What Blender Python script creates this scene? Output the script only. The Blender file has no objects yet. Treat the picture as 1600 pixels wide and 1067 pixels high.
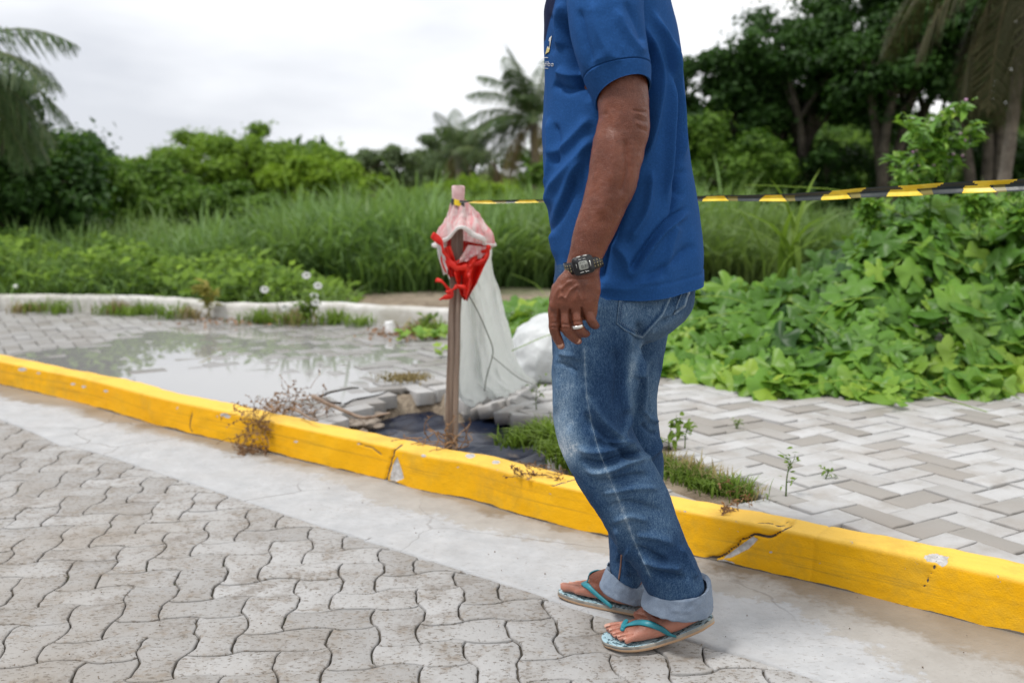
import bpy, math
import numpy as np
from mathutils import Vector, Matrix
from mathutils.bvhtree import BVHTree

SC = bpy.context.scene
COL = SC.collection
rng = np.random.default_rng(11)
R = math.radians

# ---------------------------------------------------------------- camera, sky, sun, exposure
F = 1556.0; CX, CY = 800.0, 533.5; PITCH = R(8.5); CAMH = 1.0
cam = bpy.data.cameras.new('camera'); camo = bpy.data.objects.new('camera', cam); COL.objects.link(camo)
camo.location = (0, 0, CAMH); camo.rotation_euler = (math.pi / 2 - PITCH, 0, 0)
cam.sensor_width = 36; cam.lens = 36 * F / 1600; cam.clip_end = 2000; cam.clip_start = 0.05
cam.dof.use_dof = True; cam.dof.focus_distance = 2.12; cam.dof.aperture_fstop = 3.1
SC.camera = camo
SC.view_settings.view_transform = 'Standard'; SC.view_settings.look = 'None'
SC.view_settings.exposure = 0.36; SC.view_settings.gamma = 1
SC.render.engine = 'CYCLES'
SC.cycles.max_bounces = 8; SC.cycles.transparent_max_bounces = 16
SC.cycles.caustics_reflective = False; SC.cycles.caustics_refractive = False

SUN_EL, SUN_AZ = R(52), R(-35)      # azimuth from +Y towards +X
w = bpy.data.worlds.new('World'); SC.world = w; w.use_nodes = True
nt = w.node_tree; nt.nodes.clear()
def wn(t, **k):
    n = nt.nodes.new(t)
    for a, b in k.items(): setattr(n, a, b)
    return n
out = wn('ShaderNodeOutputWorld'); bg = wn('ShaderNodeBackground'); bg.inputs[1].default_value = 1.0
sky = wn('ShaderNodeTexSky'); sky.sky_type = 'NISHITA'; sky.sun_disc = False
sky.sun_elevation = SUN_EL; sky.sun_rotation = SUN_AZ
sks = wn('ShaderNodeVectorMath', operation='SCALE'); sks.inputs['Scale'].default_value = 0.10
nt.links.new(sky.outputs[0], sks.inputs[0])
tc = wn('ShaderNodeTexCoord')
mp = wn('ShaderNodeMapping'); mp.inputs['Scale'].default_value = (1.2, 1.2, 4.0); mp.inputs['Location'].default_value = (0.45, 0.2, 0.15)
nt.links.new(tc.outputs['Generated'], mp.inputs[0])
no = wn('ShaderNodeTexNoise'); no.inputs['Scale'].default_value = 1.9; no.inputs['Detail'].default_value = 5; no.inputs['Roughness'].default_value = 0.5
nt.links.new(mp.outputs[0], no.inputs[0])
# overcast: thicker grey cloud to the west (left), thin bright cover elsewhere
sep = wn('ShaderNodeSeparateXYZ'); nt.links.new(tc.outputs['Generated'], sep.inputs[0])
mx = wn('ShaderNodeMath', operation='MULTIPLY_ADD'); mx.inputs[1].default_value = 0.55; mx.inputs[2].default_value = 0.02
nt.links.new(sep.outputs[0], mx.inputs[0])
ad = wn('ShaderNodeMath', operation='ADD'); nt.links.new(no.outputs[0], ad.inputs[0]); nt.links.new(mx.outputs[0], ad.inputs[1])
cr = wn('ShaderNodeValToRGB'); e = cr.color_ramp.elements
e[0].position = 0.24; e[0].color = (0.60, 0.62, 0.67, 1)
e[1].position = 0.64; e[1].color = (1.0, 1.0, 1.0, 1)
m_ = e.new(0.43); m_.color = (0.81, 0.825, 0.86, 1)
nt.links.new(ad.outputs[0], cr.inputs[0])
mixc = wn('ShaderNodeMix', data_type='RGBA'); mixc.inputs[0].default_value = 0.95
nt.links.new(sks.outputs[0], mixc.inputs[6]); nt.links.new(cr.outputs[0], mixc.inputs[7])
nt.links.new(mixc.outputs[2], bg.inputs[0]); nt.links.new(bg.outputs[0], out.inputs[0])
sun = bpy.data.lights.new('sun', 'SUN'); sun.energy = 2.1; sun.angle = R(10); sun.color = (1, 0.97, 0.93)
suno = bpy.data.objects.new('sun', sun); COL.objects.link(suno)
sd = Vector((math.sin(SUN_AZ) * math.cos(SUN_EL), math.cos(SUN_AZ) * math.cos(SUN_EL) * -0.35, math.sin(SUN_EL)))
suno.rotation_euler = sd.to_track_quat('Z', 'Y').to_euler()
sky.sun_rotation = math.atan2(sd.x, sd.y)
sky.sun_elevation = math.asin(sd.normalized().z)

# ---------------------------------------------------------------- camera geometry: photo pixel -> point in the place
cP, sP = math.cos(PITCH), math.sin(PITCH)
def ray(px, py):
    u = (px - CX) / F; v = (CY - py) / F
    return np.array((u, cP + v * sP, -sP + v * cP))
def P(px, py, Y):
    d = ray(px, py); t = Y / d[1]
    return np.array((d[0] * t, Y, CAMH + d[2] * t))
def G(px, py, z=0.0):
    d = ray(px, py); t = (z - CAMH) / d[2]
    return np.array((d[0] * t, d[1] * t, z))
def proj(p):
    p = np.asarray(p, float); x = p[..., 0]; y = p[..., 1]; z = p[..., 2] - CAMH
    dep = y * cP - z * sP; up = y * sP + z * cP
    return np.stack([CX + F * x / dep, CY - F * up / dep], -1)

# ---------------------------------------------------------------- mesh helpers
WL = {}
def tag(o, label=None, cat=None, group=None, kind=None):
    if label: o['label'] = label
    if cat: o['category'] = cat
    if group: o['group'] = group
    if kind: o['kind'] = kind
    return o
def empty(name, loc, label=None, cat=None, group=None):
    o = bpy.data.objects.new(name, None); COL.objects.link(o); o.location = tuple(loc)
    o.empty_display_size = 0.1; WL[o.name] = np.array(loc, float)
    return tag(o, label, cat, group)
def make(name, V, Fs, mat, parent=None, smooth=True, attrs=None, uv=None, origin=None, matidx=None):
    V = np.asarray(V, float)
    if parent is not None: off = WL[parent.name]
    else: off = np.array(origin if origin is not None else (0, 0, 0), float)
    me = bpy.data.meshes.new(name)
    if not isinstance(Fs, (list, tuple)): Fs = [Fs]
    Fs = [np.asarray(f, np.int32) for f in Fs if len(f)]
    me.vertices.add(len(V)); me.vertices.foreach_set('co', (V - off).astype(np.float32).ravel())
    loops = np.concatenate([f.ravel() for f in Fs]); st = []; s = 0
    for f in Fs:
        st.append(s + np.arange(len(f)) * f.shape[1]); s += f.size
    st = np.concatenate(st)
    me.loops.add(len(loops)); me.loops.foreach_set('vertex_index', loops.astype(np.int32))
    me.polygons.add(len(st)); me.polygons.foreach_set('loop_start', st.astype(np.int32))
    if smooth: me.polygons.foreach_set('use_smooth', np.ones(len(st), bool))
    if matidx is not None: me.polygons.foreach_set('material_index', np.asarray(matidx, np.int32))
    me.update(calc_edges=True); me.validate()
    for k, a in (attrs or {}).items():
        at = me.attributes.new(k, 'FLOAT', 'POINT'); at.data.foreach_set('value', np.asarray(a, np.float32))
    if uv is not None:
        l = me.uv_layers.new(name='UVMap'); l.data.foreach_set('uv', np.asarray(uv, np.float32)[loops].ravel())
    for m in (mat if isinstance(mat, (list, tuple)) else [mat]): me.materials.append(m)
    o = bpy.data.objects.new(name, me); COL.objects.link(o)
    if parent is not None:
        o.parent = parent; WL[o.name] = off
    else:
        o.location = tuple(off); WL[o.name] = off
    return o
class MB:
    """collects geometry for one mesh"""
    def __init__(s): s.V = []; s.F = {}; s.n = 0; s.A = []
    def add(s, V, Fs, a=0.0):
        V = np.asarray(V, float)
        for f in (Fs if isinstance(Fs, (list, tuple)) else [Fs]):
            f = np.asarray(f, np.int64)
            if len(f): s.F.setdefault(f.shape[1], []).append(f + s.n)
        s.V.append(V); s.n += len(V); s.A.append(np.full(len(V), a) if np.isscalar(a) else np.asarray(a, float))
        return s
    def build(s, name, mat, parent=None, **k):
        return make(name, np.concatenate(s.V), [np.concatenate(f) for f in s.F.values()], mat, parent, attrs={'tint': np.concatenate(s.A)}, **k)
def gridfaces(n, m, closed_m=False, off=0):
    i = np.arange(n - 1)[:, None]; j = np.arange(m if closed_m else m - 1)[None, :]
    j2 = (j + 1) % m
    a = i * m + j; b = i * m + j2; c = (i + 1) * m + j2; d = (i + 1) * m + j
    return (np.stack([a, b, c, d], -1).reshape(-1, 4) + off)
def smoothstep(a, b, x):
    t = np.clip((np.asarray(x, float) - a) / (b - a), 0, 1); return t * t * (3 - 2 * t)
def catmull(pts, n):
    """resample control rows smoothly to n rows"""
    pts = np.asarray(pts, float); k = len(pts)
    t = np.linspace(0, k - 1, n); i = np.minimum(t.astype(int), k - 2); f = (t - i)[:, None]
    g = lambda j: pts[np.clip(j, 0, k - 1)]
    p0, p1, p2, p3 = g(i - 1), g(i), g(i + 1), g(i + 2)
    p0 = np.where((i == 0)[:, None], 2 * p1 - p2, p0); p3 = np.where((i == k - 2)[:, None], 2 * p2 - p1, p3)
    return 0.5 * (2 * p1 + (p2 - p0) * f + (2 * p0 - 5 * p1 + 4 * p2 - p3) * f ** 2 + (3 * p1 - p0 - 3 * p2 + p3) * f ** 3)
def arclen(pts, step):
    pts = np.asarray(pts, float); s = np.r_[0, np.cumsum(np.linalg.norm(np.diff(pts, axis=0), axis=1))]
    n = max(2, int(round(s[-1] / step)) + 1); t = np.linspace(0, s[-1], n)
    return np.stack([np.interp(t, s, pts[:, c]) for c in range(pts.shape[1])], -1), t
def vhash(i, j, k, seed=0):
    h = (i * 374761393 + j * 668265263 + k * 2147483647 + seed * 1274126177) & 0xffffffff
    h = ((h ^ (h >> 13)) * 1274126177) & 0xffffffff
    return ((h ^ (h >> 16)) & 0xffff) / 32767.5 - 1
def noise(p, scale=1.0, oct=1, seed=0):
    p = np.asarray(p, float) * scale
    if p.shape[-1] == 2: p = np.concatenate([p, np.zeros(p.shape[:-1] + (1,))], -1)
    tot = 0; amp = 1
    for o in range(oct):
        q = np.floor(p).astype(np.int64); f = p - q; f = f * f * (3 - 2 * f); r = 0
        for dx in (0, 1):
            for dy in (0, 1):
                for dz in (0, 1):
                    wgt = (f[..., 0] if dx else 1 - f[..., 0]) * (f[..., 1] if dy else 1 - f[..., 1]) * (f[..., 2] if dz else 1 - f[..., 2])
                    r = r + wgt * vhash(q[..., 0] + dx, q[..., 1] + dy, q[..., 2] + dz, seed + o)
        tot = tot + r * amp; amp *= 0.5; p = p * 2.03 + 7.1
    return tot
def inpoly(p, poly):
    p = np.asarray(p, float); x, y = p[..., 0], p[..., 1]; r = np.zeros(x.shape, bool)
    poly = np.asarray(poly, float); n = len(poly)
    for i in range(n):
        x1, y1 = poly[i, :2]; x2, y2 = poly[(i + 1) % n, :2]
        if y1 == y2: continue
        c = ((y1 > y) != (y2 > y)) & (x < (x2 - x1) * (y - y1) / (y2 - y1) + x1)
        r ^= c
    return r
def polydist(p, line, closed=False):
    """distance of points (…,2) to a polyline, and the parameter (0..1) along it"""
    p = np.asarray(p, float)[..., :2]; L = np.asarray(line, float)[:, :2]
    if closed: L = np.vstack([L, L[:1]])
    best = np.full(p.shape[:-1], 1e9); par = np.zeros(p.shape[:-1]); n = len(L) - 1
    for i in range(n):
        a, b = L[i], L[i + 1]; ab = b - a
        t = np.clip(((p - a) @ ab) / max(ab @ ab, 1e-12), 0, 1)
        d = np.linalg.norm(p - (a + t[..., None] * ab), axis=-1)
        m = d < best; best = np.where(m, d, best); par = np.where(m, (i + t) / n, par)
    return best, par
def tube(pts, rad, k=8, cap=True, up=(0, 0, 1)):
    pts = np.asarray(pts, float); n = len(pts); rad = np.broadcast_to(np.asarray(rad, float), (n,))
    T = np.gradient(pts, axis=0); T /= np.linalg.norm(T, axis=1)[:, None] + 1e-12
    u = np.array(up, float)
    if abs(T[0] @ u) > 0.95: u = np.array((0, 1.0, 0))
    V = []
    for i in range(n):
        a = u - (u @ T[i]) * T[i]; a /= np.linalg.norm(a) + 1e-12; b = np.cross(T[i], a); u = a
        th = np.arange(k) * 2 * math.pi / k
        V.append(pts[i] + rad[i] * (np.cos(th)[:, None] * a + np.sin(th)[:, None] * b))
    V = np.concatenate(V); Fs = [gridfaces(n, k, True)]
    if cap:
        V = np.vstack([V, pts[0], pts[-1]]); j = np.arange(k); c = n * k
        Fs.append(np.stack([np.full(k, c), (j + 1) % k, j], -1)); Fs.append(np.stack([np.full(k, c + 1), (n - 1) * k + j, (n - 1) * k + (j + 1) % k], -1))
    return V, Fs
def box(c, size, rot=None):
    s = np.array(size) / 2; V = np.array([[x, y, z] for x in (-1, 1) for y in (-1, 1) for z in (-1, 1)], float) * s
    if rot is not None: V = V @ np.asarray(rot).T
    return V + np.asarray(c, float), np.array([[0, 1, 3, 2], [4, 6, 7, 5], [0, 4, 5, 1], [2, 3, 7, 6], [0, 2, 6, 4], [1, 5, 7, 3]])
def rotz(a): c, s = math.cos(a), math.sin(a); return np.array([[c, -s, 0], [s, c, 0], [0, 0, 1.0]])

# ---------------------------------------------------------------- material helper
class M:
    def __init__(s, name, disp=False):
        s.m = bpy.data.materials.new(name); s.m.use_nodes = True; s.t = s.m.node_tree; s.t.nodes.clear()
        s.out = s.t.nodes.new('ShaderNodeOutputMaterial')
    def n(s, ty, ins=None, **k):
        n = s.t.nodes.new('ShaderNode' + ty)
        for a, b in k.items(): setattr(n, a, b)
        for a, b in (ins or {}).items():
            if isinstance(b, bpy.types.NodeSocket): s.t.links.new(b, n.inputs[a])
            else: n.inputs[a].default_value = b
        return n
    def math(s, op, a, b=None, c=None, clamp=False):
        ins = {0: a}
        if b is not None: ins[1] = b
        if c is not None: ins[2] = c
        n = s.n('Math', ins, operation=op); n.use_clamp = clamp; return n.outputs[0]
    def mix(s, f, a, b, blend='MIX'):
        n = s.n('Mix', None, data_type='RGBA'); n.blend_type = blend
        for i, v in ((0, f), (6, a), (7, b)):
            if isinstance(v, bpy.types.NodeSocket): s.t.links.new(v, n.inputs[i])
            else: n.inputs[i].default_value = v if i == 0 else (tuple(v) + (1,) if len(v) == 3 else v)
        return n.outputs[2]
    def noise(s, scale, detail=3, rough=0.5, vec=None, out=0, dist=0.0):
        n = s.n('TexNoise', {'Scale': scale, 'Detail': detail, 'Roughness': rough, 'Distortion': dist})
        s.t.links.new(vec if vec is not None else s.obj(), n.inputs['Vector']); return n.outputs[out]
    def obj(s):
        if not hasattr(s, '_o'): s._o = s.n('TexCoord')
        return s._o.outputs['Object']
    def uv(s):
        s.obj(); return s._o.outputs['UV']
    def scale(s, vec, sc):
        return s.n('Mapping', {'Vector': vec, 'Scale': sc}).outputs[0]
    def attr(s, name, out='Fac'): return s.n('Attribute', None, attribute_name=name).outputs[out]
    def ramp(s, f, stops):
        n = s.n('ValToRGB', {0: f}); e = n.color_ramp.elements
        for i, (p, c) in enumerate(stops):
            if i >= 2: q = e.new(p)
            else: q = e[i]; q.position = p
            c = (c, c, c) if np.isscalar(c) else c; q.color = tuple(c) + (1,)
        return n.outputs[0]
    def map(s, f, a, b, c=0.0, d=1.0):
        n = s.n('MapRange', {0: f, 1: a, 2: b, 3: c, 4: d}); return n.outputs[0]
    def bump(s, h, strength=0.5, dist=0.002, normal=None):
        ins = {'Height': h, 'Strength': strength, 'Distance': dist}
        if normal is not None: ins['Normal'] = normal
        return s.n('Bump', ins).outputs[0]
    def bsdf(s, color, rough=0.8, normal=None, **k):
        ins = {'Base Color': color if isinstance(color, bpy.types.NodeSocket) else tuple(color) + (1,), 'Roughness': rough}
        if normal is not None: ins['Normal'] = normal
        ins.update(k); return s.n('BsdfPrincipled', ins).outputs[0]
    def done(s, sh):
        s.t.links.new(sh, s.out.inputs[0]); return s.m
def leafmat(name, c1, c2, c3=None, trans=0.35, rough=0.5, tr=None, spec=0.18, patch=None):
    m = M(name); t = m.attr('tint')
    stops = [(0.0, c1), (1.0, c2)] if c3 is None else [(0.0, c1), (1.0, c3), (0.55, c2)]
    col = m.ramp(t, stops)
    if patch: col = m.mix(m.math('MULTIPLY', m.map(m.noise(patch[1], 4, .6), .46, .62), patch[2]), col, patch[0])
    b = m.bsdf(col, rough, **{'Specular IOR Level': spec})
    tcol = m.mix(0.5, col, tr or (0.25, 0.42, 0.03), 'MIX')
    tl = m.n('BsdfTranslucent', {0: tcol}).outputs[0]
    mx = m.n('MixShader', {0: trans, 1: b, 2: tl}).outputs[0]
    return m.done(mx)
# ================================================================ THE GROUND: road, gutter, kerb, sidewalk, puddle
TOP = 0.125      # kerb top
SW = 0.112       # sidewalk paving
kb = [(0, 601), (125, 630), (250, 666), (375, 696), (500, 727), (593, 749), (662, 768), (741, 783), (827, 810), (913, 832), (1000, 851), (1085, 870), (1190, 893), (1380, 938), (1600, 992)]
kp = np.array([G(a, b, 0)[:2] for a, b in kb])
k0 = kp[0] + (kp[0] - kp[2]) / np.linalg.norm(kp[0] - kp[2]) * np.array([3.0])
kext = [kp[0] + (kp[0] - kp[3]) / np.linalg.norm(kp[0] - kp[3]) * d for d in (14, 7, 3)]
kend = [kp[-1] + (kp[-1] - kp[-3]) / np.linalg.norm(kp[-1] - kp[-3]) * d for d in (0.8, 3, 7)]
kpath = np.vstack([kext, kp, kend])
kpath = catmull(kpath, 400)
for _ in range(10): kpath[1:-1] = 0.25 * kpath[:-2] + 0.5 * kpath[1:-1] + 0.25 * kpath[2:]
kpath, ks = arclen(kpath, 0.012)
kT = np.gradient(kpath, axis=0); kT /= np.linalg.norm(kT, axis=1)[:, None]
kN = np.stack([-kT[:, 1], kT[:, 0]], -1)       # towards the sidewalk
kcoarse = kpath[::12]
def kdist(xy):
    """signed distance from the kerb's street face: + on the sidewalk side"""
    xy = np.asarray(xy, float)[..., :2]; d, t = polydist(xy, kcoarse)
    i = np.clip((t * (len(kcoarse) - 1)).astype(int) * 12, 0, len(kpath) - 1)
    sgn = np.sign(((xy - kpath[i]) * kN[i]).sum(-1)); return d * sgn
# ---- kerb
def kerb():
    m = M('yellow painted concrete kerb')
    uv = m.uv(); bare = m.attr('bare'); top = m.attr('top')
    n1 = m.noise(9, 6, 0.65); n2 = m.noise(70, 4, 0.6); n3 = m.noise(2.2, 3)
    sc = m.scale(uv, (1.2, 55, 1)); streak = m.noise(1.0, 5, 0.6, sc)
    sc2 = m.scale(uv, (7, 70, 1)); st2 = m.noise(1.0, 4, 0.6, sc2)
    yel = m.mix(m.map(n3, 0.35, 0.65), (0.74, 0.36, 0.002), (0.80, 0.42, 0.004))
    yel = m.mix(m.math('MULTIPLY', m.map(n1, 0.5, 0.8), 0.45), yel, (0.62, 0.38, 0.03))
    yel = m.mix(m.math('MULTIPLY', top, 0.55), yel, (0.90, 0.62, 0.15))  # paler upper face: light falling on the kerb top put into the colour
    # dark tyre scrapes along the face
    zone = m.attr('scrape')
    scr = m.math('MULTIPLY', m.map(streak, 0.53, 0.62), m.map(m.noise(1.7, 2), 0.36, 0.56))
    yel = m.mix(m.math('MULTIPLY', m.math('MULTIPLY', scr, zone), 0.38), yel, (0.20, 0.13, 0.03))
    yel = m.mix(m.math('MULTIPLY', m.map(st2, 0.55, 0.75), 0.15), yel, (0.45, 0.27, 0.03))
    yel = m.mix(m.math('MULTIPLY', m.map(m.noise(3.4, 7, 0.75), 0.50, 0.68), 0.55), yel, (0.40, 0.26, 0.04))
    conc = m.mix(m.map(n2, 0.35, 0.65), (0.36, 0.34, 0.32), (0.55, 0.54, 0.53))
    dirt = m.mix(m.map(n1, 0.4, 0.6), (0.075, 0.06, 0.045), (0.16, 0.135, 0.105))
    chips = m.math('GREATER_THAN', m.math('ADD', m.noise(26, 5, 0.7), m.math('MULTIPLY', m.attr('edge'), 0.12)), 0.765)
    bb = m.math('MAXIMUM', m.math('GREATER_THAN', m.math('ADD', bare, m.math('MULTIPLY', m.math('SUBTRACT', n2, 0.5), 0.9)), 0.5), chips)
    col = m.mix(bb, yel, conc)
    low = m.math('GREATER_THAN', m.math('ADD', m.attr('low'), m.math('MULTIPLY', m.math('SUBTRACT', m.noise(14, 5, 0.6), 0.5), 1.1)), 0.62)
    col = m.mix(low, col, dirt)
    h = m.math('ADD', m.math('MULTIPLY', n2, 0.4), m.math('MULTIPLY', bb, -0.8))
    h = m.math('ADD', h, m.math('MULTIPLY', m.noise(260, 2), 0.25))
    rough = m.math('SUBTRACT', 0.62, m.math('MULTIPLY', bb, -0.2))
    mat = m.done(m.bsdf(col, rough, m.bump(h, 1.0, 0.004), **{'Specular IOR Level': 0.2}))
    W = 0.125
    prof = [(-0.002, -0.06)]
    prof += [(0.000 + 0.012 * (z / 0.113), z) for z in np.linspace(-0.01, 0.113, 34)]
    prof += [(0.012 + 0.009 * (1 - math.cos(a)), 0.113 + 0.012 * math.sin(a)) for a in np.linspace(0, math.pi / 2, 6)[1:]]
    prof += [(x, TOP) for x in np.linspace(0.030, W - 0.014, 8)]
    prof += [(W - 0.012 + 0.012 * math.sin(a), TOP - 0.012 + 0.012 * math.cos(a)) for a in np.linspace(0, math.pi / 2, 4)[1:]]
    prof += [(W, 0.09), (W, 0.04), (W, -0.03), (W, -0.2)]
    kpath, ks = arclen(globals()['kpath'], .006); kT = np.gradient(kpath, axis=0); kT /= np.linalg.norm(kT, axis=1)[:, None]; kN = np.stack([-kT[:, 1], kT[:, 0]], -1)
    prof = np.array(prof); n, k = len(kpath), len(prof)
    V = np.zeros((n, k, 3))
    V[..., :2] = kpath[:, None] + kN[:, None] * prof[None, :, :1]; V[..., 2] = prof[None, :, 1]
    Nn = np.gradient(prof, axis=0); Nn = np.stack([-Nn[:, 1], Nn[:, 0]], -1); Nn /= np.linalg.norm(Nn, axis=1)[:, None]
    N3 = np.zeros_like(V); N3[..., :2] = kN[:, None] * Nn[None, :, :1]; N3[..., 2] = Nn[None, :, 1]
    V0 = V.copy()
    V += N3 * (0.0045 * noise(V0, 3.5, 3, 3) + 0.0018 * noise(V0, 22, 2, 5))[..., None]
    near = (V[:, 0, 0] > -4) & (V[:, 0, 0] < 2.5)
    px = proj(V); front = np.broadcast_to((prof[:, 0] < 0.10)[None], px.shape[:2]) & near[:, None]
    bare = np.zeros((n, k)); cr = np.zeros((n, k))
    for line, wd, amp in [([(1100, 872), (1128, 868), (1152, 850), (1178, 836), (1206, 838), (1230, 822), (1244, 806)], 2.2, 0.010),
                          ([(1178, 817), (1200, 814), (1222, 818), (1240, 806), (1262, 800)], 1.8, 0.006),
                          ([(600, 758), (606, 742), (612, 716), (618, 700), (636, 690)], 1.8, 0.008),
                          ([(1440, 925), (1452, 900), (1462, 880), (1466, 840)], 1.2, 0.003),
                          ([(556, 690), (580, 700), (598, 712)], 1.2, 0.003),
                          ([(858, 760), (880, 752), (905, 746)], 1.4, 0.003),
                          ([(300, 640), (296, 668), (302, 678)], 1.2, 0.004)]:
        L = np.array(line, float); L = catmull(L, 40); L += 2.0 * noise(L, 0.12, 2, 9)[:, None] * np.array([0.5, 1])
        d, t = polydist(px, L); f = np.exp(-(d / (wd * .8)) ** 2) * front * smoothstep(0, .1, t) * smoothstep(1, .9, t)
        V -= N3 * (f * amp * 1.6)[..., None]; cr = np.maximum(cr, f * 1.0)
    for poly, dep in [([(607, 750), (614, 722), (620, 714), (628, 738), (630, 748), (618, 752)], 0.006),
                      ([(1128, 872), (1150, 856), (1176, 838), (1184, 843), (1168, 858), (1140, 872)], 0.008),
                      ([(1444, 866), (1462, 862), (1482, 868), (1480, 880), (1472, 886), (1462, 878), (1446, 876)], 0.006),
                      ([(1106, 876), (1130, 874), (1150, 880), (1120, 884)], 0.003),
                      ([(588, 750), (606, 748), (606, 756), (590, 756)], 0.002)]:
        ins = inpoly(px, poly); d, _ = polydist(px, poly, True); sd_ = np.where(ins, d, -d)
        f = smoothstep(-2.5, 2.5, sd_) * front; V -= N3 * (f * dep)[..., None]; bare = np.maximum(bare, f)
    for (x, y, r) in [(165, 611, 2.5), (35, 577, 4), (60, 583, 2), (114, 600, 2.5), (131, 604, 2.5), (350, 648, 4), (356, 651, 3), (662, 712, 3), (735, 712, 5), (775, 722, 4), (462, 690, 2), (1280, 880, 1.5), (1204, 862, 2)]:
        d = np.linalg.norm((px - (x, y)) * np.array([0.6, 1.3]), axis=-1); bare = np.maximum(bare, np.exp(-(d / r) ** 2) * front * 1.2)
    # break between two kerb lengths
    for s0 in np.arange(0.4, ks[-1], 1.0):
        f = np.exp(-((ks - s0) / 0.004) ** 2); V -= N3 * (f[:, None] * 0.003)[..., None]
    z = V0[..., 2]; pr = np.broadcast_to(prof[None], (n, k, 2))
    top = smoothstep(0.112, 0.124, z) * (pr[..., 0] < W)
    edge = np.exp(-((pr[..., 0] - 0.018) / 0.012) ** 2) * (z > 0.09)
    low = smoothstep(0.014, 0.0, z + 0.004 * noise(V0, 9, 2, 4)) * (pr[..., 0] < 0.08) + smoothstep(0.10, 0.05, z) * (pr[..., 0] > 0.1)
    low = low * 1.0 + np.clip(cr, 0, 1) * 1.2
    scrape = smoothstep(0.02, 0.04, z) * smoothstep(0.10, 0.08, z) * (pr[..., 0] < 0.06)
    uvs = np.stack([np.broadcast_to(ks[:, None], (n, k)), pr[..., 1] + pr[..., 0]], -1).reshape(-1, 2)
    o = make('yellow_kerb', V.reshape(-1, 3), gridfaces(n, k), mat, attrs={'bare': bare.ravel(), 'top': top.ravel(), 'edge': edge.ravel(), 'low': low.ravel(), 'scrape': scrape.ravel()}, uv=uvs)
    tag(o, kind='structure')
kerb()
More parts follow.
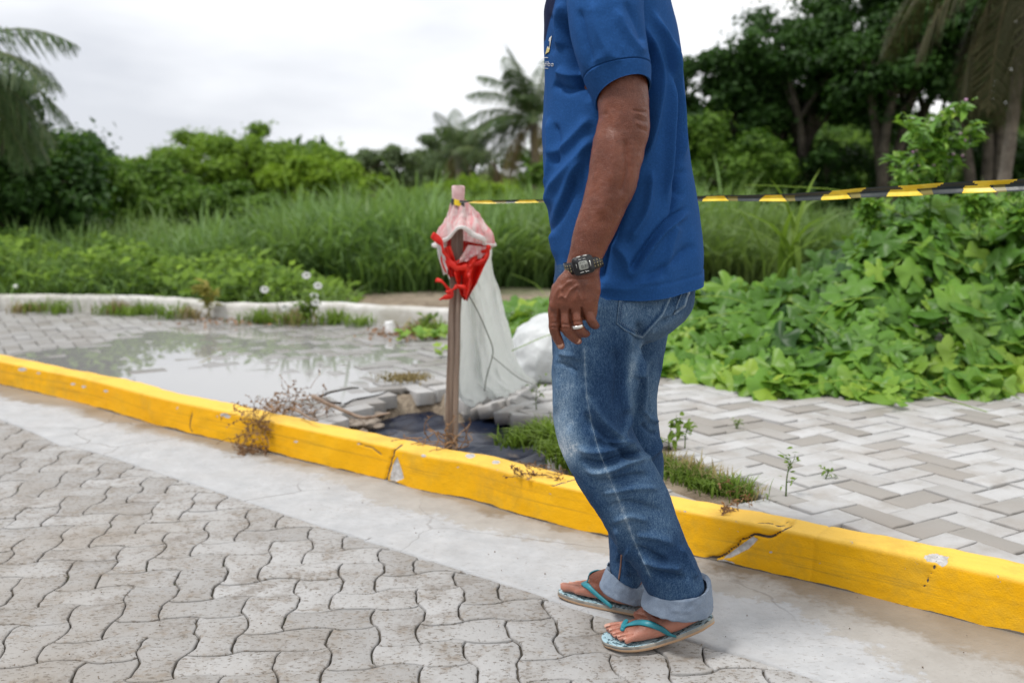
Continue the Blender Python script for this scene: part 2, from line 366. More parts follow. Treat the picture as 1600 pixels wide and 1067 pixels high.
# ---- gutter strip
gb = [(0, 655), (94, 699), (132, 703), (219, 730), (297, 755), (360, 776), (480, 816), (572, 848), (627, 864), (724, 893), (820, 924), (900, 952), (1000, 980), (1090, 1006), (1204, 1040), (1300, 1072)]
def gutter():
    m = M('gutter concrete')
    uv = m.uv(); across = m.n('SeparateXYZ', {0: uv}).outputs[1]
    pos = m.obj()
    nL = m.noise(1.6, 5, 0.6); nM = m.noise(11, 6, 0.65); nS = m.noise(120, 3, 0.6)
    white = m.mix(m.map(nM, 0.3, 0.7), (0.35, 0.355, 0.36), (0.46, 0.465, 0.47))
    pit = m.math('GREATER_THAN', m.math('ADD', m.noise(90, 4, 0.65, m.scale(pos, (0.6, 1.4, 1))), m.math('MULTIPLY', nM, .12)), 0.68)
    white = m.mix(m.math('MULTIPLY', pit, m.math('MULTIPLY', m.map(nL, 0.4, 0.62), 0.7)), white, (0.26, 0.23, 0.20))
    white = m.mix(m.math('MULTIPLY', m.map(m.noise(5, 6, 0.7), 0.45, 0.7), 0.3), white, (0.36, 0.34, 0.32))
    dry = m.mix(m.map(nM, 0.3, 0.7), (0.31, 0.29, 0.262), (0.39, 0.372, 0.345))
    wet = m.mix(m.map(m.noise(3, 4, 0.6), 0.35, 0.65), (0.19, 0.165, 0.135), (0.30, 0.27, 0.235))
    a = m.math('ADD', across, m.math('MULTIPLY', m.math('SUBTRACT', m.noise(6, 8, 0.7), 0.5), 0.30)); a = m.math('ADD', a, m.math('MULTIPLY', m.math('SUBTRACT', m.noise(48, 4, 0.65), 0.5), 0.06))
    a2 = m.math('ADD', a, m.math('MULTIPLY', m.math('SUBTRACT', nL, 0.5), 0.35))
    thr = m.attr('dry')       # where the bare (unwhitened) strip ends
    iswhite = m.map(m.math('SUBTRACT', a, thr), -0.012, 0.012)
    iswet = m.map(m.math('SUBTRACT', a2, m.attr('wet')), 0.03, -0.03)
    col = m.mix(iswet, dry, wet); col = m.mix(iswhite, col, white)
    ck = m.n('TexVoronoi', {'Vector': m.mix(0.12, pos, m.noise(4, 3, 0.5, out=1)), 'Scale': 1.6}, feature='DISTANCE_TO_EDGE').outputs[0]
    crack = m.math('MULTIPLY', m.map(ck, 0.0035, 0.0012), m.map(m.noise(0.9, 2), 0.42, 0.55))
    col = m.mix(m.math('MULTIPLY', crack, 0.75), col, (0.10, 0.085, 0.07))
    rough = m.math('ADD', m.math('MULTIPLY', iswet, -0.45), 0.85)
    h = m.math('ADD', m.math('MULTIPLY', nS, 0.9), m.math('MULTIPLY', pit, -0.9)); h = m.math('ADD', h, m.math('MULTIPLY', crack, -1.2)); h = m.math('ADD', h, m.math('MULTIPLY', iswhite, 0.5))
    mat = m.done(m.bsdf(col, rough, m.bump(h, 0.6, 0.002)))
    gp = np.array([G(a, b, 0)[:2] for a, b in gb])
    gp = np.vstack([[gp[0] + (gp[0] - gp[3]) / np.linalg.norm(gp[0] - gp[3]) * d for d in (14, 7, 3)], gp, [gp[-1] + (gp[-1] - gp[-4]) / np.linalg.norm(gp[-1] - gp[-4]) * d for d in (1, 5)]])
    gp = catmull(gp, 300)
    for _ in range(10): gp[1:-1] = 0.25 * gp[:-2] + 0.5 * gp[1:-1] + 0.25 * gp[2:]
    # width of the strip measured from the kerb
    st = slice(None, None, 3); K = kpath[st]; Nn = kN[st]; S = ks[st]
    wd = np.array([polydist(K[i][None], gp)[0][0] for i in range(len(K))])
    t = np.linspace(0, 1, 26) ** 0.9; k = len(t); n = len(K)
    V = np.zeros((n, k, 3)); V[..., :2] = (K + Nn * 0.01)[:, None] - Nn[:, None] * (wd[:, None] + 0.01)[..., None] * t[None, :, None]
    dist = wd[:, None] * t[None]
    V[..., 2] = 0.004 + 0.002 * noise(V, 2.5, 2, 8) - 0.002 * smoothstep(0.3, 0.0, dist)
    lastz = V[:, -1].copy(); lastz[:, 2] = -0.03
    V = np.concatenate([V, lastz[:, None]], 1); k += 1; dist = np.concatenate([dist, dist[:, -1:]], 1)
    pxl = proj(V[:, 0])[:, 0]; pxl = np.where(V[:, 0, 1] > 5.1, -400, pxl); pxl = np.where(V[:, 0, 0] > 1.3, 1800, pxl)
    dry = np.interp(pxl, [-400, 0, 300, 500, 640, 760, 900, 1040, 1110, 1250, 1420, 1600, 1800], [0.22, 0.17, 0.13, 0.10, 0.18, 0.2, 0.14, 0.10, 0.20, 0.17, 0.30, 0.42, 0.42])
    wet = np.interp(pxl, [-400, 0, 300, 480, 620, 760, 900, 1000, 1100, 1200, 1330, 1600, 1800], [0.2, 0.16, 0.11, 0.07, 0.02, 0.07, 0.03, -0.05, 0.03, 0.06, 0.14, 0.24, 0.24])
    uvs = np.stack([np.broadcast_to(S[:, None], (n, k)), dist], -1).reshape(-1, 2)
    o = make('gutter', V.reshape(-1, 3), gridfaces(n, k)[:, ::-1], mat, uv=uvs, attrs={'dry': np.repeat(dry, k), 'wet': np.repeat(wet, k)})
    tag(o, kind='structure'); return wd, S
gutw, gutS = gutter()
# ---- blocks laid in herringbone
def herring(org, yaw, unit, keep, wave, ztop, thick, gap, bev, per, zfun=None, seed=0, tilt=0.004, rough=0.0012, ext=(-8, 3, 1.2, 9)):
    rg = np.random.default_rng(seed); v = np.array((math.sin(yaw), math.cos(yaw))); u = np.array((v[1], -v[0]))
    cs = np.array([[ext[0], ext[2]], [ext[1], ext[2]], [ext[0], ext[3]], [ext[1], ext[3]]]) - org
    iu = (cs @ u) / unit; iv = (cs @ v) / unit
    mb = MB()
    ts = np.arange(per) / per
    def hedge(i, j):
        s = -1 if (i + j) % 2 else 1; o = s * wave * np.clip(np.sin(math.pi * ts) * 1.7, 0, 1)
        return np.stack([i + ts, j + o], -1)
    def vedge(i, j):
        s = 1 if (i + j) % 2 else -1; o = s * wave * np.clip(np.sin(math.pi * ts) * 1.7, 0, 1)
        return np.stack([i + o, j + ts], -1)
    def rev(e, end): return np.vstack([end, e[:0:-1]])
    for i in range(int(iu.min()) - 2, int(iu.max()) + 2):
        for j in range(int(iv.min()) - 2, int(iv.max()) + 2):
            k = (i - j) % 4
            if k == 0: w_, h_ = 2, 1
            elif k == 3: w_, h_ = 1, 2
            else: continue
            c = org + unit * ((i + w_ / 2) * u + (j + h_ / 2) * v)
            if not (ext[0] < c[0] < ext[1] and ext[2] < c[1] < ext[3]) or not keep(c): continue
            L = [hedge(i + a, j) for a in range(w_)] + [vedge(i + w_, j + a) for a in range(h_)]
            L += [rev(hedge(i + a, j + h_), [[i + a + 1, j + h_]]) for a in range(w_)[::-1]]
            L += [rev(vedge(i, j + a), [[i, j + a + 1]]) for a in range(h_)[::-1]]
            p = np.vstack(L) * unit; n = len(p); q = p[:, :1] * u + p[:, 1:] * v + org
            if wave: q = q + 0.0068 * np.stack([noise(q, 11, 1, 91), noise(q, 11, 1, 92)], -1) + 0.0026 * np.stack([noise(q, 42, 1, 93), noise(q, 42, 1, 94)], -1)
            d = np.roll(q, -1, 0) - np.roll(q, 1, 0); d /= np.linalg.norm(d, axis=1)[:, None]
            nr = np.stack([d[:, 1], -d[:, 0]], -1)
            if np.cross(q[1] - q[0], nr[0]) > 0: pass
            if ((q - c) * nr).sum() < 0: nr = -nr
            jit = (rg.random(n) - 0.5) * 2 * rough; g = gap * (0.6 + 0.8 * rg.random())
            rings = []
            for ins, dz in ((g + bev * 1.6, 0), (g + bev * 0.35, -bev * 0.6), (g, -bev * 1.5), (g, -thick)):
                rings.append(np.column_stack([q - nr * (ins + jit * (1 if dz > -thick else 1))[:, None], np.full(n, dz)]))
            V = np.vstack(rings)
            tx, ty = (rg.normal(size=2)) * tilt; z0 = ztop + rg.normal() * tilt * 0.15
            if zfun is not None:
                r_ = zfun(c)
                if r_ is None: continue
                z0 += r_[0]; tx += r_[1]; ty += r_[2]
            V[:, 2] += z0 + (V[:, 0] - c[0]) * tx + (V[:, 1] - c[1]) * ty
            a = np.arange(n); b = (a + 1) % n
            Fs = [a[None, :] if ((p[1] - p[0])[0] * 0 + 1) else None]
            qd = [np.stack([r * n + a, (r + 1) * n + a, (r + 1) * n + b, r * n + b], -1) for r in range(3)]
            area = 0.5 * (q[:, 0] * np.roll(q[:, 1], -1) - np.roll(q[:, 0], -1) * q[:, 1]).sum()
            if area > 0: mb.add(V, [a[None, :], np.concatenate(qd)], rg.random())
            else: mb.add(V, [a[None, ::-1], np.concatenate(qd)[:, ::-1]], rg.random())
    return mb
# ---- road of interlocking wavy blocks
m = M('interlocking road block concrete')
t = m.attr('tint'); nL = m.noise(1.3, 4, 0.6); nM = m.noise(9, 6, 0.7); nS = m.noise(160, 3, 0.6)
base = m.mix(t, (0.30, 0.292, 0.282), (0.395, 0.390, 0.383))
base = m.mix(m.math('MULTIPLY', m.map(nM, 0.45, 0.66), 0.7), base, (0.245, 0.225, 0.20))
base = m.mix(m.math('MULTIPLY', m.map(nL, 0.5, 0.68), 0.6), base, (0.24, 0.205, 0.165))
stn = m.noise(38, 5, 0.7); base = m.mix(m.math('MULTIPLY', m.map(m.math('ADD', stn, m.math('MULTIPLY', nM, 0.6)), 0.86, 0.96), 0.6), base, (0.22, 0.18, 0.14))
base = m.mix(m.math('MULTIPLY', m.map(m.noise(5.5, 7, 0.78), 0.54, 0.66), 0.75), base, (0.185, 0.16, 0.135))
pit = m.math('GREATER_THAN', m.math('ADD', m.noise(95, 4, 0.65, m.scale(m.obj(), (0.75, 1.3, 1))), m.math('MULTIPLY', nM, 0.18)), 0.685)
base = m.mix(m.math('MULTIPLY', pit, 0.8), base, (0.155, 0.13, 0.105))
h = m.math('ADD', m.math('MULTIPLY', nS, 0.6), m.math('MULTIPLY', pit, -1.0)); h = m.math('ADD', h, m.math('MULTIPLY', m.noise(30, 3, 0.6), 1.2))
blockmat = m.done(m.bsdf(base, 0.82, m.bump(h, 0.75, 0.003)))
gw = lambda c: np.interp(np.argmin(((kpath[::30] - c) ** 2).sum(1)) * 30 * 0.012, gutS, gutw)
def keep_road(c):
    d = kdist(np.array(c)); return d < -(gw(c) - 0.13)
mb = herring(np.array((0.03, 1.0)), R(-6.6), 0.103, keep_road, 0.09, 0.0, 0.04, 0.0022, 0.0026, 8, seed=3, tilt=0.006, rough=0.0009, ext=(-7.5, 2.4, 0.6, 7.5))
tag(mb.build('road', blockmat, smooth=False), kind='structure')
# bed under the blocks: sand, soil and moss in the joints; widens to the street around
m = M('sand and soil in the joints')
col = m.mix(m.map(m.noise(7, 5), 0.4, 0.6), (0.045, 0.038, 0.028), (0.10, 0.085, 0.065))
col = m.mix(m.map(m.noise(2.5, 4), 0.55, 0.7), col, (0.06, 0.075, 0.03))
bedmat = m.done(m.bsdf(col, 0.95, m.bump(m.noise(220, 3), 0.8, 0.003)))
# ---- the ground: one sheet, stepped at the kerb, hollowed at the pit
pit_px = [(515, 655), (522, 642), (560, 636), (590, 628), (598, 617), (640, 611), (687, 607), (700, 617), (717, 622), (752, 622), (756, 614), (790, 608), (806, 622), (835, 632), (806, 644), (850, 648), (868, 662), (905, 765), (830, 745), (740, 728), (640, 710), (560, 694), (505, 684)]
PIT = np.array([G(a, b, SW)[:2] for a, b in pit_px])
# run the pit right up to the kerb's back
PIT[-5:] -= 0.0
weed_px = [(985, 660), (1030, 690), (1100, 735), (1180, 778), (1150, 790), (1000, 760), (930, 745)]
WEED = np.array([G(a, b, SW)[:2] for a, b in weed_px])
def axis(lo, hi, a, b, fine, grow=1.18):
    L = [a]; st = fine
    while L[0] > lo: st *= grow; L.insert(0, L[0] - st)
    L += list(np.arange(a + fine, b, fine)); st = fine
    while L[-1] < hi: st *= grow; L.append(L[-1] + st)
    return np.array(L)
xs = axis(-400, 400, -3.2, 2.2, 0.035); ys = axis(-60, 900, 1.2, 6.2, 0.035)
XX, YY = np.meshgrid(xs, ys, indexing='ij'); XY = np.stack([XX, YY], -1)
kd = kdist(XY)
gz = np.where(kd > 0.06, SW - 0.03, -0.016)
ps = np.where(inpoly(XY, PIT), 1, -1) * polydist(XY, PIT, True)[0]
floor_ = -0.06 + 0.03 * noise(XY, 5, 3, 2)
gz = np.where(kd > 0.06, gz + (floor_ - gz) * smoothstep(-0.04, 0.03, ps), gz)
ws = np.where(inpoly(XY, WEED), 1, -1) * polydist(XY, WEED, True)[0]
gz = np.where((kd > 0.06), gz + 0.02 * smoothstep(0, .04, ws), gz)
# beyond the far kerb the land undulates; a low bank under the reeds
far = smoothstep(7.2, 10.5, YY); gz = gz + np.where(kd > 0.1, far * (0.10 * noise(XY, 0.25, 3, 6) + 0.05 * noise(XY, 1.3, 2, 7)), 0)
gz = gz + smoothstep(6.6, 8.0, YY) * (kd > 0.1) * 0.02
m = M('bare earth and mud')
nn = m.noise(1.1, 6, 0.6); n2 = m.noise(14, 5, 0.65)
col = m.mix(m.map(nn, 0.35, 0.6), (0.20, 0.15, 0.10), (0.34, 0.28, 0.21))
col = m.mix(m.map(n2, 0.4, 0.7), col, (0.13, 0.095, 0.06))
col = m.mix(m.math('MULTIPLY', m.map(m.noise(0.7, 4), 0.5, 0.62), 0.8), col, (0.10, 0.12, 0.05))
groundmat = m.done(m.bsdf(col, 0.9, m.bump(m.math('ADD', n2, m.math('MULTIPLY', m.noise(90, 4), 0.5)), 1.0, 0.02)))
o = make('ground', np.dstack([XX, YY, gz]).reshape(-1, 3), gridfaces(len(xs), len(ys))[:, ::-1], groundmat); tag(o, kind='structure')
# street around the blocks: joint bed sheet just below the block tops
sx = axis(-60, 60, -7.0, 2.2, 0.25); sy = axis(-60, 40, 0.4, 7.6, 0.25)
A, B = np.meshgrid(sx, sy, indexing='ij'); kd2 = kdist(np.stack([A, B], -1))
zz = np.full(A.shape, -0.0085); Vb = np.dstack([A, B, zz]).reshape(-1, 3); fb = gridfaces(len(sx), len(sy))[:, ::-1]
okf = (kd2.ravel()[fb] < 0.05).all(1)
o = make('joint_bed', Vb, fb[okf], bedmat); tag(o, kind='structure')
# ---- sidewalk blocks
m = M('sidewalk block concrete')
t = m.attr('tint'); nM = m.noise(7, 5, 0.65); nS = m.noise(170, 3, 0.6)
base = m.ramp(t, [(0.0, (0.27, 0.252, 0.23)), (1.0, (0.46, 0.458, 0.455)), (0.12, (0.29, 0.272, 0.25)), (0.24, (0.385, 0.378, 0.368))])
base = m.mix(m.math('MULTIPLY', m.map(nM, 0.45, 0.68), 0.75), base, (0.295, 0.27, 0.242))
base = m.mix(m.math('MULTIPLY', m.map(m.noise(1.6, 4), 0.55, 0.7), 0.4), base, (0.30, 0.26, 0.22))
pitt = m.math('GREATER_THAN', m.noise(110, 3, 0.6), 0.70)
base = m.mix(m.math('MULTIPLY', pitt, 0.6), base, (0.2, 0.17, 0.14))
wetp = m.attr('wet')
base = m.mix(m.math('MULTIPLY', wetp, 0.7), base, (0.16, 0.15, 0.14))
h = m.math('ADD', nS, m.math('MULTIPLY', m.noise(40, 3), 0.8))
rgh = m.math('SUBTRACT', 0.8, m.math('MULTIPLY', wetp, 0.62))
swmat = m.done(m.bsdf(base, rgh, m.bump(h, 0.45, 0.002)))
far_px = [(-200, 482), (20, 486), (219, 489), (390, 502), (489, 500), (627, 508), (700, 512), (860, 520)]
FARK = np.array([G(a, b, SW)[:2] for a, b in far_px])
FARK = np.vstack([FARK[0] + (FARK[0] - FARK[2]) * 4, FARK])
pud_px = [(16, 556), (90, 547), (165, 536), (235, 514), (320, 504), (430, 504), (520, 512), (630, 522), (690, 538), (685, 562), (640, 586), (575, 608), (505, 626), (450, 648), (360, 634), (240, 610), (120, 586), (40, 569)]
PUD = np.array([G(a, b, SW)[:2] for a, b in pud_px])
PUDX = np.array([G(a, b + (45 if i_ >= 12 else 0), SW)[:2] for i_, (a, b) in enumerate(pud_px)])
yfar = lambda x: np.interp(x, FARK[:, 0], FARK[:, 1])
def keep_sw(c):
    c = np.array(c)
    if kdist(c) < 0.09: return False
    if c[0] < FARK[-1, 0] and c[1] > yfar(c[0]) + 0.05: return False
    if c[0] >= FARK[-1, 0] and c[1] > 6.6: return False
    if inpoly(c, WEED): return False
    if inpoly(c, PIT): return False
    return True
def zsw(c):
    c = np.array(c); ps_ = polydist(c, PIT, True)[0]
    dz = tx = ty = 0.0
    if ps_ < 0.14:
        k = 1 - ps_ / 0.14; dz = -0.012 * k - 0.01 * rng.random() * k; tx, ty = rng.normal(size=2) * 0.07 * k
        ty += 0.06 * k
    pin = (1 if inpoly(c, PUDX) else -1) * polydist(c, PUDX, True)[0]
    dz -= 0.007 * float(smoothstep(-0.15, 0.35, pin))
    dz += 0.004 * float(noise(np.array([[c[0], c[1], 0]]), 0.9, 2, 21)[0])
    return dz, tx, ty
mb = herring(np.array((0.1, 3.0)), R(-31), 0.094, keep_sw, 0.0, SW, 0.06, 0.0036, 0.0030, 4, zfun=zsw, seed=8, tilt=0.016, rough=0.0014, ext=(-6.5, 4.5, 1.7, 9))
Vv = np.concatenate(mb.V); kdv = kdist(Vv[:, :2]); Vv[:, :2] += np.clip(0.112 - kdv, 0, .3)[:, None] * np.where(kdv < .112, 1, 0)[:, None] * kN[np.clip((polydist(Vv[:, :2], kcoarse)[1] * (len(kcoarse) - 1)).astype(int) * 12, 0, len(kN) - 1)]
d_in = np.where(inpoly(Vv[:, :2], PUD), 1, -1) * polydist(Vv[:, :2], PUD, True)[0]
wetv = smoothstep(-0.35, 0.05, d_in + 0.15 * noise(Vv[:, :2], 2.2, 3, 31)) * 0.8; wetv = np.maximum(wetv, .55 * smoothstep(-1.3, -2.1, Vv[:, 0] + .3 * noise(Vv[:, :2], 1.1, 3, 32)))
o = make('sidewalk', Vv, [np.concatenate(f) for f in mb.F.values()], swmat, smooth=False, attrs={'tint': np.concatenate(mb.A), 'wet': wetv}); tag(o, kind='structure')
# joint fill of the sidewalk
xa = np.arange(-6.5, 4.5, 0.035); ya = np.arange(1.7, 8.2, 0.035); A, B = np.meshgrid(xa, ya, indexing='ij'); ab = np.stack([A, B], -1)
Vb = np.dstack([A, B, np.full(A.shape, SW - 0.016) - 0.006 * smoothstep(-0.15, 0.35, np.where(inpoly(ab, PUD), 1, -1) * polydist(ab, PUD, True)[0])]).reshape(-1, 3); fb = gridfaces(len(xa), len(ya))[:, ::-1]
okv = ((kdist(ab) > 0.07) & ~((polydist(ab, PIT, True)[0] < 0.05) | inpoly(ab, PIT)) & ~inpoly(ab, WEED) & ~((A < FARK[-1, 0]) & (B > np.interp(A, FARK[:, 0], FARK[:, 1]) + 0.03)) & (B < 6.7)).ravel()
o = make('sidewalk_bed', Vb, fb[okv[fb].all(1)], bedmat); tag(o, kind='structure')
# ---- puddle
m = M('puddle water')
n1 = m.noise(3.2, 3, 0.5); n2 = m.noise(30, 2)
gl = m.bsdf((0.27, 0.268, 0.26), 0.01, m.bump(m.math('ADD', n1, m.math('MULTIPLY', n2, 0.04)), 0.03, 0.01), **{'IOR': 2.7, 'Specular IOR Level': 0.9})
pudmat = m.done(gl)
pp = catmull(np.vstack([PUD, PUD[:1]]), 240)[:-1]; cen = pp.mean(0)
kdp = kdist(pp); nrm_ = np.gradient(pp, axis=0); nrm_ = np.stack([nrm_[:, 1], -nrm_[:, 0]], -1); nrm_ /= np.linalg.norm(nrm_, axis=1)[:, None]; nrm_ *= np.sign(((pp - cen) * nrm_).sum(1))[:, None]
pp = pp + nrm_ * ((0.07 * noise(pp, 3.0, 3, 40) + 0.05) * smoothstep(.1, .3, kdp))[:, None]
kdp = kdist(pp); pp = pp + np.clip(.075 - kdp, 0, .3)[:, None] * np.array([.3, .95])
zz = SW - 0.0045
V = np.vstack([np.column_stack([pp, np.full(len(pp), zz)]), np.column_stack([cen + (pp - cen) * 0.6, np.full(len(pp), zz)]), [[*cen, zz]]]); n = len(pp); a = np.arange(n); b = (a + 1) % n
o = make('puddle', V, [np.stack([a, b, n + b, n + a], -1), np.stack([n + a, n + b, np.full(n, 2 * n)], -1)], pudmat); tag(o, kind='structure')
# ---- far white kerb
m = M('whitewashed concrete')
n1 = m.noise(8, 5, 0.65); col = m.mix(m.map(n1, 0.35, 0.7), (0.62, 0.61, 0.59), (0.42, 0.40, 0.36))
col = m.mix(m.math('MULTIPLY', m.map(m.noise(2, 4), 0.52, 0.7), 0.7), col, (0.30, 0.28, 0.22))
wkmat = m.done(m.bsdf(col, 0.8, m.bump(m.noise(40, 4), 0.6, 0.006)))
fp, fs = arclen(catmull(FARK, 120), 0.05)
T = np.gradient(fp, axis=0); T /= np.linalg.norm(T, axis=1)[:, None]; Nf = np.stack([-T[:, 1], T[:, 0]], -1)
prof = np.array([(0, -0.02), (0.002, 0.09), (0.01, 0.112), (0.03, 0.12), (0.09, 0.12), (0.112, 0.112), (0.12, 0.09), (0.12, -0.03)])
V = np.zeros((len(fp), len(prof), 3)); V[..., :2] = fp[:, None] + Nf[:, None] * prof[None, :, :1]; V[..., 2] = SW + prof[None, :, 1]
V += 0.0015 * noise(V, 2, 2, 50)[..., None] + 0.003 * noise(V, 14, 2, 51)[..., None]
gapm = .5 * np.exp(-((fp[:, 0] + 2.12) / 0.10) ** 2)
V[..., 2] -= (gapm * 0.035)[:, None] * (prof[:, 1] > 0.05)
o = make('white_kerb', V.reshape(-1, 3), gridfaces(len(fp), len(prof)), wkmat, uv=None); tag(o, kind='structure')
# ================================================================ THE PERSON
def loft(rings, n, k=48, closed_top=True, closed_bot=True, sup=2.3):
    """rings: rows of (cx,cy,cz, ax,ay,az, bx,by,bz): centre, half-axis a, half-axis b. Resampled smoothly to n rings."""
    Rr = catmull(np.asarray(rings, float), n); th = np.arange(k) * 2 * math.pi / k
    c, s = np.cos(th), np.sin(th); e = 2 / sup
    c = np.sign(c) * np.abs(c) ** e; s = np.sign(s) * np.abs(s) ** e
    V = Rr[:, None, 0:3] + c[None, :, None] * Rr[:, None, 3:6] + s[None, :, None] * Rr[:, None, 6:9]
    V = V.reshape(-1, 3); Fs = [gridfaces(n, k, True)]
    j = np.arange(k)
    ex = []
    if closed_bot: ex.append(Rr[0, :3]); Fs.append(np.stack([np.full(k, n * k), (j + 1) % k, j], -1))
    if closed_top: Fs.append(np.stack([np.full(k, n * k + len(ex)), (n - 1) * k + j, (n - 1) * k + (j + 1) % k], -1)); ex.append(Rr[-1, :3])
    if ex: V = np.vstack([V, ex])
    return V, Fs
def ring_px(pxl, pxr, py, Y, hd, tilt=0.0, dy=0.0, yaw=0.0):
    """ring seen between photo columns pxl..pxr on row py (row of the centre), standing at depth Y, half depth hd.
    tilt: px rise of the right end over the left end; yaw turns the section about z"""
    a, b = P(pxl, py + tilt, Y), P(pxr, py - tilt, Y + dy)
    c = (a + b) / 2; ax = (b - a) / 2
    bb = np.array((0, hd, 0.0))
    if yaw:
        r = rotz(yaw); ax2 = r @ ax; bb = r @ bb; ax = ax2
    return np.r_[c, ax, bb]
def ring_dir(c, d, r1, r2, side=(0, 1, 0)):
    d = np.asarray(d, float); d /= np.linalg.norm(d); b = np.asarray(side, float); b = b - (b @ d) * d; b /= np.linalg.norm(b)
    a = np.cross(b, d)
    return np.r_[np.asarray(c, float), a * r1, b * r2]
def limb(pts, k=28, n=None, sup=2.1, side=(0, 1, 0)):
    """pts: rows (x,y,z,r_inplane,r_depth) -> tapering limb with sections square to its line"""
    p = np.asarray(pts, float); n = n or len(p) * 6; q = catmull(p, n)
    T = np.gradient(q[:, :3], axis=0); rows = [ring_dir(q[i, :3], T[i], q[i, 3], q[i, 4], side) for i in range(n)]
    return loft(rows, n, k, sup=sup)
def ball(c, r, k=16):
    c = np.asarray(c, float); r = np.broadcast_to(np.asarray(r, float), (3,))
    a = np.linspace(0, math.pi, k); b = np.arange(2 * k) * math.pi / k
    V = np.stack([np.sin(a)[:, None] * np.cos(b), np.sin(a)[:, None] * np.sin(b), np.broadcast_to(np.cos(a)[:, None], (k, 2 * k))], -1)
    return (V * r + c).reshape(-1, 3), [gridfaces(k, 2 * k, True)[:, ::-1]]
def fuse(parts, voxel, smooth=4, sf=0.5):
    """union of closed pieces as one continuous skin"""
    mb = MB()
    for V, Fs in parts: mb.add(V, Fs)
    o = mb.build('tmp', blockmat)
    md = o.modifiers.new('r', 'REMESH'); md.mode = 'VOXEL'; md.voxel_size = voxel; md.adaptivity = 0
    if smooth:
        ms = o.modifiers.new('s', 'SMOOTH'); ms.iterations = smooth; ms.factor = sf
    dg = bpy.context.evaluated_depsgraph_get(); me = bpy.data.meshes.new_from_object(o.evaluated_get(dg))
    V = np.empty(len(me.vertices) * 3, np.float32); me.vertices.foreach_get('co', V)
    L = np.empty(len(me.loops), np.int32); me.loops.foreach_get('vertex_index', L)
    tot = np.empty(len(me.polygons), np.int32); me.polygons.foreach_get('loop_total', tot)
    st = np.empty(len(me.polygons), np.int32); me.polygons.foreach_get('loop_start', st)
    Fs = [np.stack([L[st[tot == k] + i] for i in range(k)], -1) for k in (3, 4) if (tot == k).any()]
    bpy.data.objects.remove(o); bpy.data.meshes.remove(me)
    return V.reshape(-1, 3).astype(float), Fs
def vnormals(V, Fs):
    N = np.zeros_like(V)
    for f in Fs:
        a, b, c = V[f[:, 0]], V[f[:, 1]], V[f[:, 2]]; n = np.cross(b - a, c - a)
        if f.shape[1] == 4: n = n + np.cross(c - a, V[f[:, 3]] - a)
        for i in range(f.shape[1]): 
            for c_ in range(3): N[:, c_] += np.bincount(f[:, i], n[:, c_], len(V))
    return N / (np.linalg.norm(N, axis=1)[:, None] + 1e-12)
def folds(V, Fs, strokes, closer=None, N=None):
    """press folds into cloth: strokes (photo-plane line, half width px, height in m); only on the side the lens saw"""
    N = vnormals(V, Fs) if N is None else N
    view = V - np.array((0, 0, CAMH)); view /= np.linalg.norm(view, axis=1)[:, None]
    face = smoothstep(0.0, 0.35, -(N * view).sum(1)); px = proj(V); D = np.zeros(len(V))
    for s in strokes:
        line, wd, amp = s[:3]
        L = np.array(line, float); L = catmull(L, 24) if len(L) > 2 else L
        lo, hi = L.min(0) - wd * 3, L.max(0) + wd * 3
        idx = np.where((px > lo).all(1) & (px < hi).all(1) & (face > 0))[0]
        if not len(idx): continue
        d, t = polydist(px[idx], L); env = smoothstep(0, .18, t) * smoothstep(1, .82, t)
        if len(s) > 3 and s[3]: env = np.ones_like(env)
        # sharp crest on one side, soft slope on the other
        D[idx] += 1.9 * amp * env * np.exp(-(d / wd) ** 1.6)
    return V + N * (D * face)[:, None], N
def bvh(V, Fs):
    return BVHTree.FromPolygons([tuple(v) for v in V], [tuple(int(i) for i in f) for ff in Fs for f in ff])
def cast(tree, px, py, off=0.0):
    d = Vector(ray(px, py)).normalized(); h = tree.ray_cast(Vector((0, 0, CAMH)), d)
    if h[0] is None: return None
    n = h[1]
    if n.dot(d) > 0: n = -n
    return np.array(h[0] + n * off), np.array(n)
def thread(tree, line, r, off, step=3.0, dash=None, ymin=0):
    """a seam or row of stitches lying on the cloth"""
    L, _ = arclen(np.array(line, float), step); pts = [cast(tree, a, b, off) for a, b in L]; pts = [p[0] for p in pts if p is not None and p[0][1] > ymin]
    mb = MB()
    if len(pts) < 3: return mb
    pts = np.array(pts)
    keep = [0]
    for i in range(1, len(pts)):
        if np.linalg.norm(pts[i] - pts[keep[-1]]) < 0.03: keep.append(i)
    pts = pts[keep]
    if dash is None: mb.add(*tube(pts, r, 6)); return mb
    q, _ = arclen(pts, dash / 2)
    for i in range(0, len(q) - 1, 2): mb.add(*tube(q[i:i + 2], r, 5))
    return mb
def patch(tree, poly, nx, ny, off, thick=0.0015):
    """cloth patch following the surface below: poly = 4 sides given as (top line, bottom line) in photo px"""
    top, bot = poly; top = catmull(np.array(top, float), nx); bot = catmull(np.array(bot, float), nx); V = []
    for j in range(ny):
        for i in range(nx):
            p = top[i] * (1 - j / (ny - 1)) + bot[i] * j / (ny - 1); h = cast(tree, p[0], p[1], off)
            V.append(h[0] if h is not None else (V[-1] if V else P(p[0], p[1], 2.1)))
    V = np.array(V); n = len(V); view = V - np.array((0, 0, CAMH)); view /= np.linalg.norm(view, axis=1)[:, None]
    f = gridfaces(ny, nx); V2 = V + view * (thick + off)
    bd = list(range(nx)) + [i * nx + nx - 1 for i in range(1, ny)] + [(ny - 1) * nx + i for i in range(nx - 2, -1, -1)] + [i * nx for i in range(ny - 2, 0, -1)]
    bd = np.array(bd); b2 = np.roll(bd, -1)
    return np.vstack([V, V2]), [f, f[:, ::-1] + n, np.stack([bd, n + bd, n + b2, b2], -1)]

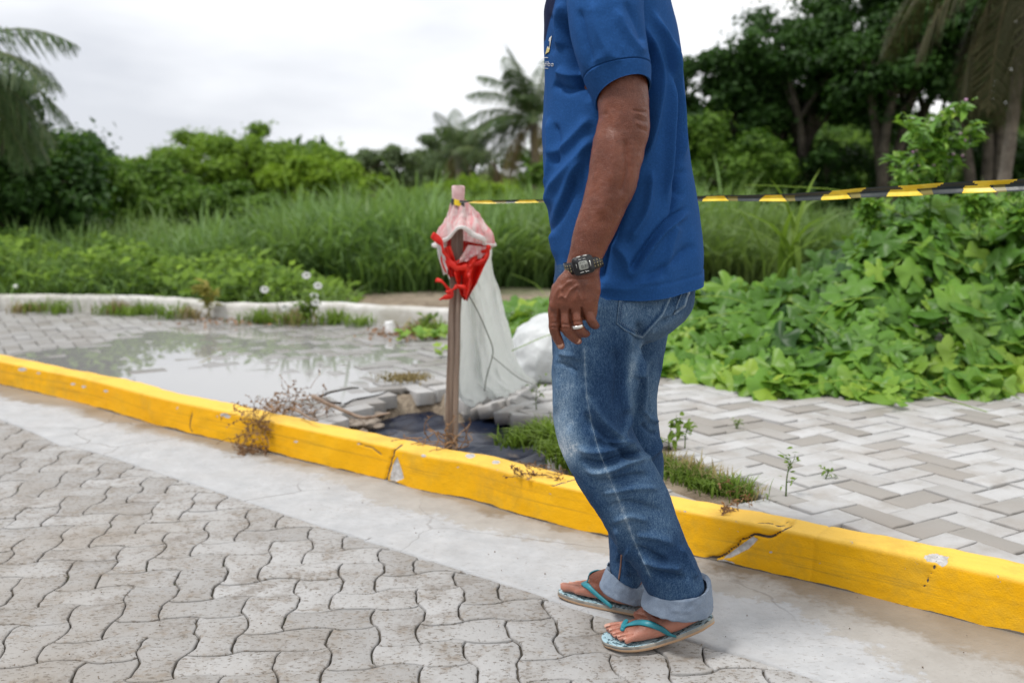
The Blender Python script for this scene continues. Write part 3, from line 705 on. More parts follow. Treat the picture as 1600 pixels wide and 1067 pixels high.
YB = 2.19                      # depth of the spine
PERSON = empty('person', (*G(1000, 985, 0)[:2], 0.0), 'man in blue polo shirt, cuffed jeans and teal flip-flops stepping along the gutter', 'person')
# ---- skin
m = M('weathered brown skin')
nA = m.noise(14, 4, 0.6); nB = m.noise(420, 3, 0.6); vor = m.n('TexVoronoi', {'Vector': m.obj(), 'Scale': 520.0}).outputs[0]
soft = m.attr('pale')
col = m.mix(m.map(nA, 0.3, 0.7), (0.105, 0.029, 0.014), (0.195, 0.060, 0.030))
col = m.mix(m.math('MULTIPLY', m.map(nB, 0.45, 0.7), 0.40), col, (0.27, 0.105, 0.062))
fr = m.noise(65, 5, 0.75); col = m.mix(m.math('MULTIPLY', m.map(fr, 0.52, 0.66), 0.45), col, (0.085, 0.026, 0.015))
col = m.mix(soft, col, (0.50, 0.22, 0.155))
h = m.math('ADD', m.math('MULTIPLY', vor, 0.6), m.math('MULTIPLY', nB, 0.7)); h = m.math('ADD', h, m.math('MULTIPLY', m.noise(120, 3), 0.7))
skin = m.done(m.bsdf(col, 0.40, m.bump(h, 0.65, 0.0012), **{'Subsurface Weight': 0.12, 'Subsurface Scale': 0.006, 'Subsurface Radius': (1.0, 0.35, 0.2), 'Specular IOR Level': 0.45}))
m = M('nail'); nail = m.done(m.bsdf((0.55, 0.30, 0.22), 0.35))

# ---- body: hidden torso and legs inside the clothes, visible arm, hand and feet
body = []
bt = []
for py, l, r_, hd in [(-60, 905, 1010, 0.10), (-20, 880, 1030, 0.165), (40, 868, 1040, 0.16), (150, 865, 1050, 0.145), (300, 868, 1055, 0.14), (400, 885, 1060, 0.14), (470, 895, 1040, 0.12), (495, 915, 1010, 0.08)]:
    bt.append(ring_px(l, r_, py, YB, hd))
body.append(loft(bt[::-1], 40, 40))
nk = P(948, -60, YB); hd_c = nk + np.array((-0.035, 0.005, 0.20))
body.append(limb([[*(nk + (0.01, 0, -0.06)), .085, .085], [*(nk + (0, 0, 0)), .062, .062], [*(nk + (-0.01, 0, 0.06)), .058, .058], [*(nk + (-0.02, 0, 0.11)), .06, .06]]))
# head (above the picture): skull, jaw, nose, ears, brow
body.append(ball(hd_c + (0.012, 0, 0.02), (0.098, 0.076, 0.105)))
body.append(ball(hd_c + (-0.035, 0, -0.05), (0.062, 0.056, 0.065)))
body.append(ball(hd_c + (-0.075, 0, -0.09), (0.022, 0.024, 0.022)))
body.append(limb([[*(hd_c + (-0.088, 0, 0.015)), .010, .010], [*(hd_c + (-0.105, 0, -0.012)), .013, .012], [*(hd_c + (-0.112, 0, -0.028)), .015, .018], [*(hd_c + (-0.094, 0, -0.034)), .01, .014]], 14))
for s in (-1, 1):
    body.append(ball(hd_c + (0.012, s * 0.078, -0.01), (0.018, 0.010, 0.032), 10))
    body.append(ball(hd_c + (-0.078, s * 0.03, 0.022), (0.016, 0.026, 0.010), 10))
    body.append(ball(hd_c + (-0.066, s * 0.042, -0.028), (0.02, 0.018, 0.02), 10))
body.append(ball(hd_c + (-0.092, 0, -0.060), (0.012, 0.026, 0.009), 10))
# near (left) arm: shoulder, upper arm, elbow, forearm, wrist
YA = 1.985
def armring(py, l, r_, Y, hd): a = P(l, py, Y); b = P(r_, py, Y); return a, b, hd
arm_in = [(-10, 905, 1000, 2.02, .058), (80, 915, 1005, 2.005, .056), (130, 931, 1011, 1.995, .050), (160, 934, 1013.5, 1.988, .048), (186, 935, 1015, 1.983, .047), (205, 932, 1013.5, 1.98, .046), (225, 927, 1008, 1.977, .046),
          (252, 923, 1002, 1.973, .046), (285, 919, 993, 1.968, .043), (320, 911, 978, 1.962, .038), (352, 901, 963, 1.956, .033), (380, 893, 949, 1.952, .029), (402, 889, 940, 1.95, .0265), (420, 884, 937, 1.949, .0245)]
rows = []
for py, l, r_, Y, hd in arm_in:
    tl = np.interp(py, [0, 150, 200, 280, 420], [0, 0, 3, 10, 7]); rows.append(ring_px(l, r_, py, Y, hd, tilt=tl * 0.0 - tl))
body.append(loft(rows[::-1], 90, 40, sup=2.15))
elb = P(1003, 190, 1.985); 
# hand: back of the hand towards the lens
YH = 1.949
def ph(x, y, dy=0.0): return P(x, y, YH + dy)
hr = [(405, 889, 939, 1.950, .0250, 6), (425, 883, 937.5, YH, .0225, 5), (440, 870, 938.5, YH - .002, .0205, 4), (455, 862, 939, YH - .003, .0195, 2), (470, 859.5, 936, YH - .004, .0180, 1), (483, 858.5, 934, YH - .002, .0155, 0), (494, 859.5, 932.5, YH + .002, .012, 0), (500, 862, 930, YH + 0.004, .008, 0)]
rows = [ring_px(l, r_, py, Y, hd, tilt=-tl) for py, l, r_, Y, hd, tl in hr]
hand = [loft(rows[::-1], 50, 40, sup=2.5)]
S = 1.95 / 1556
def finger(pts, k=18): hand.append(limb([[*ph(x, y, dy), r * S, rd * S] for x, y, dy, r, rd in pts], k, sup=2.0))
# (photo x, y, depth offset, half width px, half depth px)
finger([(868, 468, .004, 8, 8), (865, 486, .000, 9, 8.8), (865, 500, -.002, 8.3, 8.4), (865.5, 512, -.002, 8.6, 8.4), (869, 524, .002, 7.6, 7.5), (873.5, 534, .006, 7.0, 6.8), (876.5, 541.5, .009, 5.6, 5.2), (877.5, 545, .010, 2.6, 2.6)])
finger([(880, 470, .004, 8, 8), (881.5, 486, -.003, 9, 9), (883, 500, -.008, 8.5, 8.6), (885.5, 513, -.009, 9, 9), (892, 523.5, -.001, 8.2, 8), (899, 529.5, .008, 7.4, 7), (904.5, 533, .015, 6, 5.5), (907.5, 535, .019, 2.8, 3)])
finger([(898, 470, .004, 8, 8), (899.5, 484, -.004, 9, 9), (901, 498, -.010, 8.5, 8.8), (903, 510, -.012, 9, 9), (908, 517.5, -.004, 8.4, 8.4), (913.5, 520.5, .008, 7.6, 7), (917.5, 521.5, .018, 5.6, 5.5), (920, 522, .023, 2.6, 3)])
finger([(915, 468, .006, 7, 8), (917, 480, -.001, 8.4, 8.4), (920, 491, -.006, 7.8, 8), (923.5, 500, -.007, 8, 8), (927, 506, .000, 7.6, 7.6), (930, 508.5, .010, 6.6, 6.4), (932, 508.5, .018, 5, 5), (932.5, 508, .023, 2.4, 2.4)])
# thumb on the far side, leaving the side of the palm near its base
hand.append(limb([[*ph(872, 447, .012), 9 * S, 9 * S], [*ph(868, 466, .024), 10 * S, 10 * S], [*ph(869, 484, .032), 9 * S, 9 * S], [*ph(873, 500, .036), 8.5 * S, 8.5 * S], [*ph(879, 512, .038), 7.5 * S, 7 * S], [*ph(883, 518, .038), 4 * S, 4 * S]], 18))
for x, y, r in [(866, 477, 8.5), (881, 477, 8.8), (898.5, 475, 8.8), (914, 472, 7.8)]: hand.append(ball(ph(x, y, -.0085), (r * S, r * S * 0.9, r * S * 1.1), 12))
body += hand
# far (right) arm, mostly hidden by the trunk
ra = [P(955, -5, 2.37), P(960, 120, 2.40), P(945, 215, 2.42), P(915, 330, 2.42), P(893, 420, 2.41)]
ra[3] += (0.03, 0, 0); ra[4] += (0.05, 0, 0)
body.append(limb([[*ra[0], .06, .055], [*ra[1], .05, .048], [*ra[2], .046, .044], [*ra[3], .037, .034], [*ra[4], .030, .024], [*(ra[4] + (-.005, 0, -.05)), .042, .018], [*(ra[4] + (-.008, 0, -.09)), .042, .014], [*(ra[4] + (-.008, 0, -.10)), .03, .01]]))
for i in range(4):
    b0 = ra[4] + (-.038 + .021 * i, 0, -.085); ln = (.075, .085, .08, .062)[i]
    body.append(limb([[*b0, .009, .009], [*(b0 + (0, 0, -.03)), .0095, .0095], [*(b0 + (.004, -.006, -.03 - ln * .35)), .0085, .0085], [*(b0 + (.010, -.018, -.03 - ln * .7)), .007, .007], [*(b0 + (.012, -.022, -.03 - ln * .76)), .003, .003]], 12))
body.append(limb([[*(ra[4] + (-.028, -.008, -.035)), .011, .011], [*(ra[4] + (-.048, -.018, -.065)), .011, .011], [*(ra[4] + (-.052, -.024, -.095)), .009, .009], [*(ra[4] + (-.050, -.026, -.112)), .004, .004]], 12))
# legs inside the jeans: joints of the near and far leg
NL = [P(945, 500, 2.13), P(931, 600, 2.085), P(938, 700, 2.06), P(985, 775, 2.065), P(1013, 829, 2.07), P(1038, 871, 2.075), P(1056, 915, 2.08), P(1062, 948, 2.085)]
FL = [P(978, 480, 2.27), P(974, 580, 2.275), P(985, 700, 2.28), P(988, 790, 2.27), P(984, 850, 2.25), P(981, 895, 2.235), P(980, 920, 2.225)]
body.append(limb([[*NL[0], .070, .066], [*NL[1], .058, .056], [*NL[2], .044, .044], [*NL[3], .042, .040], [*NL[4], .038, .036], [*NL[5], .034, .032], [*NL[6], .035, .033], [*NL[7], .035, .032]], 32))
body.append(limb([[*FL[0], .066, .064], [*FL[1], .056, .054], [*FL[2], .044, .044], [*FL[3], .040, .040], [*FL[4], .036, .034], [*FL[5], .033, .032], [*FL[6], .034, .033]], 32))
# feet. frame: heel point on the sole, forward, sideways(towards little toe), up
def frame(heel, toe, roll=0.0):
    heel, toe = np.asarray(heel, float), np.asarray(toe, float); f = toe - heel; L = np.linalg.norm(f); f /= L
    s = np.cross((0, 0, 1.0), f); s /= np.linalg.norm(s); u = np.cross(f, s)
    return heel, f, s, u, L
TOESETS = []
def foot(heel, toe, sgn, ankle, bend=0.0):
    """sgn: +1 when the little toe lies on +side"""
    h0, f, s, u, L = frame(heel, toe); K = L / 0.26
    W = lambda x, y, z: h0 + (f * x + s * sgn * y + u * (z - bend * math.sin(math.pi * min(max(x / .25, 0), 1)))) * K
    parts = []
    sec = [(0.000, 0, .022, .012, .012), (0.012, 0, .028, .024, .026), (0.035, 0, .032, .031, .031), (0.07, .002, .032, .032, .031), (0.11, .004, .033, .034, .032), (0.145, .004, .029, .039, .028), (0.175, .003, .022, .045, .021), (0.198, .001, .016, .045, .015), (0.208, 0, .013, .040, .011)]
    rows = [np.r_[W(x, y, z), s * ry * K, u * rz * K] for x, y, z, ry, rz in sec]
    parts.append(loft(rows, 50, 36, sup=2.4))
    # instep rising to the ankle
    an = np.asarray(ankle, float)
    parts.append(limb([[*W(0.165, -.006, .030), .030, .015], [*W(0.125, -.004, .048), .034, .022], [*W(0.085, 0, .062), .036, .032], [*(W(0.055, 0, .085)), .038, .034], [*an, .037, .033]], 28, side=s))
    for q in (-1, 1): parts.append(ball(W(0.052, q * .032, .075), (.014, .012, .014), 10))
    toes = [(-.031, .256, .0120, .0125), (-.008, .247, .0078, .0095), (.0105, .238, .0074, .0090), (.0275, .227, .0072, .0088), (.043, .213, .0075, .0088)]
    for i, (ty, tx, r, rz) in enumerate(toes):
        bx = .185 - i * .006; yb = ty * 0.86
        pts = [[*W(bx, yb, .020), r, r], [*W(bx + (tx - bx) * .45, ty * .97, .0175 + (.003 if i else 0)), r * .95, rz], [*W(tx - r * .9, ty, .0125), r * 1.06, rz * 1.02], [*W(tx - r * .3, ty, .0105), r * .8, rz * .8], [*W(tx, ty, .010), r * .35, rz * .35]]
        parts.append(limb([[p[0], p[1], p[2], p[4] * K, p[3] * K] for p in pts], 16, side=s))
        TOESETS.append((W(tx - r * .55, ty, .0125 + rz * .82), f, s, u, r * K * .62, i))
    return parts, W
nh = P(1103, 962, 2.085); nt_ = P(946, 997, 2.10)
feetN, WN = foot(nh, nt_, 1, NL[6], .020)
fh = G(1010, 948, 0.030); ftoe = G(886, 916, 0.022)
feetF, WF = foot(fh, ftoe, -1, FL[6], .008)
body += feetN + feetF
SK, SKF = fuse(body, 0.0024, 4, 0.5)
# veins and tendons of the hand, elbow creases
vein = [([(872, 470), (877, 462), (884, 466), (890, 455), (899, 448), (906, 442)], 1.6, .0016), ([(880, 466), (876, 455), (884, 444), (896, 438)], 1.4, .0010), ([(899, 452), (905, 462), (908, 470)], 1.3, .0012),
        ([(866, 476), (868, 460), (878, 445)], 2.2, .0010), ([(898, 474), (902, 458), (905, 444)], 2.4, .0009), ([(914, 470), (914, 455), (915, 440)], 2.4, .0007),
        ([(992, 176), (1004, 181), (1013, 184)], 1.8, .0007), ([(990, 184), (1002, 189), (1014, 191)], 1.5, -.0008), ([(990, 191), (1002, 196), (1013, 198)], 1.8, .0007), ([(994, 200), (1004, 204), (1011, 206)], 1.4, -.0006), ([(986, 172), (1000, 174), (1013, 175)], 1.2, -.0012),
        ([(957, 200), (960, 240), (950, 300), (935, 350)], 9, .0022), ([(975, 215), (980, 260), (968, 310)], 5, -.0022), ([(935, 190), (940, 180), (952, 178)], 6, -.001),
        ([(884, 435), (905, 437), (930, 434)], 1.2, -.0007), ([(861, 505), (870, 505)], 1.2, -.0010, 1), ([(861, 511), (870, 512)], 1.0, -.0009, 1), ([(879, 507), (889, 507)], 1.2, -.0010, 1), ([(880, 513), (891, 514)], 1.0, -.0009, 1), ([(896, 503), (908, 502)], 1.2, -.0008, 1),
        ([(873, 480), (874, 500), (876, 520)], 1.3, -.0038), ([(890, 480), (892, 500), (895, 515)], 1.3, -.0038), ([(908, 478), (911, 495), (914, 508)], 1.3, -.0038),
        ([(985, 955), (1010, 962), (1035, 970)], 2.2, .0012), ([(1000, 950), (1015, 958), (1024, 966)], 1.6, .0010), ([(975, 985), (990, 975), (1005, 965)], 2.0, .0009), ([(1068, 958), (1085, 955), (1100, 950)], 3, -.0012)]
TOEGAP = True
TG = []
for a_, b_ in zip(TOESETS[:5], TOESETS[1:5]):
    c_ = (a_[0] + b_[0]) / 2; TG.append(([tuple(proj(c_ + a_[1] * t_)) for t_ in (.012, -.004, -.024)], 1.15, -.0026, 1))
SK, skN = folds(SK, SKF, [(v_[0], v_[1], v_[2] * 1.25, *v_[3:]) for v_ in vein] + TG)
SK += vnormals(SK, SKF) * (0.0007 * noise(SK, 70, 3, 61) + 0.0009 * noise(SK, 28, 2, 62))[:, None]
pale = smoothstep(0.006, -0.004, ((SK - nh) @ np.cross((nt_ - nh) / np.linalg.norm(nt_ - nh), np.array((0, 1, 0)) * 1.0)) * 0 + 1)  # placeholder zero
def solepale(W0, W):
    h0 = W(0, 0, 0); uu = (W(0, 0, 1) - h0); hgt = (SK - h0) @ (uu / np.linalg.norm(uu)); near_ = np.linalg.norm(SK - W(0.12, 0, 0.02), axis=1) < 0.19
    return smoothstep(0.030, 0.010, hgt + 0.006 * noise(SK, 30, 2, 63)) * near_ * (SK[:, 2] < 0.2)
pale = np.clip(solepale(0, WN) + solepale(0, WF), 0, 1) * 0.75
tipm = np.exp(-(np.linalg.norm(SK - ph(877, 543, .008), axis=1) / 0.009) ** 2) + np.exp(-(np.linalg.norm(SK - ph(906, 535, .016), axis=1) / 0.008) ** 2)
toem = sum(np.exp(-(np.linalg.norm(SK - t[0], axis=1) / (0.012)) ** 2) for t in TOESETS) * 0.5
pale = np.clip(pale + tipm * 0.4 + toem, 0, 0.85)
BODY = make('body', SK, SKF, skin, PERSON, attrs={'pale': pale})
skt = bvh(SK, SKF)
# nails
def nailpatch(c, f, s, u, r, ln):
    a = np.linspace(-1, 1, 7); b = np.linspace(-1, 1, 6); A_, B_ = np.meshgrid(a, b, indexing='ij')
    V = c + (A_ * r)[..., None] * s + (B_ * ln)[..., None] * f + ((-0.35 * A_ ** 2 * r) - 0.25 * ln * np.clip(B_, 0, 1) ** 2)[..., None] * u
    V = V.reshape(-1, 3); g = gridfaces(7, 6); n = len(V)
    return np.vstack([V, V - u * 0.0012]), [g, g[:, ::-1] + n]
for c, f, s, u, r, i in TOESETS:
    make('toenail', *nailpatch(c + u * 0.0008, f, s, u, r, r * (1.0 if i == 0 else 0.8)), nail, PERSON)
def fnail(a, b, wd):
    a3 = cast(skt, *a, 0.0002); b3 = cast(skt, *b, 0.0002)
    if a3 is None or b3 is None: return
    f = b3[0] - a3[0]; ln = np.linalg.norm(f) / 2; f /= 2 * ln + 1e-9; u = (a3[1] + b3[1]); u /= np.linalg.norm(u); s = np.cross(f, u); s /= np.linalg.norm(s); u = np.cross(s, f)
    make('fingernail', *nailpatch((a3[0] + b3[0]) / 2 + u * .0006, f, s, u, wd * S, max(ln, .004)), nail, PERSON)
fnail((875.5, 538), (877, 543.5), 4.6); fnail((903, 533), (906.5, 534.5), 3.6)
# hair: short, greying, above the frame
m = M('short greying hair'); n = m.noise(300, 4, .7); hairm = m.done(m.bsdf(m.mix(m.map(n, .4, .65), (0.02, 0.018, 0.016), (0.20, 0.19, 0.18)), 0.8, m.bump(n, 1.0, 0.004)))
V, Fs = ball(hd_c + (0.018, 0, 0.026), (0.101, 0.081, 0.108), 30); V = V + (V - hd_c) * (0.02 * noise(V, 90, 2, 5))[:, None]
kp_ = ~((V[:, 2] < hd_c[2] - 0.03) | ((V[:, 0] < hd_c[0] - 0.062) & (V[:, 2] < hd_c[2] + 0.085))); Fs = [Fs[0][kp_[Fs[0]].all(1)]]
make('hair', V, Fs, hairm, PERSON)
m = M('eye white'); eyem = m.done(m.bsdf((0.7, 0.66, 0.6), 0.2)); m = M('iris'); irm = m.done(m.bsdf((0.03, 0.015, 0.01), 0.1))
for s in (-1, 1):
    ec = hd_c + (-0.0735, s * 0.030, 0.004); e_ = make('eye', *ball(ec, 0.0125, 12), eyem, PERSON); make('iris', *ball(ec + (-0.0085, 0, 0), 0.0058, 10), irm, e_)

# ---- polo shirt
m = M('blue pique cotton'); uvs_ = m.obj()
nA = m.noise(4, 4); wv = m.noise(900, 2, 0.5); nB = m.noise(260, 3, 0.6)
col = m.mix(m.map(nA, 0.3, 0.7), (0.013, 0.060, 0.190), (0.018, 0.078, 0.238))
col = m.mix(m.math('MULTIPLY', m.map(nB, 0.45, 0.7), 0.28), col, (0.030, 0.125, 0.38))
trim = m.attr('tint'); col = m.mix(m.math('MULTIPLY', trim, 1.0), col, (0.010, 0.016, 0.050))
hh = m.math('ADD', m.math('MULTIPLY', wv, 0.5), nB)
shirtm = m.done(m.bsdf(col, 0.85, m.bump(hh, 0.6, 0.0012), **{'Specular IOR Level': 0.1}))
sil = [(-62, 895, 1003, .075, 2.19), (-45, 872, 1024, .125, 2.19), (-20, 858, 1037, .175, 2.19), (10, 850, 1045, .185, 2.19), (50, 849, 1056, .178, 2.19), (100, 849, 1063, .172, 2.188), (150, 849, 1066, .168, 2.186), (200, 847, 1068, .166, 2.186), (250, 848, 1072, .168, 2.186), (300, 851, 1080, .172, 2.186), (350, 857, 1086.5, .178, 2.187), (400, 864, 1092, .183, 2.188), (430, 868, 1094.5, .186, 2.19), (478, 869, 1094.5, .187, 2.19)]
rows = [ring_px(l, r_, py, Y, hd) for py, l, r_, hd, Y in sil]
NS, NK = 300, 440
Rr = catmull(np.array(rows), NS); th = np.arange(NK) * 2 * math.pi / NK; e = 2 / 2.35
cc = np.sign(np.cos(th)) * np.abs(np.cos(th)) ** e; ss = np.sign(np.sin(th)) * np.abs(np.sin(th)) ** e
TV = Rr[:, None, :3] + cc[None, :, None] * Rr[:, None, 3:6] + ss[None, :, None] * Rr[:, None, 6:9]
# lower hem line: rises towards the back, dips at the side
t_ = np.linspace(0, 1, NS)[:, None]
hemz = lambda c, s: 0.0
backness = (cc + 1) / 2; zb = P(1094, 436, 2.19)[2]; zs = P(960, 470, 2.01)[2]; zfnt = P(868, 452, 2.19)[2]; zfar = zs
zhem = np.where(ss < 0, 1, 1) * (zs + (zb - zs) * np.clip(cc, 0, 1) ** 1.6 + (zfnt - zs) * np.clip(-cc, 0, 1) ** 1.5)
z0 = TV[-1, :, 2]; zt = TV[0, :, 2]; zc = TV[..., 2]; k_ = (zt - zhem) / (zt - z0)
TV[..., 2] = zt - (zt - zc) * np.where(t_ > 0.45, 1 + (k_ - 1) * smoothstep(0.45, 1, t_), 1)
TV = TV.reshape(-1, 3); TF = [gridfaces(NS, NK, True)[:, ::-1]]
TNrm = vnormals(TV, TF)
if ((TV - np.array([*P(960, 200, 2.19)])) * TNrm).sum() < 0: TF = [TF[0][:, ::-1]]; TNrm = -TNrm
sfold = [([(1003, 30), (1030, 110), (1024, 190), (1006, 260)], 6, .007), ([(1018, 10), (1048, 100), (1046, 220), (1040, 330)], 5, .007), ([(1010, 60), (1014, 160), (1000, 250)], 6, -.008), ([(1035, 60), (1058, 170), (1058, 290), (1048, 350)], 4, -.006), ([(1040, 40), (1063, 160), (1066, 260)], 4, .005),
         ([(930, 210), (900, 250), (868, 290), (856, 330)], 9, .006), ([(925, 180), (890, 220), (860, 245)], 8, .004), ([(915, 240), (890, 290), (868, 360), (872, 420)], 8, .006), ([(905, 270), (880, 330), (862, 370)], 6, -.006), ([(858, 180), (862, 240), (856, 300)], 4, .004), ([(866, 190), (874, 230), (868, 262)], 5, -.003),
         ([(990, 250), (970, 330), (945, 400), (935, 455)], 9, -.008), ([(1080, 330), (1040, 360), (1010, 400), (985, 440)], 4, .005), ([(1076, 322), (1036, 352), (1004, 392), (980, 430)], 4, -.005),
         ([(1060, 350), (1050, 380), (1040, 430)], 8, .004), ([(1020, 260), (1010, 330), (980, 380)], 7, .006), ([(1070, 262), (1058, 285), (1066, 312)], 5, -.003),
         ([(884, 20), (890, 70), (900, 115), (925, 160)], 9, -.010), ([(868, 110), (890, 118), (915, 112)], 6, .005), ([(864, 130), (885, 140), (912, 136)], 6, -.005), ([(880, 0), (872, 40), (876, 80)], 7, .004), ([(862, 20), (866, 50), (862, 90)], 5, -.002), ([(930, 440), (980, 450), (1040, 430)], 10, .004), ([(1000, 440), (1050, 410), (1085, 380)], 7, -.004), ([(950, 380), (975, 400), (990, 440)], 8, .004)]
TV, _ = folds(TV, TF, [(a_, b_ * 1.0, c_ * 1.45) for a_, b_, c_ in sfold], N=TNrm)
ang = np.tile(th, NS); hgt = np.repeat(np.linspace(0, 1, NS), NK)
backside = smoothstep(-0.1, 0.4, np.tile(ss, NS))
D = 0.0035 * noise(TV * np.array([1, 1, .35]), 9, 3, 70) + 0.0014 * noise(TV * np.array([1, 1, .6]), 28, 2, 71) + backside * 0.006 * noise(TV * np.array([1, 1, .25]), 12, 2, 72)
D += 0.004 * smoothstep(.75, 1, hgt) * np.sin(ang * 9 + 1.3)
# hem: double thickness with a stitched groove
rowfromhem = (NS - 1 - np.repeat(np.arange(NS), NK)); D += 0.0012 * smoothstep(10, 8, rowfromhem) - 0.0016 * np.exp(-((rowfromhem - 10) / 1.3) ** 2)
TV = TV + TNrm * D[:, None]
# inner layer + underside lip gives the cloth thickness
inn = TV - TNrm * 0.0025; nT = len(TV); last = (NS - 1) * NK + np.arange(NK); nxt = (NS - 1) * NK + (np.arange(NK) + 1) % NK
sh = MB()
pxT = proj(TV); near_f = TV[:, 1] < 2.25
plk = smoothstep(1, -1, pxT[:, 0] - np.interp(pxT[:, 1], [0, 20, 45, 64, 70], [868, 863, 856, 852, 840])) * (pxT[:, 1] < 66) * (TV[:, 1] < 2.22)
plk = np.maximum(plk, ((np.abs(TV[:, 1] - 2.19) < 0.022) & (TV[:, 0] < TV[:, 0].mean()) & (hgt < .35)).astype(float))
lip = np.stack([last, nxt, nxt + nT, last + nT], -1)
SHV = np.vstack([TV, inn]); sh.add(SHV, [TF[0], TF[0][:, ::-1] + nT, lip], np.r_[plk, plk])
# sleeves: near one drawn from the photo, far one mirrored in depth
def sleeve(rows, strokes, cuffrows=(0.80, 1.0), sgn=1):
    n, k = 200, 240; Rr = catmull(np.array(rows), n); th = np.arange(k) * 2 * math.pi / k; e = 2 / 2.15
    c = np.sign(np.cos(th)) * np.abs(np.cos(th)) ** e; s = np.sign(np.sin(th)) * np.abs(np.sin(th)) ** e
    V = (Rr[:, None, :3] + c[None, :, None] * Rr[:, None, 3:6] + s[None, :, None] * Rr[:, None, 6:9]).reshape(-1, 3)
    f = [gridfaces(n, k, True)]; N = vnormals(V, f); cen = np.repeat(Rr[:, :3], k, 0)
    if ((V - cen) * N).sum() < 0: f = [f[0][:, ::-1]]; N = -N
    V, _ = folds(V, f, strokes, N=N); t = np.repeat(np.linspace(0, 1, n), k)
    D = 0.003 * noise(V * np.array([1, 1, .4]), 11, 3, 75) * (t < .8) + 0.0008 * noise(V, 40, 2, 76)
    D += 0.0018 * smoothstep(cuffrows[0] - .005, cuffrows[0] + .02, t) - 0.0025 * np.exp(-((t - cuffrows[0]) / .008) ** 2)
    V = V + N * D[:, None]; inn = V - N * 0.003; nn = len(V); l = (n - 1) * k + np.arange(k); nx_ = (n - 1) * k + (np.arange(k) + 1) % k
    return np.vstack([V, inn]), [f[0], f[0][:, ::-1] + nn, np.stack([l, nx_, nx_ + nn, l + nn], -1)]
def srow(l, r_, Y, hd, tiltb=0.0):
    a, b = P(*l, Y), P(*r_, Y); c = (a + b) / 2; return np.r_[c, (b - a) / 2, np.array((0, hd, tiltb))]
srows = [srow((905, -62), (990, -58), 2.07, .03), srow((888, -40), (999, -35), 2.045, .055), srow((884, 0), (1003, -2), 2.015, .068), srow((888, 43), (1005, 35), 2.005, .070), srow((896, 79), (1009, 68), 2.00, .069), srow((906, 108), (1013, 92), 1.995, .066, -.010), srow((917, 130), (1015.5, 113), 1.992, .063, -.02), srow((931.5, 159), (1015.5, 138), 1.99, .060, -.030)]
sstk = [([(925, 0), (935, 50), (955, 95)], 8, .004), ([(960, 10), (985, 60), (1008, 88)], 7, .004), ([(905, 10), (915, 60), (930, 110)], 6, -.004), ([(975, 0), (995, 40), (1005, 70)], 6, -.003), ([(920, 100), (945, 90), (975, 92)], 7, .002)]
sh.add(*sleeve(srows, sstk))
frows = [np.r_[r_[:3] * [1, 0, 1] + [0, 2 * 2.19 - r_[1] + 0.005, 0], r_[3:]] for r_ in srows]
sh.add(*sleeve(frows, []))
# collar
cth = np.linspace(0, 2 * math.pi, 80, endpoint=False); nc = P(946, -58, 2.19)
cv = []
for r_, z in ((.068, .0), (.066, .035), (.070, .040), (.088, .012), (.10, -.012), (.098, -.014), (.085, .008)):
    cv.append(np.column_stack([nc[0] + r_ * 1.05 * np.cos(cth), nc[1] + r_ * np.sin(cth), nc[2] + z - 0.02 * (1 - np.cos(cth - math.pi)) * 0 - 0.012 * (np.cos(cth) < -.8)]))
sh.add(np.concatenate(cv), gridfaces(7, 80, True), 0.0)
SHIRT = sh.build('polo_shirt', shirtm, PERSON)
sht = bvh(TV, TF)
# emblem on the chest: pale shield, wordmark below, seen at a slant on the chest's edge
m = M('emblem white thread'); emw = m.done(m.bsdf((0.62, 0.62, 0.60), 0.8)); m = M('emblem yellow thread'); emy = m.done(m.bsdf((0.62, 0.52, 0.22), 0.8))
def decal(name, polyline_rows, mat, off=0.0012):
    top, bot = polyline_rows; V, Fs = patch(sht, (top, bot), 8, 8, off, 0.0003); return make(name, V, Fs, mat, SHIRT)
EMB = decal('emblem', ([(859.0, 60), (861, 58), (863.0, 56)], [(853.4, 84), (856, 83), (859, 81)]), emw)
decal('emblem', ([(856.0, 75), (858, 76), (860.4, 77)], [(853.0, 86), (855.5, 84), (858.8, 82)]), emy, 0.0018)
decal('emblem', ([(857.6, 66), (858.6, 65), (859.6, 64.5)], [(857, 73), (858, 73), (859.4, 72.5)]), shirtm, 0.0024)
def stroke(name, segs, r=0.00055, mat=emw):
    mb = MB()
    for s_ in segs:
        pts = [cast(sht, a, b, 0.0012) for a, b in s_]; pts = [p[0] for p in pts if p is not None]
        if len(pts) >= 2: mb.add(*tube(np.array(pts), r, 5))
    if mb.n: mb.build(name, mat, SHIRT)
ltr = []
def ell(cx, cy, rx, ry, n=10): return [(cx + rx * math.cos(t), cy + ry * math.sin(t)) for t in np.linspace(0, 2 * math.pi, n)]
ltr.append(ell(852.8, 101.6, 1.1, 2.2)); ltr.append([(854.0, 96.5), (854.0, 104)]); ltr.append([(855.8, 99.2), (855.8, 103.9)]); ltr.append([(855.8, 96.6), (855.8, 97.5)])
ltr.append([(857.4, 96.2), (857.4, 104)]); ltr.append(ell(858.9, 101.6, 1.5, 2.3)); ltr.append(ell(863.4, 101.8, 1.5, 2.2)); ltr.append([(865.0, 99.4), (865.2, 104)])
stroke('wordmark', ltr); stroke('wordmark', [[(851.5, 90.4), (854, 90.6), (857, 90.8)]], .0008); stroke('wordmark', [[(851.2, 107), (854, 107.2), (857.2, 107.6)]], .0006)

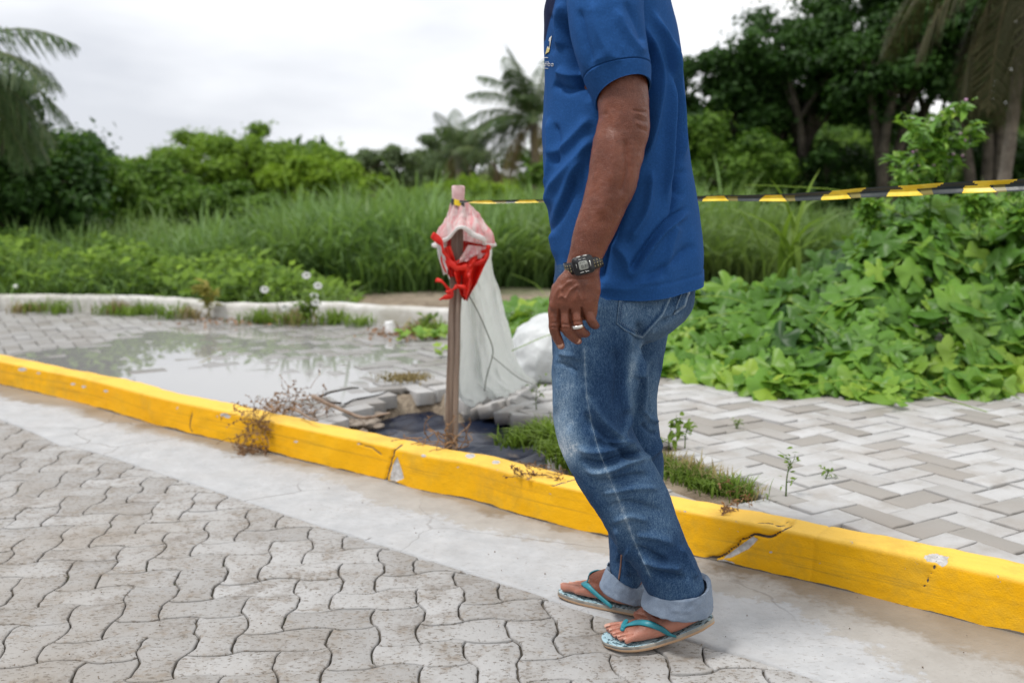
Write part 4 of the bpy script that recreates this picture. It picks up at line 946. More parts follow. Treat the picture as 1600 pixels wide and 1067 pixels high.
# ---- jeans
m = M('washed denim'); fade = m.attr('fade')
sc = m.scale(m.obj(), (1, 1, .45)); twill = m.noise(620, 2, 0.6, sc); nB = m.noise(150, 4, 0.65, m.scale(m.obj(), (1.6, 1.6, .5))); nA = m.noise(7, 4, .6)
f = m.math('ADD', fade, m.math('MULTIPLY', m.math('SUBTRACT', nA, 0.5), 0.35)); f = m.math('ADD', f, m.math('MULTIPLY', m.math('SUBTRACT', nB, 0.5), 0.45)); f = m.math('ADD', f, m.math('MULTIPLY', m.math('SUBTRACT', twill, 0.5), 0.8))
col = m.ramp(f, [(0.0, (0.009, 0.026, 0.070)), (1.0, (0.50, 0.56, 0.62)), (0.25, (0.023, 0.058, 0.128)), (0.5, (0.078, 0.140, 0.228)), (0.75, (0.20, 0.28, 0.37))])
denim = m.done(m.bsdf(col, 0.88, m.bump(m.math('ADD', twill, nB), 0.6, 0.0012), **{'Specular IOR Level': 0.12}))
m = M('turned denim inside'); tw = m.noise(700, 2, .6); nA = m.noise(30, 4)
colc = m.mix(m.map(m.math('ADD', m.math('MULTIPLY', tw, .7), m.math('MULTIPLY', nA, .4)), .35, .75), (0.11, 0.15, 0.215), (0.25, 0.305, 0.385))
cuffm = m.done(m.bsdf(colc, 0.9, m.bump(m.math('ADD', tw, nA), .6, .0012)))
m = M('pale stitching'); stm = m.done(m.bsdf((0.20, 0.27, 0.36), 0.9))
m = M('rust stitching'); strm = m.done(m.bsdf((0.22, 0.12, 0.09), 0.9))
pel = [ring_px(l, r_, py, Y, hd) for py, l, r_, Y, hd in [(395, 868, 1076, 2.19, .145), (440, 865, 1083, 2.19, .165), (470, 864, 1080, 2.19, .172), (492, 864, 1067, 2.19, .172), (508, 868, 1050, 2.19, .16), (520, 880, 1035, 2.19, .14), (530, 900, 1015, 2.19, .10)]]
nl = [(400, 872, 1040, 2.14, .09, 0), (450, 864, 1045, 2.12, .105, 0), (500, 861.5, 1022, 2.11, .106, 0), (545, 862, 1000, 2.10, .100, 0), (582, 861.5, 987, 2.092, .094, 0), (620, 862.5, 985, 2.084, .089, 2), (662, 866, 986, 2.076, .084, 6), (700, 878.5, 1000, 2.07, .080, 10), (733, 897, 1020, 2.066, .077, 13), (767, 918, 1038, 2.064, .074, 14), (800, 940, 1051, 2.064, .070, 13), (846, 967, 1070, 2.066, .065, 11), (880, 992, 1086, 2.07, .061, 8), (912, 1006, 1098, 2.072, .060, 4), (927, 1012, 1097, 2.074, .058, -2)]
fl = [(400, 880, 1065, 2.25, .09), (450, 890, 1078, 2.255, .10), (500, 905, 1052, 2.265, .10), (545, 915, 1037, 2.27, .098), (582, 920, 1032, 2.272, .094), (620, 925, 1026.5, 2.275, .088), (650, 930, 1027, 2.275, .084), (700, 938, 1034, 2.272, .078), (741, 942, 1035, 2.268, .074), (800, 946.5, 1030, 2.26, .068), (855, 951.5, 1016, 2.245, .062), (895, 954, 1004, 2.235, .056), (910, 957, 998, 2.232, .053)]
jl = [loft(pel, 50, 64, sup=2.4), loft([ring_px(l, r_, py, Y, hd, tilt=tl) for py, l, r_, Y, hd, tl in nl], 130, 64, sup=2.2), loft([ring_px(l, r_, py, Y, hd) for py, l, r_, Y, hd in fl], 120, 64, sup=2.2)]
JV, JF = fuse(jl, 0.0036, 8, 0.5)
jfold = [([(1003, 540), (984, 590), (986, 640), (972, 690)], 5, .006), ([(997, 500), (1000, 530), (985, 560)], 6, -.006), ([(975, 500), (985, 560), (978, 620), (980, 650)], 7, .005), ([(1000, 535), (990, 565), (981, 590)], 3.5, .007),
         ([(960, 540), (966, 590), (960, 640)], 7, -.004), ([(920, 620), (945, 660), (980, 690), (1005, 710)], 6, .006), ([(912, 640), (935, 676), (970, 704), (1000, 722)], 5, -.006), ([(925, 672), (950, 690), (985, 690)], 4, .005),
         ([(900, 700), (930, 706), (965, 700), (990, 690)], 5, .005), ([(905, 716), (935, 724), (975, 712), (1005, 706)], 5, -.006), ([(912, 735), (945, 736), (985, 722), (1012, 716)], 5, .006), ([(925, 752), (955, 750), (990, 742), (1022, 740)], 4, -.005), ([(935, 770), (965, 766), (1000, 762), (1034, 764)], 5, .004),
         ([(945, 795), (975, 785), (1005, 790), (1040, 800)], 5, -.004), ([(955, 815), (985, 806), (1015, 815)], 5, .004), ([(990, 835), (1020, 838), (1055, 850)], 6, .004), ([(985, 855), (1012, 862), (1045, 880)], 5, -.005), ([(1000, 872), (1030, 882), (1070, 888)], 5, .006), ([(1008, 890), (1040, 898), (1075, 902)], 4, -.006), ([(1062, 850), (1076, 880), (1088, 905)], 4, .005),
         ([(1006, 720), (1030, 700), (1034, 680)], 6, .004), ([(1000, 560), (1010, 600), (1000, 650)], 6, .004), ([(1020, 560), (1016, 620), (1020, 680)], 6, -.004), ([(1003, 640), (1020, 655), (1030, 660)], 4, .004), ([(1000, 660), (1018, 675), (1031, 678)], 4, -.004),
         ([(962, 820), (970, 850), (966, 880)], 5, .004), ([(985, 850), (978, 880), (985, 900)], 5, .005), ([(880, 560), (884, 620), (890, 680)], 8, -.003), ([(868, 550), (872, 600), (868, 650)], 5, .003), ([(870, 552), (892, 556), (908, 562)], 3, .004), ([(868, 566), (888, 572), (904, 582)], 3.5, -.004),
         ([(1040, 500), (1058, 480), (1076, 460)], 5, .004), ([(1020, 520), (1045, 498), (1065, 478)], 4, -.004)]
JV, JN = folds(JV, JF, [(a_, b_ * .9, c_ * 1.15) for a_, b_, c_ in jfold])
JV += JN * (0.0028 * noise(JV * np.array([1, 1, .7]), 16, 3, 80) + 0.0010 * noise(JV, 45, 2, 81))[:, None]
px = proj(JV)
def blob(x, y, rx, ry, a=0.0):
    d = px - (x, y); c, s = math.cos(a), math.sin(a); return np.exp(-(((d[:, 0] * c + d[:, 1] * s) / rx) ** 2 + ((-d[:, 0] * s + d[:, 1] * c) / ry) ** 2))
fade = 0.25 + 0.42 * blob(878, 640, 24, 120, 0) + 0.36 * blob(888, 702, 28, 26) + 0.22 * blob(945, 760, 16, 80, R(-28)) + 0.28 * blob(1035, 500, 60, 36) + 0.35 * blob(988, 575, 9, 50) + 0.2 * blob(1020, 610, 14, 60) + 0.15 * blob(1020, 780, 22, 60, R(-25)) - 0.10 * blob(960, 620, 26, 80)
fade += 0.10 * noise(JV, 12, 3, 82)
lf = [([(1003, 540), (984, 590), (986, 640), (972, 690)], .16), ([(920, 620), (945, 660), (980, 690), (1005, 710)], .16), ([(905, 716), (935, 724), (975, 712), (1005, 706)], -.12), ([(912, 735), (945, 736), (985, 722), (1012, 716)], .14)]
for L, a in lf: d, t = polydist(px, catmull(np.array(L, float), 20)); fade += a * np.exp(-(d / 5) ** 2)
for x, y, r_ in [(892, 605, 10), (900, 640, 5), (896, 660, 7), (895, 702, 12), (884, 545, 6), (905, 560, 5), (880, 700, 6), (915, 590, 5)]:
    fade += 0.2 * np.exp(-(np.linalg.norm(px - (x, y), axis=1) / r_) ** 2) * (noise(JV, 130, 2, 83) > 0.12)
seam = [(913, 545), (914, 575), (917, 620), (925, 665), (936, 705), (952, 745), (970, 790), (985, 830), (1000, 865), (1016, 900)]
d, t = polydist(px, catmull(np.array(seam, float), 30)); facing = (JN @ np.array((0, -1, 0))) > 0.2
JV += JN * (0.0016 * np.exp(-(d / 2.2) ** 2) * facing)[:, None] + JN * (-0.0012 * np.exp(-((d - 4.5) / 1.5) ** 2) * facing)[:, None]
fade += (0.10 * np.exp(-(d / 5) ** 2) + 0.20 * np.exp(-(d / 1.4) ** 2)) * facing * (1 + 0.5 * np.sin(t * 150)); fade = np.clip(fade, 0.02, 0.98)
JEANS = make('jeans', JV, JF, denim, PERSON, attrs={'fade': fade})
jt = bvh(JV, JF)
mb = thread(jt, seam, 0.00045, 0.0002, 2.0)
inseam = [(972, 815), (972, 850), (970, 885), (967, 905)]
mb.build('stitching', stm, JEANS); mb = thread(jt, inseam, 0.0022, 0.0005, 3.0, ymin=2.17)
if mb.n: mb.build('inseam', strm, JEANS)
# back pockets
pk = [((964, 466), (1000, 462), (1052, 446)), ((966, 505), (985, 528), (1003, 541)), ]
pfade = 0.55
def pocket(name, top, bot, stitches):
    V, Fs = patch(jt, (top, bot), 40, 30, 0.0022); pxp = proj(V)
    fd = 0.50 + 0.10 * noise(V, 18, 3, 85); d_, _ = polydist(pxp, np.array(stitches + [stitches[0]], float)); fd -= 0.25 * np.exp(-((d_ - 4) / 2.5) ** 2); fd += 0.25 * np.exp(-(d_ / 2.5) ** 2)
    o = make(name, V, Fs, denim, JEANS, attrs={'fade': np.clip(fd, 0, 1)}); return o
p1t, p1b = [(967, 470), (995, 466), (1025, 458), (1056, 447)], [(963, 504), (980, 521), (996, 528), (1001, 531)]
p1b = [(963, 506), (982, 520), (1004, 527), (1036, 492)]
pocket('back_pocket', p1t, p1b, [(967, 470), (963, 506), (982, 520), (1004, 527), (1036, 492), (1056, 447)])
MBs = MB()
for o_ in (3.0, 6.0):
    L = [(967 + o_, 472), (963.5 + o_, 504 - o_ * .3), (983 + o_ * .3, 519 - o_), (1003 - o_ * .2, 526 - o_)]
    P1 = cast(jt, *L[0], .005)
    q = []
    for a in arclen(np.array(L, float), 2.5)[0]:
        h_ = cast(jt, a[0], a[1], 0.0046)
        if h_ is not None: q.append(h_[0])
    q, _ = arclen(np.array(q), 0.0022)
    for i in range(0, len(q) - 1, 2): MBs.add(*tube(q[i:i + 2], .0004, 5))
MBs.build('stitching', stm, JEANS)
pocket('back_pocket', [(1066, 452), (1074, 446), (1083, 440)], [(1052, 492), (1060, 490), (1070, 478)], [(1066, 452), (1052, 492), (1070, 478), (1083, 440)])
# turned-up cuffs
def cuff(top, bot, th0=0.006, seamx=None, yaw=0):
    """top / bot: (left px, right px, depth, half depth)"""
    k, n = 140, 26; V = []
    (tl, tr, ty, td), (bl, br, by, bd) = top, bot
    a0, a1 = P(*tl, ty), P(*tr, ty); b0, b1 = P(*bl, by), P(*br, by); th = np.arange(k) * 2 * math.pi / k; c, s = np.cos(th), np.sin(th)
    prof = [(0.1, -0.008)] + [(x, y) for x, y in zip(np.linspace(0.0, 1, n - 4), 0.0015 + 0.0008 * np.sin(np.linspace(0, math.pi, n - 4)))] + [(1.01, -0.002), (0.95, -0.006), (0.4, -0.008)]
    sag = 0.010
    for t, o_ in prof:
        cen = (a0 + a1) / 2 * (1 - t) + (b0 + b1) / 2 * t; ax = ((a1 - a0) * (1 - t) + (b1 - b0) * t) / 2; dd = td * (1 - t) + bd * t
        r1 = 1 + o_ / np.linalg.norm(ax); r2 = 1 + o_ / dd
        p = cen + c[:, None] * ax * r1 + s[:, None] * np.array((0, dd * r2, 0)); V.append(p)
    V = np.array(V); V[..., 2] += -0.010 * np.exp(-((th - 4.9) / 0.8) ** 2)[None] + 0.002 * np.sin(3 * th)[None]
    V = V.reshape(-1, 3); f = [gridfaces(len(prof), k, True)]; N = vnormals(V, f)
    cen = np.tile((a0 + b1) / 2, (len(V), 1))
    V += N * (0.0030 * noise(V * np.array([1, 1, .6]), 26, 3, 90) + 0.0010 * noise(V, 90, 2, 91))[:, None]
    return V, f
V, f = cuff(((1010, 921), (1109, 905), 2.076, .066), ((1003, 945), (1113, 946), 2.078, .066)); CUN = make('cuff', V, f, cuffm, JEANS); ct = bvh(V, f)
mb = thread(ct, [(1067, 922), (1066, 940), (1064, 962)], .0007, .0006, 3); 
for L in ([(1070, 922), (1070, 940), (1068, 962)],): 
    t2 = thread(ct, L, .0007, .0006, 3); mb.V += t2.V; mb.A += t2.A
    for k_, v_ in t2.F.items(): mb.F.setdefault(k_, []).extend([x + mb.n for x in v_])
    mb.n += t2.n
m = M('grey stitching'); gst = m.done(m.bsdf((0.13, 0.15, 0.2), .9))
if mb.n: mb.build('stitching', gst, CUN)
V, f = cuff(((950, 885), (1006, 905), 2.235, .060), ((938, 914), (1010, 930), 2.235, .062)); CUF = make('cuff', V, f, cuffm, JEANS); ct = bvh(V, f)
mb = thread(ct, [(969, 902), (966, 915), (964, 930)], .0024, .0006, 3)
if mb.n: mb.build('inseam', strm, CUF)

# ---- flip-flops
m = M('printed foam sole top'); vo = m.n('TexVoronoi', {'Vector': m.scale(m.obj(), (1, 1, 1)), 'Scale': 60.0}).outputs[0]; nz = m.noise(55, 3, .6, dist=1.5)
topc = m.mix(m.math('GREATER_THAN', nz, 0.53), (0.34, 0.50, 0.56), (0.025, 0.07, 0.09)); topc = m.mix(m.math('MULTIPLY', m.map(m.noise(20, 4), .5, .7), .6), topc, (0.42, 0.42, 0.40))
soletop = m.done(m.bsdf(topc, 0.6, m.bump(nz, .3, .001)))
m = M('worn foam sole edge'); sole_edge = m.done(m.bsdf(m.mix(m.map(m.noise(40, 4), .4, .6), (0.20, 0.19, 0.17), (0.34, 0.31, 0.26)), 0.75, m.bump(m.noise(200, 2), .4, .001)))
m = M('tan foam underside'); sole_under = m.done(m.bsdf((0.42, 0.27, 0.16), 0.7))
m = M('teal rubber strap'); strapm = m.done(m.bsdf(m.mix(m.map(m.noise(30, 3), .4, .6), (0.008, 0.155, 0.20), (0.015, 0.22, 0.27)), 0.42, m.bump(m.noise(150, 2), .2, .0008)))
def sandal(W, sgn, zfun, label):
    # outline of the sole in the foot's frame (forward, sideways)
    ctl = [(-.018, 0), (-.014, .020), (.010, .034), (.06, .034), (.11, .034), (.16, .044), (.20, .050), (.235, .045), (.262, .022), (.272, -.008), (.268, -.034), (.245, -.048), (.20, -.048), (.14, -.038), (.09, -.031), (.04, -.033), (.008, -.032), (-.013, -.020)]
    c = catmull(np.array(ctl + [ctl[0]]), 140)[:-1]; n = len(c); cen = np.column_stack([c[:, 0] * 1.0, np.zeros(n)])
    rings = []
    for sc_, dz in ((0.0, 0), (.5, 0), (.93, 0), (.985, -.0008), (1.0, -.003), (1.0, -.007), (.995, -.0075), (1.003, -.009), (1.0, -.014), (.97, -.016), (.5, -.016), (.0, -.016)):
        q = c.copy(); q[:, 1] *= sc_; q[:, 0] = 0.125 + (q[:, 0] - 0.125) * (sc_ if sc_ > .9 else (.6 + .4 * sc_))
        rings.append(np.array([W(x, y, dz + zfun(x)) for x, y in q]))
    V = np.concatenate(rings); fs = gridfaces(12, n, True); mi = np.repeat([0, 0, 0, 1, 1, 1, 1, 2, 2, 2, 2], n)
    nr = vnormals(V, [fs]); up_ = W(0, 0, 1) - W(0, 0, 0)
    if nr[n:2 * n].mean(0) @ up_ < 0: fs = fs[:, ::-1]
    o = make('flip_flop', V, fs, [soletop, sole_edge, sole_under], PERSON, matidx=mi)
    return o
def lay(lines, parent, post, W=None):
    mb = MB()
    for line, lead in lines:
        L, _ = arclen(catmull(np.array(line, float), 40), 1.0); pts, nn = [], []
        if W is not None: L = catmull(np.array(line, float), 60)
        for a, b in L:
            if W is None: h = cast(skt, a, b, 0.0012)
            else:
                up_ = W(0.1, 0, 1) - W(0.1, 0, 0); up_ /= np.linalg.norm(up_); hh_ = skt.ray_cast(Vector(W(a, b, .13)), Vector(-up_)); h = None if hh_[0] is None else (np.array(hh_[0] + hh_[1] * .0012), np.array(hh_[1]))
            if h is not None: pts.append(h[0]); nn.append(h[1])
        if lead is not None: pts += [lead * t + pts[-1] * (1 - t) for t in (.35, .7, 1)]; nn += [nn[-1]] * 3
        P3 = np.array(pts); nn = np.array(nn)
        for _ in range(12): P3[1:-1] = .25 * P3[:-2] + .5 * P3[1:-1] + .25 * P3[2:]; nn[1:-1] = .25 * nn[:-2] + .5 * nn[1:-1] + .25 * nn[2:]
        nn /= np.linalg.norm(nn, axis=1)[:, None]; T = np.gradient(P3, axis=0); T /= np.linalg.norm(T, axis=1)[:, None] + 1e-9; wv = np.cross(T, nn); n_ = len(P3)
        hw = np.interp(np.linspace(0, 1, n_), [0, .15, .5, .85, 1], [.0045, .0066, .0075, .0062, .005])[:, None]; P3 = P3 + nn * .0012
        pr = [(-1, -.3), (-.85, .8), (-.3, 1.3), (.3, 1.3), (.85, .8), (1, -.3), (.6, -.8), (-.6, -.8)]
        V = np.stack([P3 + wv * hw * a + nn * .0021 * b for a, b in pr], 1).reshape(-1, 3); mb.add(V, gridfaces(n_, 8, True))
    h = [post] if W is not None else cast(skt, *post, .001)
    if h is not None: mb.add(*ball(h[0], (.006, .006, .005), 10))
    return mb.build('strap', strapm, parent)
sN = sandal(WN, 1, lambda x: -0.001, ''); lay([([(973, 983), (982, 977), (996, 973), (1012, 974), (1030, 980), (1043, 988), (1050, 993)], WN(.085, .036, .0)), ([(973, 983), (976, 975), (981, 968), (985, 962)], None)], sN, (973, 983))
sF = sandal(WF, -1, lambda x: -0.001, ''); lay([([(.192, -.019), (.172, -.030), (.145, -.036), (.115, -.035), (.100, -.033)], WF(.085, -.036, .0)), ([(.192, -.019), (.172, -.004), (.145, .014), (.115, .028)], WF(.085, .038, .0))], sF, WF(.193, -.019, .024), WF)

# ---- watch and ring
m = M('black watch resin'); wbm = m.done(m.bsdf((0.012, 0.012, 0.014), 0.32)); m = M('watch steel'); wsm = m.done(m.bsdf((0.65, 0.65, 0.62), 0.25, **{'Metallic': 1.0}))
m = M('watch display'); wdm = m.done(m.bsdf((0.30, 0.31, 0.28), 0.25)); m = M('gilt print'); wgm = m.done(m.bsdf((0.33, 0.27, 0.13), 0.5)); m = M('black segments'); wkm = m.done(m.bsdf((0.03, 0.03, 0.03), 0.4))
wc = np.array(cast(skt, 911, 414, 0.0)[0]); wr = P(939, 407, 1.95) - P(885, 420, 1.95); wr /= np.linalg.norm(wr)     # along the strap, forearm-wise across
ax_ = np.array([*(P(919, 392, 1.95) - P(905, 436, 1.95))]); ax_ -= (ax_ @ wr) * wr; ax_ /= np.linalg.norm(ax_)
outw = np.cross(wr, ax_); outw = outw if outw[1] < 0 else -outw
outw = outw / np.linalg.norm(outw); side_ = np.cross(ax_, outw)
side_ = side_ if side_[0] > 0 else -side_
def wpt(a, b, c): return wc + side_ * a + ax_ * b + outw * c
def slab(hw, hh, z0, z1, r=.25, bev=.0012, cx=0, cy=0, k=40):
    th = np.arange(k) * 2 * math.pi / k; e = 2 / 5.5; c = np.sign(np.cos(th)) * np.abs(np.cos(th)) ** e; s = np.sign(np.sin(th)) * np.abs(np.sin(th)) ** e; V = []
    for sc_, z in ((0, z0), (1, z0), (1, z1 - bev), (1 - bev / hw, z1), (0, z1)): V.append(np.array([wpt(cx + hw * a * sc_, cy + hh * b * sc_, z) for a, b in zip(c, s)]))
    return np.concatenate(V), gridfaces(5, k, True)
# strap round the wrist
wcen = (P(885, 420, 1.95) + P(939, 407, 1.95)) / 2 + np.array((0, .0, .0)); mb = MB(); hwid = .0335
k = 72; th = np.arange(k) * 2 * math.pi / k; V = []
for t, o_ in ((-.0115, 0), (-.0115, .0026), (.0115, .0026), (.0115, 0)):
    V.append(np.array([wcen + side_ * (np.cos(a) * (.0362 + o_)) + outw * (np.sin(a) * (.0275 + o_)) + ax_ * t for a in th]))
mb.add(np.concatenate(V + [V[0]]), gridfaces(5, k, True))
WATCH = mb.build('watch', wbm, PERSON)
V, f = slab(.0205, .0180, -.002, .0080); V2, f2 = slab(.0180, .0155, .0075, .0092)
mb = MB(); mb.add(V, f); mb.add(V2, f2); case = mb.build('watch_case', wbm, PERSON)
make('display', *slab(.0095, .0092, .0085, .0097, cx=.000), wdm, case)
mb = MB()
def bar(cx, cy, w_, h_, z=.0102): V, f = slab(w_, h_, .0090, z, bev=.0002, cx=cx, cy=cy, k=16); mb.add(V, f)
for x, segs in ((-.0045, 'bc'), (-.0015, 'abcdef'), (.0022, 'abcdg'), (.0052, 'abfgcd')):
    for s_ in segs:
        dx, dy, vert = {'a': (0, .0028, 0), 'b': (.001, .0016, 1), 'c': (.001, -.0004, 1), 'd': (0, -.0016, 0), 'e': (-.001, -.0004, 1), 'f': (-.001, .0016, 1), 'g': (0, .0006, 0)}[s_]
        bar(x * 1.2 + dx * 1.3, dy * 1.3 - .003, .0004 if vert else .0012, .0010 if vert else .0003, .0101)
for x in (-.004, -.001, .002): bar(x * 1.3, .0060, .0013, .0007, .0101)
mb.build('digits', wkm, case); mb = MB()
for x, y, w_, h_ in ((-.006, .0175, .004, .0014), (.0065, .0175, .004, .0014), (-.005, -.0128, .0035, .0006), (.005, -.0128, .0035, .0006), (.0135, .001, .0012, .0055), (-.0135, .0015, .0005, .004), (-.004, .0122, .003, .0005), (.004, .0122, .003, .0005)): bar(x, y, w_, h_, .0098)
mb.build('watch_trim', wsm, case); mb = MB()
for angs in (np.arange(-2.75, -2.0, .2), np.arange(-1.05, -.3, .2)):
    mb = MB()
    for a in angs:
        for t in (-.0055, .0, .0055):
            p = wcen + side_ * (np.cos(a) * .0390) + outw * (-np.sin(a) * .0303) + ax_ * t; mb.add(*box(p, (.0030, .0014, .0030), np.stack([side_ * -np.sin(a) - outw * np.cos(a), side_ * np.cos(a) - outw * np.sin(a), ax_]).T * np.array([.45, 1, 1])))
    o_ = mb.build('strap_print', wgm, WATCH); o_['kind'] = 'stuff'
rc = ph(902, 509.5, -.011); mb = MB(); d_ = ph(904.5, 516, -.008) - ph(901, 498, -.010); d_ /= np.linalg.norm(d_); a_ = np.cross(d_, (0, 1, 0)); a_ /= np.linalg.norm(a_); b_ = np.cross(d_, a_)
V = []
for t, r_ in ((-.0032, .0112), (-.0030, .0121), (.0030, .0121), (.0032, .0112)): V.append(np.array([rc + d_ * t + a_ * np.cos(q) * (r_ + .0006) + b_ * np.sin(q) * (r_ + .0008) for q in th]))
m = M('silver ring'); rgm = m.done(m.bsdf((0.72, 0.71, 0.68), 0.28, **{'Metallic': 1.0}))
make('ring', np.concatenate(V + [V[0]]), gridfaces(5, k, True), rgm, PERSON)
# ================================================================ THE POST, ITS RAGS, THE TAPE, THE PIT
def scol(name, c1, c2, sc=8, rough=0.8, bump=.5, bd=.003, **k):
    m = M(name); n = m.noise(sc, 5, .6); return m.done(m.bsdf(m.mix(m.map(n, .35, .65), c1, c2), rough, m.bump(m.noise(sc * 6, 4), bump, bd), **k))
YP = 3.50
POST = empty('barrier_post', P(705, 690, YP) * [1, 1, 0] + [0, 0, -.05], 'weathered wooden stake with pink top, standing in the collapsed pavement', 'post')
m = M('grey weathered wood'); sc = m.scale(m.obj(), (60, 60, 2.2)); n = m.noise(1.0, 5, .6, sc); n2 = m.noise(6, 4)
wood = m.done(m.bsdf(m.mix(m.map(n, .35, .65), m.mix(m.map(n2, .4, .6), (0.085, 0.05, 0.036), (0.15, 0.10, 0.075)), (0.26, 0.20, 0.16)), .85, m.bump(n, 1.0, .004)))
def plank(a, b, w0, w1, d0, mat, name, parent, k=60):
    t = np.linspace(0, 1, k)[:, None]; c = a + (b - a) * t; V = []
    prof = [(-1, -1), (-.9, -1.03), (-.3, -1.0), (.1, -1.0), (.15, -.8), (.2, -1.0), (.9, -1.02), (1, -.95), (1, 1), (-1, 1)]
    for i in range(k):
        hw = (w0 + (w1 - w0) * t[i, 0]) / 2; nz = noise(np.array([[0, 0, c[i, 2] * 9]]), 1, 2, 7)[0] * .0015
        V.append([c[i] + np.array((x * hw + nz, y * d0 / 2, 0)) for x, y in prof])
    V = np.array(V).reshape(-1, 3); n_ = len(prof); Fs = [gridfaces(k, n_, True), (np.arange(n_) + (k - 1) * n_)[None, :]]
    return make(name, V, Fs, mat, parent, smooth=False)
pb, ptp = P(705, 690, YP), P(715.5, 318, YP); bot = pb + (pb - ptp) * .16
plank(bot, ptp, .047, .040, .035, wood, 'stake', POST)
pinkm = scol('faded pink cloth', (0.62, 0.38, 0.38), (0.72, 0.55, 0.54), 14)
V, f = loft([np.r_[P(716, y, YP), P(716 + w_, y, YP) - P(716, y, YP), np.array((0, .022, 0))] for y, w_ in ((322, 8.6), (318, 9.0), (306, 9.6), (297, 10.2), (292, 10.2), (290.3, 8))], 30, 32, sup=3.2)
V += (0.002 * noise(V, 30, 3, 8))[:, None]
make('wrapped_top', V, f, pinkm, POST)
# rags
m = M('thin white netting'); n = m.noise(25, 5, .6); d = m.bsdf(m.mix(m.map(n, .3, .7), (0.78, 0.80, 0.78), (0.90, 0.91, 0.90)), .6, m.bump(m.math('ADD', m.noise(22, 6, .7, None, 0, 1.0), m.math('MULTIPLY', m.noise(90, 3), .3)), .9, .006)); tl = m.n('BsdfTranslucent', {0: (0.88, 0.90, 0.88, 1)}).outputs[0]
mx = m.n('MixShader', {0: .42, 1: d, 2: tl}).outputs[0]; tp = m.n('BsdfTransparent').outputs[0]
whitenet = m.done(m.n('MixShader', {0: .07, 1: mx, 2: tp}).outputs[0])
m = M('pinkish netting'); n = m.noise(16, 6, .7, m.scale(m.obj(), (3.2, 2, .55)), dist=.8); pc = m.mix(m.map(n, .42, .62), (0.84, 0.70, 0.68), (0.80, 0.32, 0.34)); d = m.bsdf(pc, .75, m.bump(m.noise(60, 4), .4, .003)); tl = m.n('BsdfTranslucent', {0: pc}).outputs[0]
pinknet = m.done(m.n('MixShader', {0: .35, 1: d, 2: tl}).outputs[0])
redm = None
m = M('red plastic cloth'); n = m.noise(20, 4); rc_ = m.mix(m.map(n, .3, .7), (0.62, 0.010, 0.006), (0.78, 0.035, 0.015)); d = m.bsdf(rc_, .5, m.bump(m.noise(70, 4), .5, .003)); tl = m.n('BsdfTranslucent', {0: (0.9, 0.05, 0.02, 1)}).outputs[0]
redm = m.done(m.n('MixShader', {0: .3, 1: d, 2: tl}).outputs[0])
def cloth(name, left, right, yl, yr, mat, parent, nx=60, ny=80, fold=0.01, nf=6, seed=1, thick=.002, rag=0.0):
    """hanging cloth between two edges (photo px) at depths yl(v), yr(v)"""
    L = catmull(np.array(left, float), ny); Rr_ = catmull(np.array(right, float), ny); V = []
    for j in range(ny):
        v = j / (ny - 1); a = P(L[j, 0], L[j, 1], np.interp(v, [0, 1], yl)); b = P(Rr_[j, 0], Rr_[j, 1], np.interp(v, [0, 1], yr)); u = np.linspace(0, 1, nx)[:, None]
        q = a * (1 - u) + b * u; V.append(q)
    V = np.array(V); u = np.linspace(0, 1, nx)[None, :]; v = np.linspace(0, 1, ny)[:, None]
    V[..., 1] += fold * (.35 + v) * (np.sin(u * nf * 2 * math.pi + 2.2 * noise(np.dstack([u + 0 * v, v + 0 * u, 0 * (u + v)]), 2.2, 2, seed)) + 1.0 * noise(np.dstack([u * 3 + 0 * v, v * 1.5 + 0 * u, 0 * (u + v)]), 2.4, 3, seed + 1))
    V[..., 0] += .004 * noise(V, 12, 2, seed + 2); V[-1, :, 2] += rag * noise(V[-1], 25, 2, seed + 3)
    V = V.reshape(-1, 3); f = gridfaces(ny, nx); n = len(V); V2 = V + np.array((0, thick, 0)); i = np.arange(nx - 1); e = (ny - 1) * nx
    rim = np.stack([e + i, e + i + 1, n + e + i + 1, n + e + i], -1)
    return make(name, np.vstack([V, V2]), [f, f[:, ::-1] + n, rim], mat, parent)
RAG = empty('torn_bag', P(716, 320, YP), 'torn red and white plastic bag tied over the top of the wooden stake', 'bag')
# hood
hood = [(314, 706, 726, .026), (322, 703, 733, .036), (334, 700, 745, .055), (351, 693, 756, .085), (367, 684, 766, .105), (384, 681, 769, .115)]
rows = [ring_px(l, r_, y, YP + .01 + .03 * i / 5, hd) for i, (y, l, r_, hd) in enumerate(hood)]
n, k = 60, 120; Rr_ = catmull(np.array(rows), n); th = np.arange(k) * 2 * math.pi / k
V = Rr_[:, None, :3] + np.cos(th)[None, :, None] * Rr_[:, None, 3:6] + np.sin(th)[None, :, None] * Rr_[:, None, 6:9]
tt = np.linspace(0, 1, n)[:, None]
fr = np.exp(-((th - 3 * math.pi / 2) / .75) ** 2)[None]
cut = 1 - .34 * fr         # the front rim arches up
V = Rr_[(np.clip(tt * cut, 0, 1) * (n - 1)).astype(int)[..., 0] if False else 0][None] if False else V
idx = np.clip(tt * cut * (n - 1), 0, n - 1.001); i0 = idx.astype(int); fr_ = (idx - i0)[..., None]; kk = np.broadcast_to(np.arange(k), (n, k))
V = V[i0, kk] * (1 - fr_) + V[i0 + 1, kk] * fr_
V = V.reshape(-1, 3); f = [gridfaces(n, k, True)]; N = vnormals(V, f)
V += N * ((.010 * np.repeat(np.linspace(0, 1, n), k) ** .7) * np.sin(np.tile(th, n) * 9 + 3 * noise(V, 7, 2, 4)) + .006 * noise(V, 25, 3, 5))[:, None]
make('hood', V, f, pinknet, RAG)
